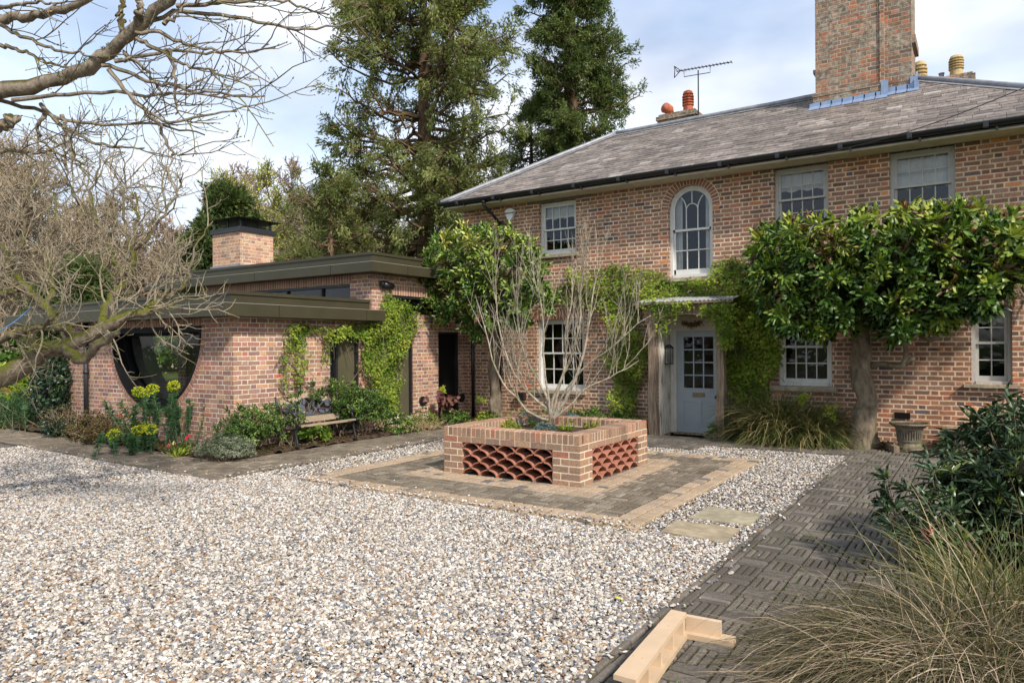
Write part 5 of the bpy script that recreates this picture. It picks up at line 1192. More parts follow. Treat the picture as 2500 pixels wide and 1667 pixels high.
# ================================================================ PLANTS
def inpoly(x, y, poly):
    c = np.zeros(len(x), bool); j = len(poly)-1
    for i in range(len(poly)):
        xi, yi = poly[i]; xj, yj = poly[j]
        c ^= ((yi > y) != (yj > y)) & (x < (xj-xi)*(y-yi)/(yj-yi+1e-9)+xi); j = i
    return c
def sample_poly(poly, n):
    xs = [p[0] for p in poly]; ys = [p[1] for p in poly]; X = []; Y = []
    while len(X) < n:
        x = rng.uniform(min(xs), max(xs), n*2); y = rng.uniform(min(ys), max(ys), n*2); k = inpoly(x, y, poly); X += list(x[k]); Y += list(y[k])
    return np.array(X[:n]), np.array(Y[:n])
def wall_vine(polys_, fn, nrm, n, name, label, cat='climber', dens=None, size=.055, depth=.22, mat='vine_leaf', stems=60):
    """leaf mass hugging a wall; fn maps (px,py) to the wall plane"""
    root = None; parts = []; nrm = np.array(nrm, float); allp = []
    for poly, w in polys_:
        x, y = sample_poly(poly, int(n*w)); x += rng.normal(0, 5, len(x)); y += rng.normal(0, 4, len(y))
        P = np.array([fn(a, b) for a, b in zip(x, y)])
        q = np.sin(P[:, 0]*5.1+P[:, 1]*4.3+P[:, 2]*3.7)+np.sin(P[:, 2]*8.3+P[:, 0]*2.9-P[:, 1]*6.1)
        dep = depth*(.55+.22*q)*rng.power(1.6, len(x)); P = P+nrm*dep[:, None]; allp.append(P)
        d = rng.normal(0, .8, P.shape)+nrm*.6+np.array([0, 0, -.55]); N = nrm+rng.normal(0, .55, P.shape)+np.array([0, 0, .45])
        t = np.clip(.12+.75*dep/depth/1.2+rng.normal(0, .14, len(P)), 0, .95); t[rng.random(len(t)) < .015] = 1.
        parts.append(leaves(P, d, N, rng.uniform(.7, 1.25, len(P))*size, rng.uniform(.8, 1.1, len(P))*size*.8, 'lobed', t))
    ap_ = np.concatenate(allp); base = ap_.mean(0).copy(); base[2] = 0
    root = empty(name, base, label, cat)
    leaf_obj('foliage', parts, M[mat], root)
    if stems:
        k = rng.choice(len(ap_), stems); S = ap_[k]-nrm*.05; Pl = polys(S, np.tile([0, 0, -1.], (stems, 1))+rng.normal(0, .35, (stems, 3)), rng.uniform(.25, .9, stems), 5, .2)
        Pl[:, :, 2] = np.maximum(Pl[:, :, 2], 0); leaf_obj('stem', [prisms(Pl, .007, .004, 4)], M['twig_dark'], root)
    return root
fy = lambda a, b: PY(a, b, YF-.02); fx = lambda a, b: PX(a, b, XA+.02); fp = lambda a, b: PY(a, b, YP-.1)
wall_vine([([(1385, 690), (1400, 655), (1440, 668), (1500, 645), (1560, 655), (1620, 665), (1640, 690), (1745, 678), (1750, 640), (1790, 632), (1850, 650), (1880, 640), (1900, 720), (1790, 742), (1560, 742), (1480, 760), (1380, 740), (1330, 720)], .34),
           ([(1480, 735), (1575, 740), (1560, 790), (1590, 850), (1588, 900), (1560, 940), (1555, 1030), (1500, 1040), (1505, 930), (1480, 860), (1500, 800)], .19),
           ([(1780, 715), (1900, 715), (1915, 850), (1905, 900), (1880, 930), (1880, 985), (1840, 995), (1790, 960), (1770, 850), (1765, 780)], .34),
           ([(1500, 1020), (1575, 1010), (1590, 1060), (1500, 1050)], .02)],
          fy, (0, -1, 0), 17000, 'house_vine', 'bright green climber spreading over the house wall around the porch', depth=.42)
wall_vine([([(1560, 735), (1700, 740), (1690, 752), (1660, 765), (1640, 790), (1625, 820), (1612, 810), (1600, 760), (1560, 750)], .3), ([(1715, 745), (1790, 740), (1790, 850), (1765, 850), (1750, 790), (1720, 770)], .7)], fp, (0, -1, 0), 1300, 'porch_vine', 'climber strands hanging from the porch roof edge', depth=.14, stems=12)
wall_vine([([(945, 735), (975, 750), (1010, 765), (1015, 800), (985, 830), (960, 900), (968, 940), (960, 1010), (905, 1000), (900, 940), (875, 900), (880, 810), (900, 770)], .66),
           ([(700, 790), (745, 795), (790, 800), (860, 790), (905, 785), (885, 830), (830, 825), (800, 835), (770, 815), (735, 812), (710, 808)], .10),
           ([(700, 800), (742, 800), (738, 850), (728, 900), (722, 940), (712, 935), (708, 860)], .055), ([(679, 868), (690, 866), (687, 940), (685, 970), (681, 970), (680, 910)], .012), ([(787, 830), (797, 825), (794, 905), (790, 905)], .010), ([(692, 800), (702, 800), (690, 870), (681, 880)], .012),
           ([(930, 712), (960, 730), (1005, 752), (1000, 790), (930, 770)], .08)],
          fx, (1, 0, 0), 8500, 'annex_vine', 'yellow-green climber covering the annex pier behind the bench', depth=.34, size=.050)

def whorls(C, out, nl, Ln, Wd, kind, spread=1.0, t=None, droop=.1):
    n = len(C); out = unit(out); i = np.repeat(np.arange(n), nl); m_ = len(i)
    perp = rng.normal(0, 1, (m_, 3)); o = out[i]; perp = unit(perp-o*(perp*o).sum(1, keepdims=True))
    a = rng.uniform(.25, 1.0, m_)[:, None]*spread; d = unit(o*(1.15-a)+perp*a+np.array([0, 0, -droop])); N = unit(o+perp*-.3+np.array([0, 0, .35]))
    if t is None: t = rng.random(n)
    tt = np.clip(t[i]+rng.normal(0, .12, m_), 0, 1)
    return leaves(C[i]+d*.01, d, N, Ln*rng.uniform(.65, 1.15, m_), Wd*rng.uniform(.8, 1.15, m_), kind, tt)
def knobbly(pts, rad, root):
    C = np.array(pts, float); m_ = 70; n_ = 22; t_ = np.linspace(0, len(C)-1, m_); Q = np.stack([np.interp(t_, range(len(C)), C[:, q]) for q in range(3)], 1); R = np.interp(t_, range(len(rad)), rad)
    for _ in range(2): Q[1:-1] = (Q[:-2]+2*Q[1:-1]+Q[2:])/4; R[1:-1] = (R[:-2]+2*R[1:-1]+R[2:])/4
    z = np.arange(m_)[:, None]; a = (np.arange(n_)*2*math.pi/n_)[None]
    k = 1+.06*np.sin(3*a+z*.11)+.05*np.sin(5*a-z*.23+1)+.05*np.sin(2*a+z*.45)+rng.normal(0, .022, (m_, n_))+.10*np.exp(-z/7.)*np.sin(4*a+.6)
    for zc, ac, s_ in ((14, 4.2, .38), (20, 5.0, .26), (30, 3.9, .2), (42, 5.4, .25), (52, 4.4, .2), (9, 5.2, .2)): k = k+s_*np.exp(-((z-zc)/2.6)**2-((np.cos(a-ac)-1)/.16)**2)
    V = np.stack([Q[:, None, 0]+R[:, None]*k*np.cos(a), Q[:, None, 1]+R[:, None]*k*np.sin(a), np.broadcast_to(Q[:, None, 2], (m_, n_))], -1)
    idx = np.arange(m_*n_).reshape(m_, n_); A = idx[:-1]; B2 = np.roll(A, -1, 1); C2 = idx[1:]; D2 = np.roll(C2, -1, 1)
    mesh_np('trunk', V.reshape(-1, 3), [np.stack([A, B2, D2, C2], -1).reshape(-1, 4)], M['bark_trunk'], root, smooth=True)
def magnolia(name, label, poly, trunk_pts, trunk_r, y0, y1, nw, mat, leafL, extra=(), limbs=10, seed=5):
    global rng
    old = rng; rng = np.random.default_rng(seed)
    root = empty(name, trunk_pts[0], label, 'magnolia')
    knobbly(trunk_pts, trunk_r, root)
    x, y = sample_poly(poly, nw); cx = np.mean([p[0] for p in poly]); cy = np.mean([p[1] for p in poly])
    yy = y0+(y1-y0)*rng.beta(1.0, 1.25, nw); C = np.array([PY(a, b, c) for a, b, c in zip(x, y, yy)])
    # keep the outline when nearer than the mean depth: real positions differ only in depth
    ctr = np.array([C[:, 0].mean(), (y0+y1)/2+.2, C[:, 2].mean()-.1]); ex = np.array([np.ptp(C[:, 0])/2, (y1-y0)/2, np.ptp(C[:, 2])/2])
    out = unit((C-ctr)/ex*np.array([.7, 1.0, .8])+np.array([.1, -.45, .35])+rng.normal(0, .35, C.shape))
    t = np.clip(.46+.16*np.sin(C[:, 0]*4+C[:, 2]*5)+rng.normal(0, .2, nw)+.26*(C[:, 2]-ctr[2])/ex[2], 0, .93); t[rng.random(nw) < .03] = .97  # upper whorls tinted lighter: the sunlit crown top is put into the colour
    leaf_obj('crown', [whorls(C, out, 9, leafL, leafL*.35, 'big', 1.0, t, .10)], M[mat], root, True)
    # limbs
    top = np.array(trunk_pts[-1]); k = rng.choice(nw, limbs*4, replace=False); S = np.tile(top, (limbs*4, 1)); P = np.zeros((limbs*4, 7, 3))
    mid = (S+C[k])/2+rng.normal(0, .12, S.shape)+np.array([0, 0, -.12])
    for q in range(7): s_ = q/6; P[:, q] = S*(1-s_)**2+2*mid*s_*(1-s_)+C[k]*s_**2
    P[:, 1:-1] += rng.normal(0, .02, P[:, 1:-1].shape)
    leaf_obj('branch', [prisms(P[:limbs], .05, .018, 7), prisms(P[limbs:], .022, .008, 5)], M['bark_trunk'], root, True)
    for e in extra:
        mb = MB(); mb.tube(*e, 9); mb.build('branch', M['bark_trunk'], root, True)
    rng = old
    return root
magnolia('magnolia_tree', 'wall-trained evergreen magnolia left of the planter shrub, at the corner of house and annex',
         [(1070, 575), (1120, 560), (1180, 562), (1220, 555), (1290, 590), (1325, 650), (1345, 700), (1350, 740), (1320, 780), (1270, 800), (1235, 770), (1200, 800), (1160, 830), (1125, 790), (1090, 800), (1060, 790), (1025, 770), (1020, 740), (1045, 715), (1030, 680), (1040, 620)],
         [PY(1208, 1000, 12.6)*[1, 1, 0], PY(1212, 985, 12.6), PY(1205, 900, 12.6), PY(1210, 840, 12.55), PY(1195, 780, 12.5), PY(1190, 740, 12.4)], [.17, .12, .11, .105, .10, .07], 11.5, 12.85, 260, 'magnolia_sunny', .27)
q12 = lambda a, b, d=12.55: PY(a, b, d)
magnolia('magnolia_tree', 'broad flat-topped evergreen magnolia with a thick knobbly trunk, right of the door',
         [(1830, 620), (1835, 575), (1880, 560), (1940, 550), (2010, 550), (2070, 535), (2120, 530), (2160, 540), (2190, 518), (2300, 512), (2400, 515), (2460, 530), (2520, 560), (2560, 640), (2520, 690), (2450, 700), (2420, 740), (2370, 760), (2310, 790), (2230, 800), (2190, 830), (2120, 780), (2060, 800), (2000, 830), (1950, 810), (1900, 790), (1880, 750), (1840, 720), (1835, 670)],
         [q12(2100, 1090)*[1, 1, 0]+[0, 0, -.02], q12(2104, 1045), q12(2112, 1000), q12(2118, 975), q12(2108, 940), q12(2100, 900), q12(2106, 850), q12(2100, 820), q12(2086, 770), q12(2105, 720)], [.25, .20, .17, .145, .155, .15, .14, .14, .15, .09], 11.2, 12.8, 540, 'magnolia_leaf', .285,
         [([q12(2125, 893), q12(2155, 888), q12(2185, 893), q12(2205, 895), q12(2212, 872), q12(2212, 850), q12(2200, 815, 12.3), q12(2190, 790, 12.2)], [.06, .045, .042, .055, .045, .035, .03, .025]),
          ([q12(2205, 890), q12(2222, 880), q12(2232, 872)], [.05, .045, .035]),
          ([q12(2098, 790), q12(2160, 770, 12.3), q12(2215, 798, 12.2), q12(2270, 830, 12.1), q12(2300, 822, 12.1)], [.08, .06, .05, .045, .035]),
          ([q12(2110, 760), q12(2250, 735, 12.2), q12(2380, 700, 12.2), q12(2440, 640, 12.3), q12(2480, 560, 12.6)], [.08, .06, .05, .035, .02])], 14, 6)
# seed pod bud on the magnolia? kept as part of the crown colour
# bare climber on the house at far right
P = polys(np.tile(q12(2520, 760, 12.98), (9, 1)), np.array([[rng.uniform(-.5, .1), 0, 1] for _ in range(9)]), rng.uniform(.8, 2.0, 9), 9, .16); P[:, :, 1] = np.clip(P[:, :, 1], 12.9, 13.06)
i_, _q, p_, d_ = children(P, 9, .2, 1, .9); P2 = polys(p_, d_, rng.uniform(.15, .5, len(p_)), 5, .25); P2[:, :, 1] = np.clip(P2[:, :, 1], 12.85, 13.07)
r_ = empty('wall_shrub', (P[0, 0, 0], 12.95, 0), 'bare reddish climbing shrub on the wall at the far right edge', 'climber'); leaf_obj('stem', [prisms(P, .011, .004, 5), prisms(P2, .004, .002, 3)], M['twig_far'], r_)

# ---- multi-stemmed bare shrub in the planter
def planter_shrub():
    c = np.array([-5.12, 8.62, .46]); root = empty('bare_shrub', c, 'many-stemmed bare grey shrub growing in the brick planter', 'shrub')
    Dd = 8.62
    stems = [[(1345, 1020), (1340, 1000), (1300, 970), (1262, 925), (1235, 870), (1218, 800), (1205, 720), (1215, 640)],
             [(1345, 1020), (1338, 985), (1335, 930), (1325, 880), (1330, 800), (1320, 730), (1300, 660)],
             [(1348, 1020), (1345, 975), (1370, 930), (1385, 870), (1380, 800), (1400, 720), (1395, 640)],
             [(1352, 1020), (1380, 975), (1410, 920), (1430, 850), (1438, 780), (1450, 700), (1470, 640)],
             [(1355, 1020), (1395, 985), (1430, 945), (1490, 920), (1530, 900), (1560, 880)],
             [(1352, 1020), (1375, 960), (1430, 890), (1500, 845), (1545, 800), (1590, 770)],
             [(1340, 1025), (1310, 1020), (1275, 990), (1255, 960), (1215, 930), (1200, 870), (1180, 790), (1160, 720)],
             [(1345, 1010), (1330, 950), (1290, 890), (1270, 820), (1260, 740), (1250, 660)],
             [(1350, 1010), (1365, 940), (1400, 860), (1420, 780), (1415, 700), (1430, 620)],
             [(1345, 1010), (1320, 960), (1270, 900), (1225, 860), (1190, 800)]]
    main = MB(); polysL = []; rad = []
    for k, s_ in enumerate(stems):
        ctrl = [PY(a, b, Dd+(j/len(s_))*(rng.uniform(-.55, .55) if j else 0)*1.0) for j, (a, b) in enumerate(s_)]
        dd = rng.uniform(-.5, .5); ctrl = [PY(a, b, Dd+dd*j/len(s_)) for j, (a, b) in enumerate(s_)]
        m_ = 14; t_ = np.linspace(0, len(ctrl)-1, m_); C = np.array(ctrl); P = np.stack([np.interp(t_, range(len(ctrl)), C[:, q]) for q in range(3)], 1); P[1:-1] = (P[:-2]+2*P[1:-1]+P[2:])/4; P[2:-1] += rng.normal(0, .008, P[2:-1].shape)
        polysL.append(P)
    P = np.array(polysL); n = len(P)
    parts = [prisms(P, rng.uniform(.019, .031, n)*np.array([1, 1, 1, 1, .7, .8, .8, .9, .9, .8]), .0055, 7)]
    i1, q1, p1, d1 = children(P, 9, .25, .98, .6, .5); d1[:, 2] += .95; l1 = rng.uniform(.5, 1.15, len(p1))*(1.2-q1*.4)
    B1 = polys(p1, d1, l1, 9, .10, .10); parts.append(prisms(B1, .0078*(1.15-q1*.5), .0026, 4))
    i2, q2, p2, d2 = children(B1, 6, .15, 1, .6, .3); B2 = polys(p2, d2, rng.uniform(.10, .38, len(p2)), 5, .10, .12); parts.append(prisms(B2, .0036, .0018, 3))
    leaf_obj('stem', parts, M['bark_shrub'], root, True)
    mb = MB(); mb.tube([c-[0, 0, .03], c+[0, 0, .06], c+[0, 0, .14]], [.075, .06, .05], 12); mb.build('trunk', M['bark_shrub'], root, True)
planter_shrub()

# ---- generic bushes
def bush(name, label, cat, c, r, nwh, mat, L_, W_, kind='big', nl=7, spread=.9, parts_extra=None, stems=14, group=None, droop=.05, tshift=0., stemmat='twig_dark', fill=.0):
    c = np.array(c, float); r = np.array(r, float)
    u = unit(rng.normal(0, 1, (nwh, 3))); u[:, 2] = np.abs(u[:, 2])*1.0-.12; u = unit(u); rad = rng.power(3.2, nwh)[:, None]; bumps = 1+.14*np.sin(u[:, :1]*6+c[0]*3)+.12*np.sin(u[:, 1:2]*7+u[:, 2:3]*5)
    C = c+u*rad*r*bumps; C[:, 2] = np.maximum(C[:, 2], .05)
    root = empty(name, (c[0], c[1], 0.), label, cat, group)
    out = unit(u+np.array([0, 0, .5])+rng.normal(0, .3, u.shape)); t = np.clip(.45+.25*np.sin(C[:, 0]*9+C[:, 2]*7)+rng.normal(0, .18, nwh)+tshift, 0, 1)
    leaf_obj('foliage', [whorls(C, out, nl, L_, W_, kind, spread, t, droop)], M[mat], root, True)
    if stems:
        k = rng.choice(nwh, stems); S = np.tile([c[0], c[1], 0.02], (stems, 1))+rng.normal(0, .06, (stems, 3))*[1, 1, 0]; P = np.zeros((stems, 5, 3)); mid = (S+C[k])/2+rng.normal(0, .05, S.shape)
        for q in range(5): s_ = q/4; P[:, q] = S*(1-s_)**2+2*mid*s_*(1-s_)+C[k]*s_**2
        leaf_obj('stem', [prisms(P, .010, .005, 5)], M[stemmat], root)
    return root
bush('evergreen_shrub', 'rounded glossy green shrub directly left of the bench', 'shrub', (-9.62, 7.05, .28), (.42, .55, .50), 260, 'shrub_leaf', .10, .028, nl=8)
bush('evergreen_shrub', 'glossy shrub poking through the left end of the bench', 'shrub', (-9.55, 7.72, .42), (.22, .25, .36), 45, 'shrub_leaf', .10, .028, nl=7)
bush('evergreen_shrub', 'large leafy shrub directly right of the bench', 'shrub', (-9.55, 9.4, .38), (.42, .55, .58), 420, 'shrub_leaf', .09, .026, nl=8, tshift=-.05)
bush('evergreen_shrub', 'tall narrow-leaved shrub between the bench back and the vine', 'shrub', (-9.78, 9.0, .7), (.2, .5, .38), 120, 'shrub_leaf', .10, .022, nl=8, tshift=.05)
bush('evergreen_shrub', 'small shrub standing behind the bench back', 'shrub', (-9.88, 8.35, .75), (.12, .35, .24), 50, 'shrub_leaf', .10, .03, nl=7, tshift=.1)
bush('leafy_perennial', 'broad-leaved green plant under the bench', 'plant', (-9.62, 8.2, .14), (.25, .45, .20), 70, 'vine_leaf', .11, .10, 'lobed', nl=4, tshift=-.25)
bush('silver_shrub', 'low grey-green shrub at the annex corner beside the tulips', 'shrub', (-9.45, 6.45, .14), (.50, .35, .27), 1100, 'grey_leaf', .030, .008, 'small', nl=9)
bush('silver_shrub', 'upright grey-green tuft against the annex corner', 'shrub', (-9.75, 6.72, .22), (.22, .2, .34), 380, 'grey_leaf', .030, .008, 'small', nl=9)
# euphorbia with lime flower heads
def euphorbia(c, n, h, r, label, heads):
    c = np.array(c, float); root = empty('euphorbia', c, label, 'euphorbia'); P = []; 
    S = c+rng.normal(0, 1, (n, 3))*[r*.28, r*.28, 0]; d = rng.normal(0, 1, (n, 3))*[.32, .32, 0]+[0, 0, 1]; hh = h*rng.uniform(.55, 1.05, n)
    St = polys(S, d, hh, 7, .06, .05); leaf_obj('stem', [prisms(St, .010, .006, 5)], M['euphorbia'], root)
    i = np.repeat(np.arange(n), 95); q = rng.beta(2.2, 1.0, len(i)); p, dd = at(St, (i, q)); perp = unit(rng.normal(0, 1, p.shape)); dr = unit(perp-dd*(perp*dd).sum(1, keepdims=True)+dd*(.25+(q[:, None]-.6)*1.3)+np.array([0, 0, -.12])); L_ = .095*(.6+.5*q)
    leaf_obj('foliage', [leaves(p, dr, dd, L_, .013, 'small', np.clip(.2+.5*q+rng.normal(0, .15, len(q)), 0, 1))], M['euphorbia'], root)
    o = np.argsort(-hh)[:heads]
    for k in o:
        e = St[k, -1]; m_ = 190; u = unit(rng.normal(0, 1, (m_, 3))); C = e+u*np.array([.085, .085, .075])*rng.uniform(.65, 1.05, (m_, 1))+[0, 0, .02]
        leaf_obj('flower_head', [leaves(C, u+rng.normal(0, .6, u.shape), rng.normal(0, 1, u.shape), .026, .024, 'small')], M['lime_flower'], root)
    return root
rng_keep = rng; rng = np.random.default_rng(41)
euphorbia(GZ(395, 1098), 24, 1.08, .95, 'tall euphorbia with lime-yellow flower heads before the half-round window', 7)
euphorbia(GZ(345, 1110)+[0, -.05, 0], 9, .42, .6, 'low euphorbia stems with lime flower heads leaning over the path edge', 4)
rng = rng_keep
def spurge(px, py, n, h, r, label, mat='euphorbia'):
    c = GZ(px, py); root = empty('feathery_shrub', c, label, 'shrub'); S = c+rng.normal(0, 1, (n, 3))*[r*.35, r*.25, 0]; St = polys(S, rng.normal(0, 1, (n, 3))*[.45, .35, 0]+[0, 0, 1], h*rng.uniform(.6, 1.05, n), 6, .09)
    leaf_obj('stem', [prisms(St, .008, .004, 4)], M['twig_dark'], root)
    i = np.repeat(np.arange(n), 60); q = rng.beta(2, 1.0, len(i)); p, dd = at(St, (i, q)); perp = unit(rng.normal(0, 1, p.shape)); dr = unit(perp+dd*.5)
    leaf_obj('foliage', [leaves(p, dr, dd, .09, .012, 'small', rng.random(len(i))*.9)], M[mat], root); return root
spurge(90, 1042, 60, .85, 1.5, 'feathery green shrub at the far left end of the bed'); spurge(20, 1040, 40, .7, 1.2, 'feathery green shrub cut by the left edge of the photo')
def twiggy(px, py, n, h, r, label, mat='brown_leaf', nl=22, tw='twig_far', name='brown_shrub'):
    c = GZ(px, py); root = empty(name, c, label, 'shrub'); S = c+rng.normal(0, 1, (n, 3))*[r*.3, r*.2, 0]; St = polys(S, rng.normal(0, 1, (n, 3))*[.7, .45, 0]+[0, 0, 1], h*rng.uniform(.6, 1.1, n), 6, .16)
    i2, q2, p2, d2 = children(St, 6, .2, 1, .8, .1); B2 = polys(p2, d2, h*.35, 4, .2); leaf_obj('stem', [prisms(St, .006, .003, 4), prisms(B2, .003, .002, 3)], M[tw], root)
    i = np.repeat(np.arange(len(B2)), nl); q = rng.uniform(.1, 1, len(i)); p, dd = at(B2, (i, q))
    leaf_obj('foliage', [leaves(p+rng.normal(0, .03, p.shape), rng.normal(0, 1, p.shape), rng.normal(0, 1, p.shape), .055, .026, 'small')], M[mat], root); return root
twiggy(160, 1060, 26, .65, 1.0, 'brown twiggy shrub in front of the ivy', nl=6); twiggy(225, 1078, 26, .5, .8, 'rusty brown-leaved shrub at the foot of the annex downpipe'); twiggy(290, 1085, 18, .42, .6, 'small dark brown shrub left of the euphorbia'); twiggy(140, 1068, 14, .4, .5, 'low dark green sprawling shrub at the path edge', 'ivy', 20)
# ivy on the annex left end
P = np.stack([rng.uniform(-16.6, -15.2, 2600), 6.88+rng.normal(0, .10, 2600), 1.75*rng.beta(1.5, 1.2, 2600)], 1); k = ((P[:, 0]+15.9)/.75)**2+((P[:, 2]-1.0)/.85)**2 < 1.05+.3*np.sin(P[:, 0]*9)*np.sin(P[:, 2]*7); P = P[k]
r_ = empty('ivy', (-15.9, 6.9, 0), 'dark ivy mound climbing the left end of the annex wall', 'ivy'); leaf_obj('foliage', [leaves(P, rng.normal(0, .7, P.shape)+[0, -.5, -.3], rng.normal(0, .5, P.shape)+[0, -1, .4], .085, .07, 'lobed')], M['ivy'], r_)
leaf_obj('stem', [prisms(polys(np.tile([-15.9, 6.9, 0.], (8, 1))+rng.normal(0, .15, (8, 3))*[1, .2, 0], np.tile([0, 0, 1.], (8, 1))+rng.normal(0, .3, (8, 3)), 1.2, 6, .15), .014, .006, 5)], M['twig_dark'], r_)

# tulips
def strap_leaves(root, c, n, h, mat='shrub_leaf', w=.035, spread=.7, tsh=.35):
    S = np.tile(c, (n, 1))+rng.normal(0, .02, (n, 3))*[1, 1, 0]; d = rng.normal(0, 1, (n, 3))*[spread, spread, 0]+[0, 0, 1]
    return leaf_obj('leaf', [leaves(S, d, rng.normal(0, .3, (n, 3))+[0, -.5, .5], h*rng.uniform(.7, 1.1, n), w, 'big', np.clip(tsh+rng.normal(0, .12, n), 0, 1))], M[mat], root, True)
def tulip(px, py, h, label, colr, z=0.03, n=4):
    c = GZ(px, py); c[2] = z; root = empty('tulip', c, label, 'tulip', None); strap_leaves(root, c, n, .17); mb = MB(); e = c+np.array([rng.uniform(-.02, .02), 0, h]); mb.tube([c, e], .0035, 6); mb.build('stem', M['shrub_leaf'], root)
    a = np.arange(6)*math.pi/3; d = np.stack([np.cos(a)*.28, np.sin(a)*.28, np.ones(6)], 1); leaf_obj('flower', [leaves(e+d*[.03, .03, 0], d*[.3, .3, 1], np.stack([np.cos(a), np.sin(a), np.zeros(6)], 1), .065, .045, 'big', np.full(6, .4))], colr, root, True)
tulip(412, 1112, .10, 'red tulip low at the path edge', M['pink']); tulip(425, 1108, .11, 'pale yellow tulip beside the red one at the path edge', plain('butter', (.7, .55, .25), .5, .3)); tulip(463, 1103, .20, 'pair-side pink tulip left of the silver shrub', M['pink']); tulip(455, 1105, .17, 'pale pink striped tulip among the low leaves', M['pink']); tulip(523, 1095, .44, 'tall pink tulip against the annex brick corner', M['pink'])
for k, (px, py, lab) in enumerate([(285, 1092, 'flowerless tulip clump with broad blue-green leaves left of the euphorbia'), (440, 1118, 'clump of pale green tulip leaves at the tip of the bed')]):
    c = GZ(px, py); r_ = empty('leaf_clump', c, lab, 'plant'); strap_leaves(r_, c, 16, .30, 'euphorbia' if k == 0 else 'vine_leaf', .04, .8, .8 if k == 0 else .6)
# planter fillers
def pc_(px, py, z=.51): p = GZ(px, py, z); return p
for (px, py, rr, lab) in [(1290, 1035, (.30, .26, .17), 'blue-grey lavender mound left of the shrub stem in the planter'), (1330, 1052, (.15, .12, .10), 'small silver tuft in front of the shrub stem in the planter'), (1390, 1030, (.16, .18, .12), 'silver-grey tuft right of the shrub stem in the planter')]:
    bush('lavender', lab, 'lavender', pc_(px, py), rr, 330, 'blue_leaf', .035, .006, 'small', nl=8, stems=0)
for px, py, lab in [(1385, 1052, 'green strap-leaved bulb clump near the planter front wall'), (1440, 1047, 'green bulb leaves near the planter right wall'), (1315, 1043, 'arching bulb leaves left of the shrub stem in the planter')]:
    c = pc_(px, py, .49); r_ = empty('bulb_clump', c, lab, 'plant'); strap_leaves(r_, c, 12, .22, 'vine_leaf', .028, 1.4, .5)
bush('sedum', 'yellow-green low plant at the left inside the planter', 'plant', pc_(1235, 1043), (.20, .14, .10), 130, 'vine_leaf', .035, .02, 'small', nl=6, stems=0, tshift=.15)
bush('heuchera', 'dark red-leaved seedling inside the planter near the right wall', 'plant', pc_(1480, 1030), (.17, .14, .07), 45, 'red_leaf', .04, .03, 'lobed', nl=5, stems=0)
# bed along the link between annex and house, behind the planter
for x, y, r3, mat_, kind, L_, W_, lab, ts in [
    (-9.4, 10.2, (.35, .4, .30), 'shrub_leaf', 'small', .05, .03, 'green flowering groundcover in front of the side door', .1),
    (-9.5, 11.0, (.3, .4, .32), 'vine_leaf', 'small', .05, .03, 'yellow-green low shrub beside the round flue', -.1),
    (-9.4, 11.9, (.3, .35, .22), 'shrub_leaf', 'small', .06, .04, 'low leafy plant before the dark side door', .1),
    (-8.9, 12.5, (.3, .25, .20), 'vine_leaf', 'small', .06, .035, 'yellow-green plant at the foot of the left magnolia', -.1),
    (-8.2, 12.6, (.35, .25, .25), 'vine_leaf', 'small', .035, .02, 'fine bright green mound right of the left magnolia trunk', 0),
    (-7.4, 12.6, (.35, .25, .28), 'shrub_leaf', 'small', .06, .03, 'green plant under the left end of the ground floor window', .0),
    (-6.6, 12.65, (.45, .25, .32), 'shrub_leaf', 'big', .11, .035, 'hellebore clump with long leaves under the ground floor window', .2),
    (-5.9, 12.65, (.35, .25, .28), 'shrub_leaf', 'big', .10, .03, 'leafy clump between the window and the porch', .1)]:
    bush('bed_plant', lab, 'plant', (x, y, .08), r3, 150, mat_, L_, W_, kind, nl=7, stems=6, tshift=ts)
n = 260; c = np.array([-9.35, 10.75, .05]); r_ = empty('straw_clump', c, 'pale dead straw-coloured fern clump in the bed left of the planter', 'plant'); S = c+rng.normal(0, .14, (n, 3))*[1, 1.6, 0]; P = polys(S, rng.normal(0, .8, (n, 3))*[1, 1, 0]+[0, 0, 1], rng.uniform(.18, .38, n), 5, .25, 0, .5); leaf_obj('blade', [prisms(P, .006, .003, 3)], M['straw'], r_)
c = np.array([-9.6, 11.75, .0]); r_ = empty('hydrangea', c, 'oakleaf hydrangea with drooping purple-brown leaves by the dark door', 'hydrangea'); P = np.tile(c+[0, 0, .55], (16, 1))+rng.normal(0, .12, (16, 3)); leaf_obj('old_leaf', [leaves(P, rng.normal(0, .6, (16, 3))+[0, 0, -.6], rng.normal(0, .4, (16, 3))+[1, -1, .2], .26, .17, 'big')], M['red_leaf'], r_, True)
P = np.tile(c+[0, 0, .72], (10, 1)); leaf_obj('new_leaf', [leaves(P, rng.normal(0, .7, (10, 3))+[0, 0, .7], rng.normal(0, .4, (10, 3))+[1, -1, .5], .16, .10, 'lobed', np.full(10, .75))], M['vine_leaf'], r_); mb = MB(); mb.tube([c, c+[0, 0, .72]], .012, 6); mb.build('stem', M['twig_dark'], r_)
for px, py, lab in [(1175, 975, 'leafy sprig on a bare stem left of the magnolia trunk'), (2030, 1010, 'fatsia sprig standing above the grass clump'), (1958, 975, 'leafy sprig above the middle of the grass clump')]:
    e = PY(px, py, 12.5); c = e*[1, 1, 0]; r_ = empty('leafy_sprig', c, lab, 'plant'); mb = MB(); mb.tube([c, e], .009, 6); mb.build('stem', M['twig_dark'], r_); leaf_obj('leaf', [leaves(np.tile(e, (16, 1))+rng.normal(0, .05, (16, 3)), rng.normal(0, .8, (16, 3))+[0, 0, .2], rng.normal(0, .4, (16, 3))+[0, -1, 1], .13, .08, 'lobed', rng.uniform(.3, .8, 16))], M['vine_leaf'], r_)
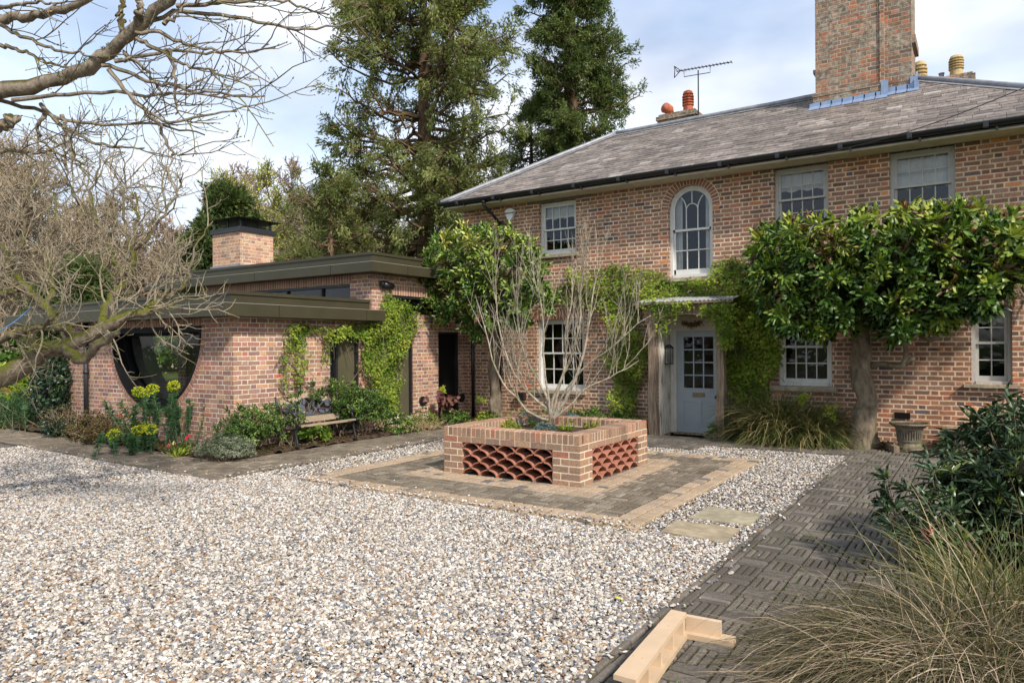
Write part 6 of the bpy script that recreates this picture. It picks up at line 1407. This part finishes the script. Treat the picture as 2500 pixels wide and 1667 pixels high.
# white flower heads near flue
C = np.array([[-9.25, 10.0, .33], [-9.3, 10.35, .30], [-9.35, 10.5, .28], [-9.2, 9.75, .3], [-9.3, 10.9, .3]])
for k, q in enumerate(C): pass
m_ = 40; P = np.concatenate([q+rng.normal(0, .022, (m_, 3)) for q in C]); r_ = empty('skimmia', (-9.3, 10.3, 0), 'small white-flowered plant beside the round flue', 'plant'); leaf_obj('flower', [leaves(P, rng.normal(0, 1, P.shape), rng.normal(0, 1, P.shape), .02, .02, 'small')], M['white_flower'], r_); leaf_obj('foliage', [whorls(C-[0, 0, .04], np.tile([0, 0, 1.], (5, 1)), 9, .08, .03, 'big')], M['shrub_leaf'], r_)

# ---- grasses
def grass(name, label, c, n, ln, r, mat, lean=(0, 0), w=.0045, droop=.9, seed=3, rise=1., up0=(.25, 1.3)):
    global rng
    old = rng; rng = np.random.default_rng(seed)
    c = np.array(c, float); root = empty(name, c, label, 'grass clump')
    S = c+rng.normal(0, 1, (n, 3))*[r, r, 0]; az = rng.uniform(0, 2*math.pi, n); out = np.stack([np.cos(az), np.sin(az), np.zeros(n)], 1); el = rng.uniform(up0[0], up0[1], n)
    d = unit(out*1.0+np.stack([np.full(n, lean[0]), np.full(n, lean[1]), el*rise], 1)); L_ = ln*rng.uniform(.55, 1.12, n); K = 9
    P = np.zeros((n, K, 3)); P[:, 0] = S
    for i in range(1, K):
        d = unit(d+rng.normal(0, .055, (n, 3))+(rng.random((n, 1)) < .03)*rng.normal(0, .5, (n, 3))+np.array([0, 0, -droop*.26*(.4+i/K)])); P[:, i] = P[:, i-1]+d*(L_/(K-1))[:, None]
    lim = .03+rng.random(n)*.05; P[:, :, 2] = np.maximum(P[:, :, 2], lim[:, None]*np.linspace(1, .6, K)[None])
    dd = np.gradient(P, axis=1); side = unit(np.cross(dd, np.array([0, 0, 1.])+rng.normal(0, .35, (n, 1, 3)))); ww = (w*np.array([.8, 1, 1, 1, .95, .85, .7, .45, .1]))[None, :, None]*rng.uniform(.6, 1.3, (n, 1, 1))
    A_ = P-side*ww; B2 = P+side*ww; V = np.stack([A_, B2], 2).reshape(-1, 3); idx = np.arange(n*K*2).reshape(n, K, 2)
    F = np.stack([idx[:, :-1, 0], idx[:, :-1, 1], idx[:, 1:, 1], idx[:, 1:, 0]], -1).reshape(-1, 4); t = rng.random(n)
    t2 = np.clip(np.repeat(t, K-1)+np.tile(np.linspace(-.12, .22, K-1), n), 0, 1)
    mesh_np('blade', V, [F], M[mat], root, t2, True); rng = old
    return root
grass('ornamental_grass', 'large arching tan and green grass clump filling the lower right corner', (.0, 4.05, .0), 13000, 1.16, .20, 'grass_dry', (-.14, -.05), .0021, 1.05, 3, 1.0)
grass('ornamental_grass', 'upright darker green grass tuft behind the tan clump at right', (.12, 4.75, .0), 900, .95, .14, 'grass_green', (0, 0), .003, .5, 5, 1.7)
grass('ornamental_grass', 'dark green mounded grass clump between the door and the magnolia', (-2.95, 12.7, .05), 4200, 1.12, .20, 'grass_green', (0, -.15), .005, .75, 4, 1.9)
grass('ornamental_grass', 'lower right half of the mounded grass by the magnolia', (-2.4, 12.7, .05), 2600, .95, .16, 'grass_green', (0, -.15), .005, .8, 8, 1.8)
bush('fern', 'small fern beside the stones at the door', 'fern', (-3.85, 12.55, .10), (.22, .18, .20), 50, 'shrub_leaf', .12, .03, 'spray', nl=6, stems=3)
bush('low_plant', 'fresh green seedling at the right foot of the grass mound', 'plant', (-2.0, 12.35, .08), (.18, .15, .15), 60, 'shrub_leaf', .05, .03, 'small', nl=6, stems=3, tshift=.15)

# ---- rhododendron right
def rhodo(c, r, nwh, label, L_=.15, seed=9, buds=5, stems=26, low=.05, mat='rhodo_leaf'):
    global rng
    old = rng; rng = np.random.default_rng(seed); c = np.array(c, float); r = np.array(r, float)
    root = empty('rhododendron', (c[0], c[1], 0), label, 'rhododendron'); u = unit(rng.normal(0, 1, (nwh, 3))); C = c+u*r*rng.power(2.2, (nwh, 1)); k = C[:, 2] > low; C = C[k]; u = u[k]
    out = unit(u*[.8, .8, .6]+[0, 0, .7]+rng.normal(0, .25, u.shape)); t = np.clip(rng.normal(.45, .2, len(C)), 0, .9); t[rng.random(len(t)) < .05] = 1.
    leaf_obj('foliage', [whorls(C, out, 10, L_, L_*.27, 'big', 1.15, t, .15)], M[mat], root, True)
    S = np.tile([c[0]+.1, c[1], 0.02], (len(C), 1))+rng.normal(0, .15, (len(C), 3))*[1, 1, 0]; P = np.zeros((len(C), 6, 3)); mid = S*.45+C*.55+rng.normal(0, .08, S.shape)+[0, 0, -.12]
    for q in range(6): s_ = q/5; P[:, q] = S*(1-s_)**2+2*mid*s_*(1-s_)+C*s_**2
    leaf_obj('branch', [prisms(P[:stems], .016, .007, 6), prisms(P[stems:], .008, .004, 4)], M['twig_dark'], root, True)
    o = np.argsort(C[:, 1]-C[:, 2]*.3)[:buds*3:3]; Pb = np.repeat(C[o], 14, 0)+rng.normal(0, .016, (len(o)*14, 3)); leaf_obj('flower_bud', [leaves(Pb, rng.normal(0, 1, Pb.shape)+[0, 0, .6], rng.normal(0, 1, Pb.shape), .045, .03, 'big')], M['pink'], root, True)
    k2 = rng.choice(len(C), 16, replace=False); Pb = np.repeat(C[k2]+out[k2]*.03, 12, 0); leaf_obj('new_shoot', [leaves(Pb, rng.normal(0, .6, Pb.shape)+[0, 0, 1], rng.normal(0, 1, Pb.shape), .045, .014, 'big')], M['vine_leaf'], root)
    rng = old
rhodo((.35, 6.6, .62), (.62, .95, .68), 430, 'big dark glossy rhododendron with a few pink buds on the right edge', .16, 9)
rhodo((-.28, 6.0, .50), (.42, .45, .36), 55, 'open lower rhododendron branches reaching over the path at right', .15, 12, 2, 14, .12)
r_ = bush('skimmia', 'cream-flowered shrub behind the green grass tuft at right', 'shrub', (.75, 5.2, .45), (.45, .35, .35), 200, 'shrub_leaf', .07, .025, 'big', nl=8)
P = np.concatenate([np.array([.55+rng.uniform(-.3, .4), 5.05+rng.uniform(-.2, .3), .72+rng.uniform(-.15, .12)])+rng.normal(0, .03, (90, 3)) for _ in range(9)]); leaf_obj('flower', [leaves(P, rng.normal(0, 1, P.shape), rng.normal(0, 1, P.shape), .018, .016, 'small')], M['white_flower'], r_)
bush('evergreen_shrub', 'leafy ground-level shrub in the right bed behind the tan grass', 'shrub', (1.15, 4.2, .25), (.6, .8, .45), 320, 'shrub_leaf', .07, .025, 'big', nl=7, tshift=-.2)

# ================================================================ TREES
def sequoia(base, h, prof, label, seed, mat, nb=150, dens=1., trunk_r=.75, gaps=1., name='sequoia', cat='conifer', dropy=-.12, smin=.2, zlow=3., L_=.255):
    """prof: list of (height, left, right) half widths"""
    global rng
    old = rng; rng = np.random.default_rng(seed); base = np.array(base, float)
    root = empty(name, base, label, cat); mb = MB(); mb.tube([base+[rng.normal(0, .03), 0, z_] for z_ in np.linspace(0, h, 12)], [max(.04, trunk_r*(1-z_/h)**.85) for z_ in np.linspace(0, h, 12)], 10); mb.build('trunk', M['bark_red'], root, True)
    hz = [p[0] for p in prof]; lw = [p[1] for p in prof]; rw = [p[2] for p in prof]
    z0 = rng.uniform(zlow, h*.985, nb); az = rng.uniform(0, 2*math.pi, nb); cx = np.cos(az)*_r[0]+np.sin(az)*_r[1]
    wl = np.interp(z0, hz, lw); wr = np.interp(z0, hz, rw); ln = np.where(cx > 0, wr, wl)*np.abs(cx)+(wl+wr)/2*(1-np.abs(cx)); ln = ln*rng.uniform(.72, 1.06, nb)
    K = 9; P = np.zeros((nb, K, 3)); out = np.stack([np.cos(az), np.sin(az), np.zeros(nb)], 1); s_ = np.linspace(0, 1, K)
    dz = (-.42*s_+.40*s_**2)[None, :]*ln[:, None]*rng.uniform(.5, 1.3, (nb, 1))+s_[None]*ln[:, None]*(.10+.3*(z0/h)[:, None]-.12)
    P[:] = base+out[:, None, :]*(s_[None, :, None]*ln[:, None, None])+np.array([0, 0, 1.])*(z0[:, None]+dz)[:, :, None]; P[:, 1:] += rng.normal(0, .13, P[:, 1:].shape)
    r0 = np.clip(trunk_r*.26*(1-z0/h)+.04, .03, .2); parts = [prisms(P, r0, .03, 5)]
    nsub = int(12*dens); i2, q2, p2, d2 = children(P, nsub, .25, 1., .9, -.05); B2 = polys(p2, d2, ln[i2]*rng.uniform(.18, .34, len(i2))*(1.2-.5*q2)+.25, 5, .22, .03); parts.append(prisms(B2, .035, .014, 3)); leaf_obj('branch', parts, M['bark_red'], root)
    # foliage clumps, each at the end part of a side branch
    bare_ = rng.random(nb) < .13; keep = np.nonzero((rng.random(len(B2)) < .86) & ~bare_[i2])[0]; i3 = np.repeat(keep, 66); q3 = rng.beta(1.6, .8, len(i3)); p3, d3 = at(B2, (i3, q3)); cl = np.clip(.45+rng.normal(0, .17, len(B2)), 0, 1)
    p3 = p3+rng.normal(0, .145, p3.shape)+[0, 0, .02]; d = unit(d3*.9+rng.normal(0, .42, p3.shape)+np.array([0, 0, dropy])); N = rng.normal(0, .6, p3.shape)+[0, 0, 1]
    # top of trunk tuft
    t = np.clip(cl[i3]+rng.normal(0, .12, len(i3)), 0, 1); parts = [leaves(p3, d, N, L_*rng.uniform(.5, 1.1, len(i3)), L_*.48, 'spray', t)]
    leaf_obj('crown', parts, M[mat], root); print(label[:20], 'sprays', len(i3)); rng = old
    return root
def gp_(px, D, py=None): p = PD(px, 842, D); p[2] = 0; return p
k = 38/F_PX
sequoia(gp_(1040, 38), 26.5, [(0, 6, 5), (6, 7.0, 3.4), (8.5, 6.9, 4.0), (10.9, 6.6, 4.2), (13.1, 5.2, 4.8), (15.5, 5.0, 5.2), (17.8, 4.9, 5.2), (19.5, 4.4, 4.5), (21, 3.6, 3.0), (24, 2., 1.8), (26.5, .3, .3)], 'tall broad sequoia left of the house roof, loose olive-green crown', 21, 'sequoia', 215, .95, .62, L_=.33, dropy=-.4)
sequoia(gp_(1398, 46), 33, [(0, 3, 3), (9, 3.0, 3.6), (12, 2.0, 4.2), (14, 2.2, 4.5), (17, 1.6, 4.3), (19.5, 2.8, 3.9), (22, 3.1, 3.3), (24, 2.7, 2.3), (28, 1.6, 1.6), (33, .3, .3)], 'dense dark green sequoia standing behind the house roof', 22, 'sequoia_dark', 200, 1.1, .85, L_=.36, dropy=-.35)
sequoia(gp_(1300, 52), 19.5, [(0, 4, 4), (8, 3.6, 3.8), (13, 3.3, 3.0), (16, 2.6, 2.2), (19.5, .5, .5)], 'darker conifer between the two tall sequoias', 23, 'sequoia_dark', 90, .9, .5)
sequoia(gp_(810, 34), 10.6, [(0, 3, 3), (5, 2.6, 2.0), (7, 2.4, 1.8), (9, 1.6, 1.4), (10.6, .4, .4)], 'smaller leaning conifer at the left foot of the broad sequoia', 24, 'sequoia', 42, .6, .3)
sequoia(gp_(560, 30), 8.4, [(0, 1.9, 1.9), (4, 1.9, 1.7), (6, 1.4, 1.3), (8.4, .2, .2)], 'dark green cypress behind the annex chimney', 25, 'evergreen', 95, 1.4, .2, L_=.4, zlow=1.0)
sequoia(gp_(200, 24), 4.2, [(0, 1.8, 1.8), (2.5, 1.6, 1.4), (4.2, .2, .2)], 'dark bushy cypress behind the mossy tree, far left', 26, 'evergreen', 70, 1.3, .15, L_=.3, zlow=.5)
sequoia(gp_(640, 50), 9.5, [(0, 3, 3), (5, 2.6, 2.7), (9.5, .2, .2)], 'far dark conifer just right of the annex chimney', 27, 'evergreen', 60, 1.2, .2, zlow=1)
far = [(-40, 26, 300, 'twig_far', 'pale bare tree at the extreme left edge'), (70, 30, 330, 'twig_far', 'pale bare tree second from the left edge'), (150, 42, 420, 'twig_far', 'bare tree with a rounded top at the far left'), (270, 48, 470, 'twig_pink', 'pinkish bare tree behind the mossy tree'), (380, 52, 500, 'twig_pink', 'bare tree left of the annex chimney'), (470, 50, 490, 'twig_far', 'low bare tree just left of the cypress'), (560, 58, 425, 'twig_pink', 'pinkish bare tree behind the cypress'), (635, 48, 405, 'twig_green', 'bare tree with pale green buds right of the annex chimney'), (705, 56, 400, 'twig_pink', 'tall pinkish bare tree right of the budding tree'), (780, 50, 450, 'twig_far', 'bare tree behind the smaller conifer'), (880, 58, 500, 'twig_pink', 'bare tree seen through the left sequoia branches'), (980, 60, 520, 'twig_far', 'bare tree low behind the left sequoia trunk'), (1120, 56, 520, 'twig_pink', 'bare tree between the two sequoias'), (1190, 60, 540, 'twig_far', 'bare tree just left of the roof hip')]
for q, (px, D, ytop, mt, lab) in enumerate(far):
    h = (1.7+(842-ytop)/F_PX*D)/1.08
    bare_tree(gp_(px, D), h, lab, seed=100+q, mat=mt, limbs=15, n2=8, n3=8, n4=4, tw=.00062*D, rt=.2*h/13, group='bare trees beyond the garden', up=.16, spread=.6, start=.12, buds=('lime_flower', 1400) if mt == 'twig_green' else None)
# low hedge and bushes behind
for q, (px, D, w, hh, mt, lab) in enumerate([(40, 20, 1.3, 1.1, 'vine_leaf', 'yellow-green bush on the lawn behind the annex end'), (110, 26, 1.6, 1.0, 'vine_leaf', 'bright bush beyond the annex end'), (330, 34, 4, 3.2, 'shrub_leaf', 'green hedge mass beyond the annex roof'), (-60, 26, 2.5, 2.0, 'shrub_leaf', 'dark hedge at the far left edge')]):
    c = gp_(px, D); bush('garden_bush', lab, 'bush', c+[0, 0, hh*.3], (w, w, hh*.7), 900, mt, .28, .2, 'lobed', nl=5, stems=0)
n = 16000; az = rng.uniform(-.80, .35, n); D = rng.uniform(52, 74, n); P = np.stack([np.sin(YAW+az)*D, np.cos(YAW+az)*D, rng.uniform(0, 1, n)**1.3*7.5], 1); T_ = polys(P, rng.normal(0, .5, (n, 3))+[0, 0, 1], rng.uniform(1.0, 3.2, n), 4, .2)
tag(leaf_obj('distant_wood', [prisms(T_, .075, .03, 3)], M['twig_far']), 'distant mass of bare woodland behind the garden', 'woodland', kind='stuff')

# ---- mossy tree at the left (limbs between the viewer and the annex)
def mossy():
    global rng
    old = rng; rng = np.random.default_rng(77)
    base = PD(-330, 842, 7.4)*[1, 1, 0]; root = empty('mossy_tree', base, 'old moss-covered bare tree leaning in from the left before the annex', 'bare tree')
    Cc = lambda L_: [PD(a, b, d) for a, b, d in L_]
    limbs = [
     (Cc([(-330, 1250, 7.4), (-250, 1080, 7.4), (-120, 980, 7.4), (0, 915, 7.4), (70, 880, 7.4), (130, 850, 7.4), (190, 838, 7.5), (255, 800, 7.5), (300, 770, 7.6), (345, 765, 7.6), (385, 758, 7.7)]), [.20, .16, .12, .105, .095, .085, .07, .062, .055, .045, .03]),
     (Cc([(120, 852, 7.4), (160, 850, 7.3), (190, 878, 7.2), (215, 868, 7.1), (250, 835, 7.0), (290, 812, 6.9)]), [.06, .05, .05, .045, .035, .02]),
     (Cc([(190, 838, 7.5), (150, 790, 7.5), (110, 750, 7.6), (60, 700, 7.7), (30, 660, 7.8), (5, 600, 7.9)]), [.05, .05, .045, .04, .03, .02]),
     (Cc([(250, 800, 7.5), (252, 740, 7.7), (300, 700, 7.8), (330, 680, 7.9), (320, 610, 8.0), (335, 540, 8.1), (330, 470, 8.2)]), [.05, .042, .038, .034, .028, .02, .01]),
     (Cc([(330, 680, 7.9), (290, 650, 7.9), (262, 600, 7.9), (235, 540, 8.), (225, 470, 8.1), (245, 390, 8.2)]), [.03, .028, .024, .02, .015, .008]),
     (Cc([(345, 765, 7.6), (370, 740, 7.7), (420, 720, 7.8), (455, 680, 7.9), (470, 610, 8.), (520, 540, 8.1)]), [.03, .026, .022, .018, .013, .006]),
     (Cc([(110, 750, 7.6), (130, 690, 7.7), (110, 620, 7.8), (140, 540, 7.9), (130, 470, 8.)]), [.035, .03, .024, .018, .01]),
     (Cc([(60, 700, 7.7), (10, 720, 7.5), (-40, 700, 7.4), (-80, 620, 7.3), (-60, 520, 7.3)]), [.035, .034, .03, .024, .012]),
     (Cc([(0, 832, 7.2), (50, 815, 7.1), (110, 790, 7.0), (150, 760, 6.9)]), [.035, .028, .02, .01]),
     (Cc([(330, 610, 8.0), (390, 540, 8.0), (430, 480, 8.1), (445, 420, 8.1)]), [.02, .016, .012, .006]),
     (Cc([(235, 540, 8.0), (180, 480, 8.0), (165, 420, 8.1), (150, 380, 8.1)]), [.018, .014, .01, .006]),
     (Cc([(320, 610, 8.0), (300, 520, 8.1), (310, 430, 8.2), (290, 360, 8.2)]), [.018, .014, .010, .006]),
     (Cc([(30, 660, 7.8), (60, 590, 7.8), (50, 520, 7.9), (80, 450, 7.9)]), [.022, .017, .012, .006])]
    mb = MB(); L = []
    for P, R in limbs:
        C = np.array(P); m_ = 22; t_ = np.linspace(0, len(C)-1, m_); Q = np.stack([np.interp(t_, range(len(C)), C[:, q]) for q in range(3)], 1); rr = np.interp(t_, range(len(R)), R)
        Q[1:-1] = (Q[:-2]+2*Q[1:-1]+Q[2:])/4; Q[1:-1] += rng.normal(0, .016, Q[1:-1].shape); rr = rr*rng.uniform(.88, 1.14, m_); mb.tube(Q, list(rr), 10); L.append(Q)
    mb.build('limb', M['bark_mossy'], root, True)
    P = np.array(L[2:]); # twig bearers
    w = np.array([1, 1.2, 1.2, 1., 1.2, 1, .8, 1, 1, 1, 1]); parts = []
    i1, q1, p1, d1 = children(P, 9, .08, 1., .9, .25); l1 = rng.uniform(.35, .95, len(p1))
    B1 = polys(p1, d1, l1, 9, .20, .10); parts.append(prisms(B1, .0105*(1.2-.5*q1), .0045, 5))
    i2, q2, p2, d2 = children(B1, 6, .1, 1, .95, .12); B2 = polys(p2, d2, rng.uniform(.15, .42, len(p2)), 6, .24, .10); parts.append(prisms(B2, .0048, .0028, 4))
    i3, q3, p3, d3 = children(B2, 3, .1, 1, 1.0, .15); B3 = polys(p3, d3, rng.uniform(.05, .17, len(p3)), 4, .22, .10); parts.append(prisms(B3, .0032, .002, 3))
    leaf_obj('crown', parts, M['twig_pale'], root)
    # pale drooping twigs in front of the roof
    T2 = np.array([L[0][14:22:1][:8], L[5][:8], L[3][8:16]]); i1, q1, p1, d1 = children(T2, 9, .1, 1, 1., -.15); d1 += np.array([.35, -.1, -.1]); B1 = polys(p1, d1, rng.uniform(.5, 1.0, len(p1)), 9, .2, .0); i2, q2, p2, d2 = children(B1, 7, .1, 1, .9, .05); B2 = polys(p2, d2, rng.uniform(.1, .34, len(p2)), 6, .25, .1)
    leaf_obj('drooping_twigs', [prisms(B1, .009, .004, 5), prisms(B2, .005, .0025, 4)], M['twig_pale'], root); rng = old
mossy()
# ---- overhanging branches at the top left
def overhang():
    global rng
    old = rng; rng = np.random.default_rng(55); base = PD(-900, 842, 5.2)*[1, 1, 0]; root = empty('overhanging_tree', base, 'large bare tree whose budding branches hang into the top left sky', 'bare tree')
    Cc = lambda L_: [PD(a, b, d) for a, b, d in L_]
    big = [(Cc([(-900, 1150, 5.2), (-800, 700, 5.2), (-500, 420, 5.2), (-200, 270, 5.1), (0, 226, 5.0), (90, 210, 5.0), (170, 195, 5.0), (230, 150, 4.9), (290, 105, 4.9), (330, 70, 4.8), (380, 25, 4.8), (430, -30, 4.7)]), [.35, .28, .18, .085, .052, .05, .046, .044, .04, .040, .036, .03]),
           (Cc([(-200, 90, 5.3), (0, 50, 5.2), (60, 45, 5.2), (130, 25, 5.1), (210, 0, 5.0), (280, -30, 5.0)]), [.05, .035, .03, .028, .022, .018]),
           (Cc([(300, 80, 4.85), (295, 40, 4.9), (300, 0, 4.9), (290, -60, 4.9)]), [.02, .016, .014, .01]), (Cc([(335, 65, 4.8), (340, 20, 4.7), (336, -20, 4.7)]), [.022, .02, .018]),
           (Cc([(-30, 320, 5.0), (20, 300, 5.0), (45, 285, 5.0)]), [.04, .033, .022])]
    mb = MB(); L = []
    def sm(P, R, m_=24, j=.010):
        C = np.array(P); t_ = np.linspace(0, len(C)-1, m_); Q = np.stack([np.interp(t_, range(len(C)), C[:, q]) for q in range(3)], 1); rr = np.interp(t_, range(len(R)), R)
        Q[1:-1] = (Q[:-2]+2*Q[1:-1]+Q[2:])/4; Q[1:-1] += rng.normal(0, j, Q[1:-1].shape); return Q, rr
    for P, R in big: Q, rr = sm(P, R); mb.tube(Q, list(rr*rng.uniform(.9, 1.12, len(rr))), 12)
    mb.build('limb', M['bark_grey'], root, True)
    med = [([(335, 60), (420, 30), (520, 32), (600, 45), (700, 72), (760, 75), (830, 65), (895, 38)], 4.8), ([(430, 15), (500, 12), (580, 3), (660, 0), (720, 8), (760, 30), (805, 36)], 4.75), ([(330, 80), (380, 75), (430, 95), (470, 120), (530, 125), (590, 128), (672, 118)], 4.7), ([(335, 95), (400, 130), (450, 160), (525, 174)], 4.7),
           ([(280, 150), (330, 140), (400, 125), (470, 128), (540, 132), (600, 120)], 4.9), ([(250, 160), (310, 175), (370, 200), (420, 210), (470, 225), (540, 238), (600, 232)], 4.9), ([(30, 245), (100, 238), (180, 225), (260, 225), (340, 228), (400, 232), (490, 222), (560, 228), (620, 243), (645, 235)], 5.0),
           ([(0, 245), (60, 262), (130, 280), (200, 300), (260, 303), (330, 300), (400, 303), (450, 320), (500, 330)], 5.1), ([(265, 170), (300, 215), (330, 250), (370, 280), (410, 305), (470, 285), (530, 278), (578, 272)], 4.85), ([(0, 60), (60, 95), (130, 118), (200, 135), (240, 140)], 5.2), ([(0, 110), (60, 125), (120, 155), (180, 170)], 5.2),
           ([(100, 255), (140, 300), (190, 330), (240, 355), (300, 360), (352, 362)], 5.1), ([(0, 368), (60, 372), (140, 373)], 5.2), ([(330, 250), (380, 290), (400, 330), (420, 375), (440, 378)], 4.9), ([(110, 275), (90, 310), (100, 345), (140, 372)], 5.0), ([(150, 280), (160, 320), (175, 360), (195, 410)], 5.0), ([(400, 60), (450, 20), (520, -10)], 4.7), ([(0, 20), (80, 5), (150, 10)], 5.1), ([(300, 130), (360, 170), (400, 240)], 4.9), ([(410, 120), (425, 170), (430, 230), (428, 280)], 4.7)]
    ML = []; parts = []
    for P, d in med:
        dz = rng.uniform(-.5, .3); Q, rr = sm([PD(a, b, d+dz*k/len(P)) for k, (a, b) in enumerate(P)], [.017, .013, .010, .006], 20, .007); ML.append(Q)
    P = np.array(ML); parts.append(prisms(P, .0155, .0055, 7))
    leaf_obj('branch', parts, M['bark_grey'], root, True)
    i1, q1, p1, d1 = children(P, 5, .05, 1., .7, .10); d1 += np.array([.55, .1, 0]); B1 = polys(p1, d1, rng.uniform(.15, .6, len(p1)), 8, .13, .04); i2, q2, p2, d2 = children(B1, 4, .15, 1, .75, .15); B2 = polys(p2, d2, rng.uniform(.05, .22, len(p2)), 5, .15, .10)
    leaf_obj('twig', [prisms(B1, .005, .003, 5), prisms(B2, .003, .002, 4)], M['twig_dark'], root)
    E = np.concatenate([B1[:, -1], B2[:, -1]]); Dn = np.concatenate([B1[:, -1]-B1[:, -2], B2[:, -1]-B2[:, -2]]); n = len(E)
    V = [leaves(E, Dn, rng.normal(0, 1, (n, 3)), .028, .010, 'small'), leaves(E, Dn, rng.normal(0, 1, (n, 3)), .028, .010, 'small')]; leaf_obj('bud', V, M['straw'], root)
    # moss tufts
    Q, rr = sm(*big[0]); k = rng.integers(11, 24, 1500); u = unit(rng.normal(0, 1, (1500, 3))+[0, 0, .2]); C = Q[k]+(Q[np.minimum(k+1, 23)]-Q[k])*rng.random((1500, 1))+u*(rr[k][:, None]*1.0)
    s = (np.sin(C[:, 0]*23+C[:, 2]*31) > .1); leaf_obj('moss', [leaves(C[s], u[s]+rng.normal(0, .6, u[s].shape), rng.normal(0, 1, u[s].shape), .018, .008, 'small', rng.uniform(.1, .6, s.sum()))], M['evergreen'], root); rng = old
overhang()
# blue cord tied at the far left
a, b = PD(-10, 812, 9.), PD(75, 752, 9.); mb = MB(); mb.tube([a+(b-a)*k/8+np.array([0, 0, -.03*math.sin(math.pi*k/8)]) for k in range(9)], .008, 6); tag(mb.build('blue_cord', plain('cord', (.10, .22, .45), .6, .3)), 'thin blue cord stretched beside the mossy tree', 'cord')
print('done', len(bpy.data.objects))
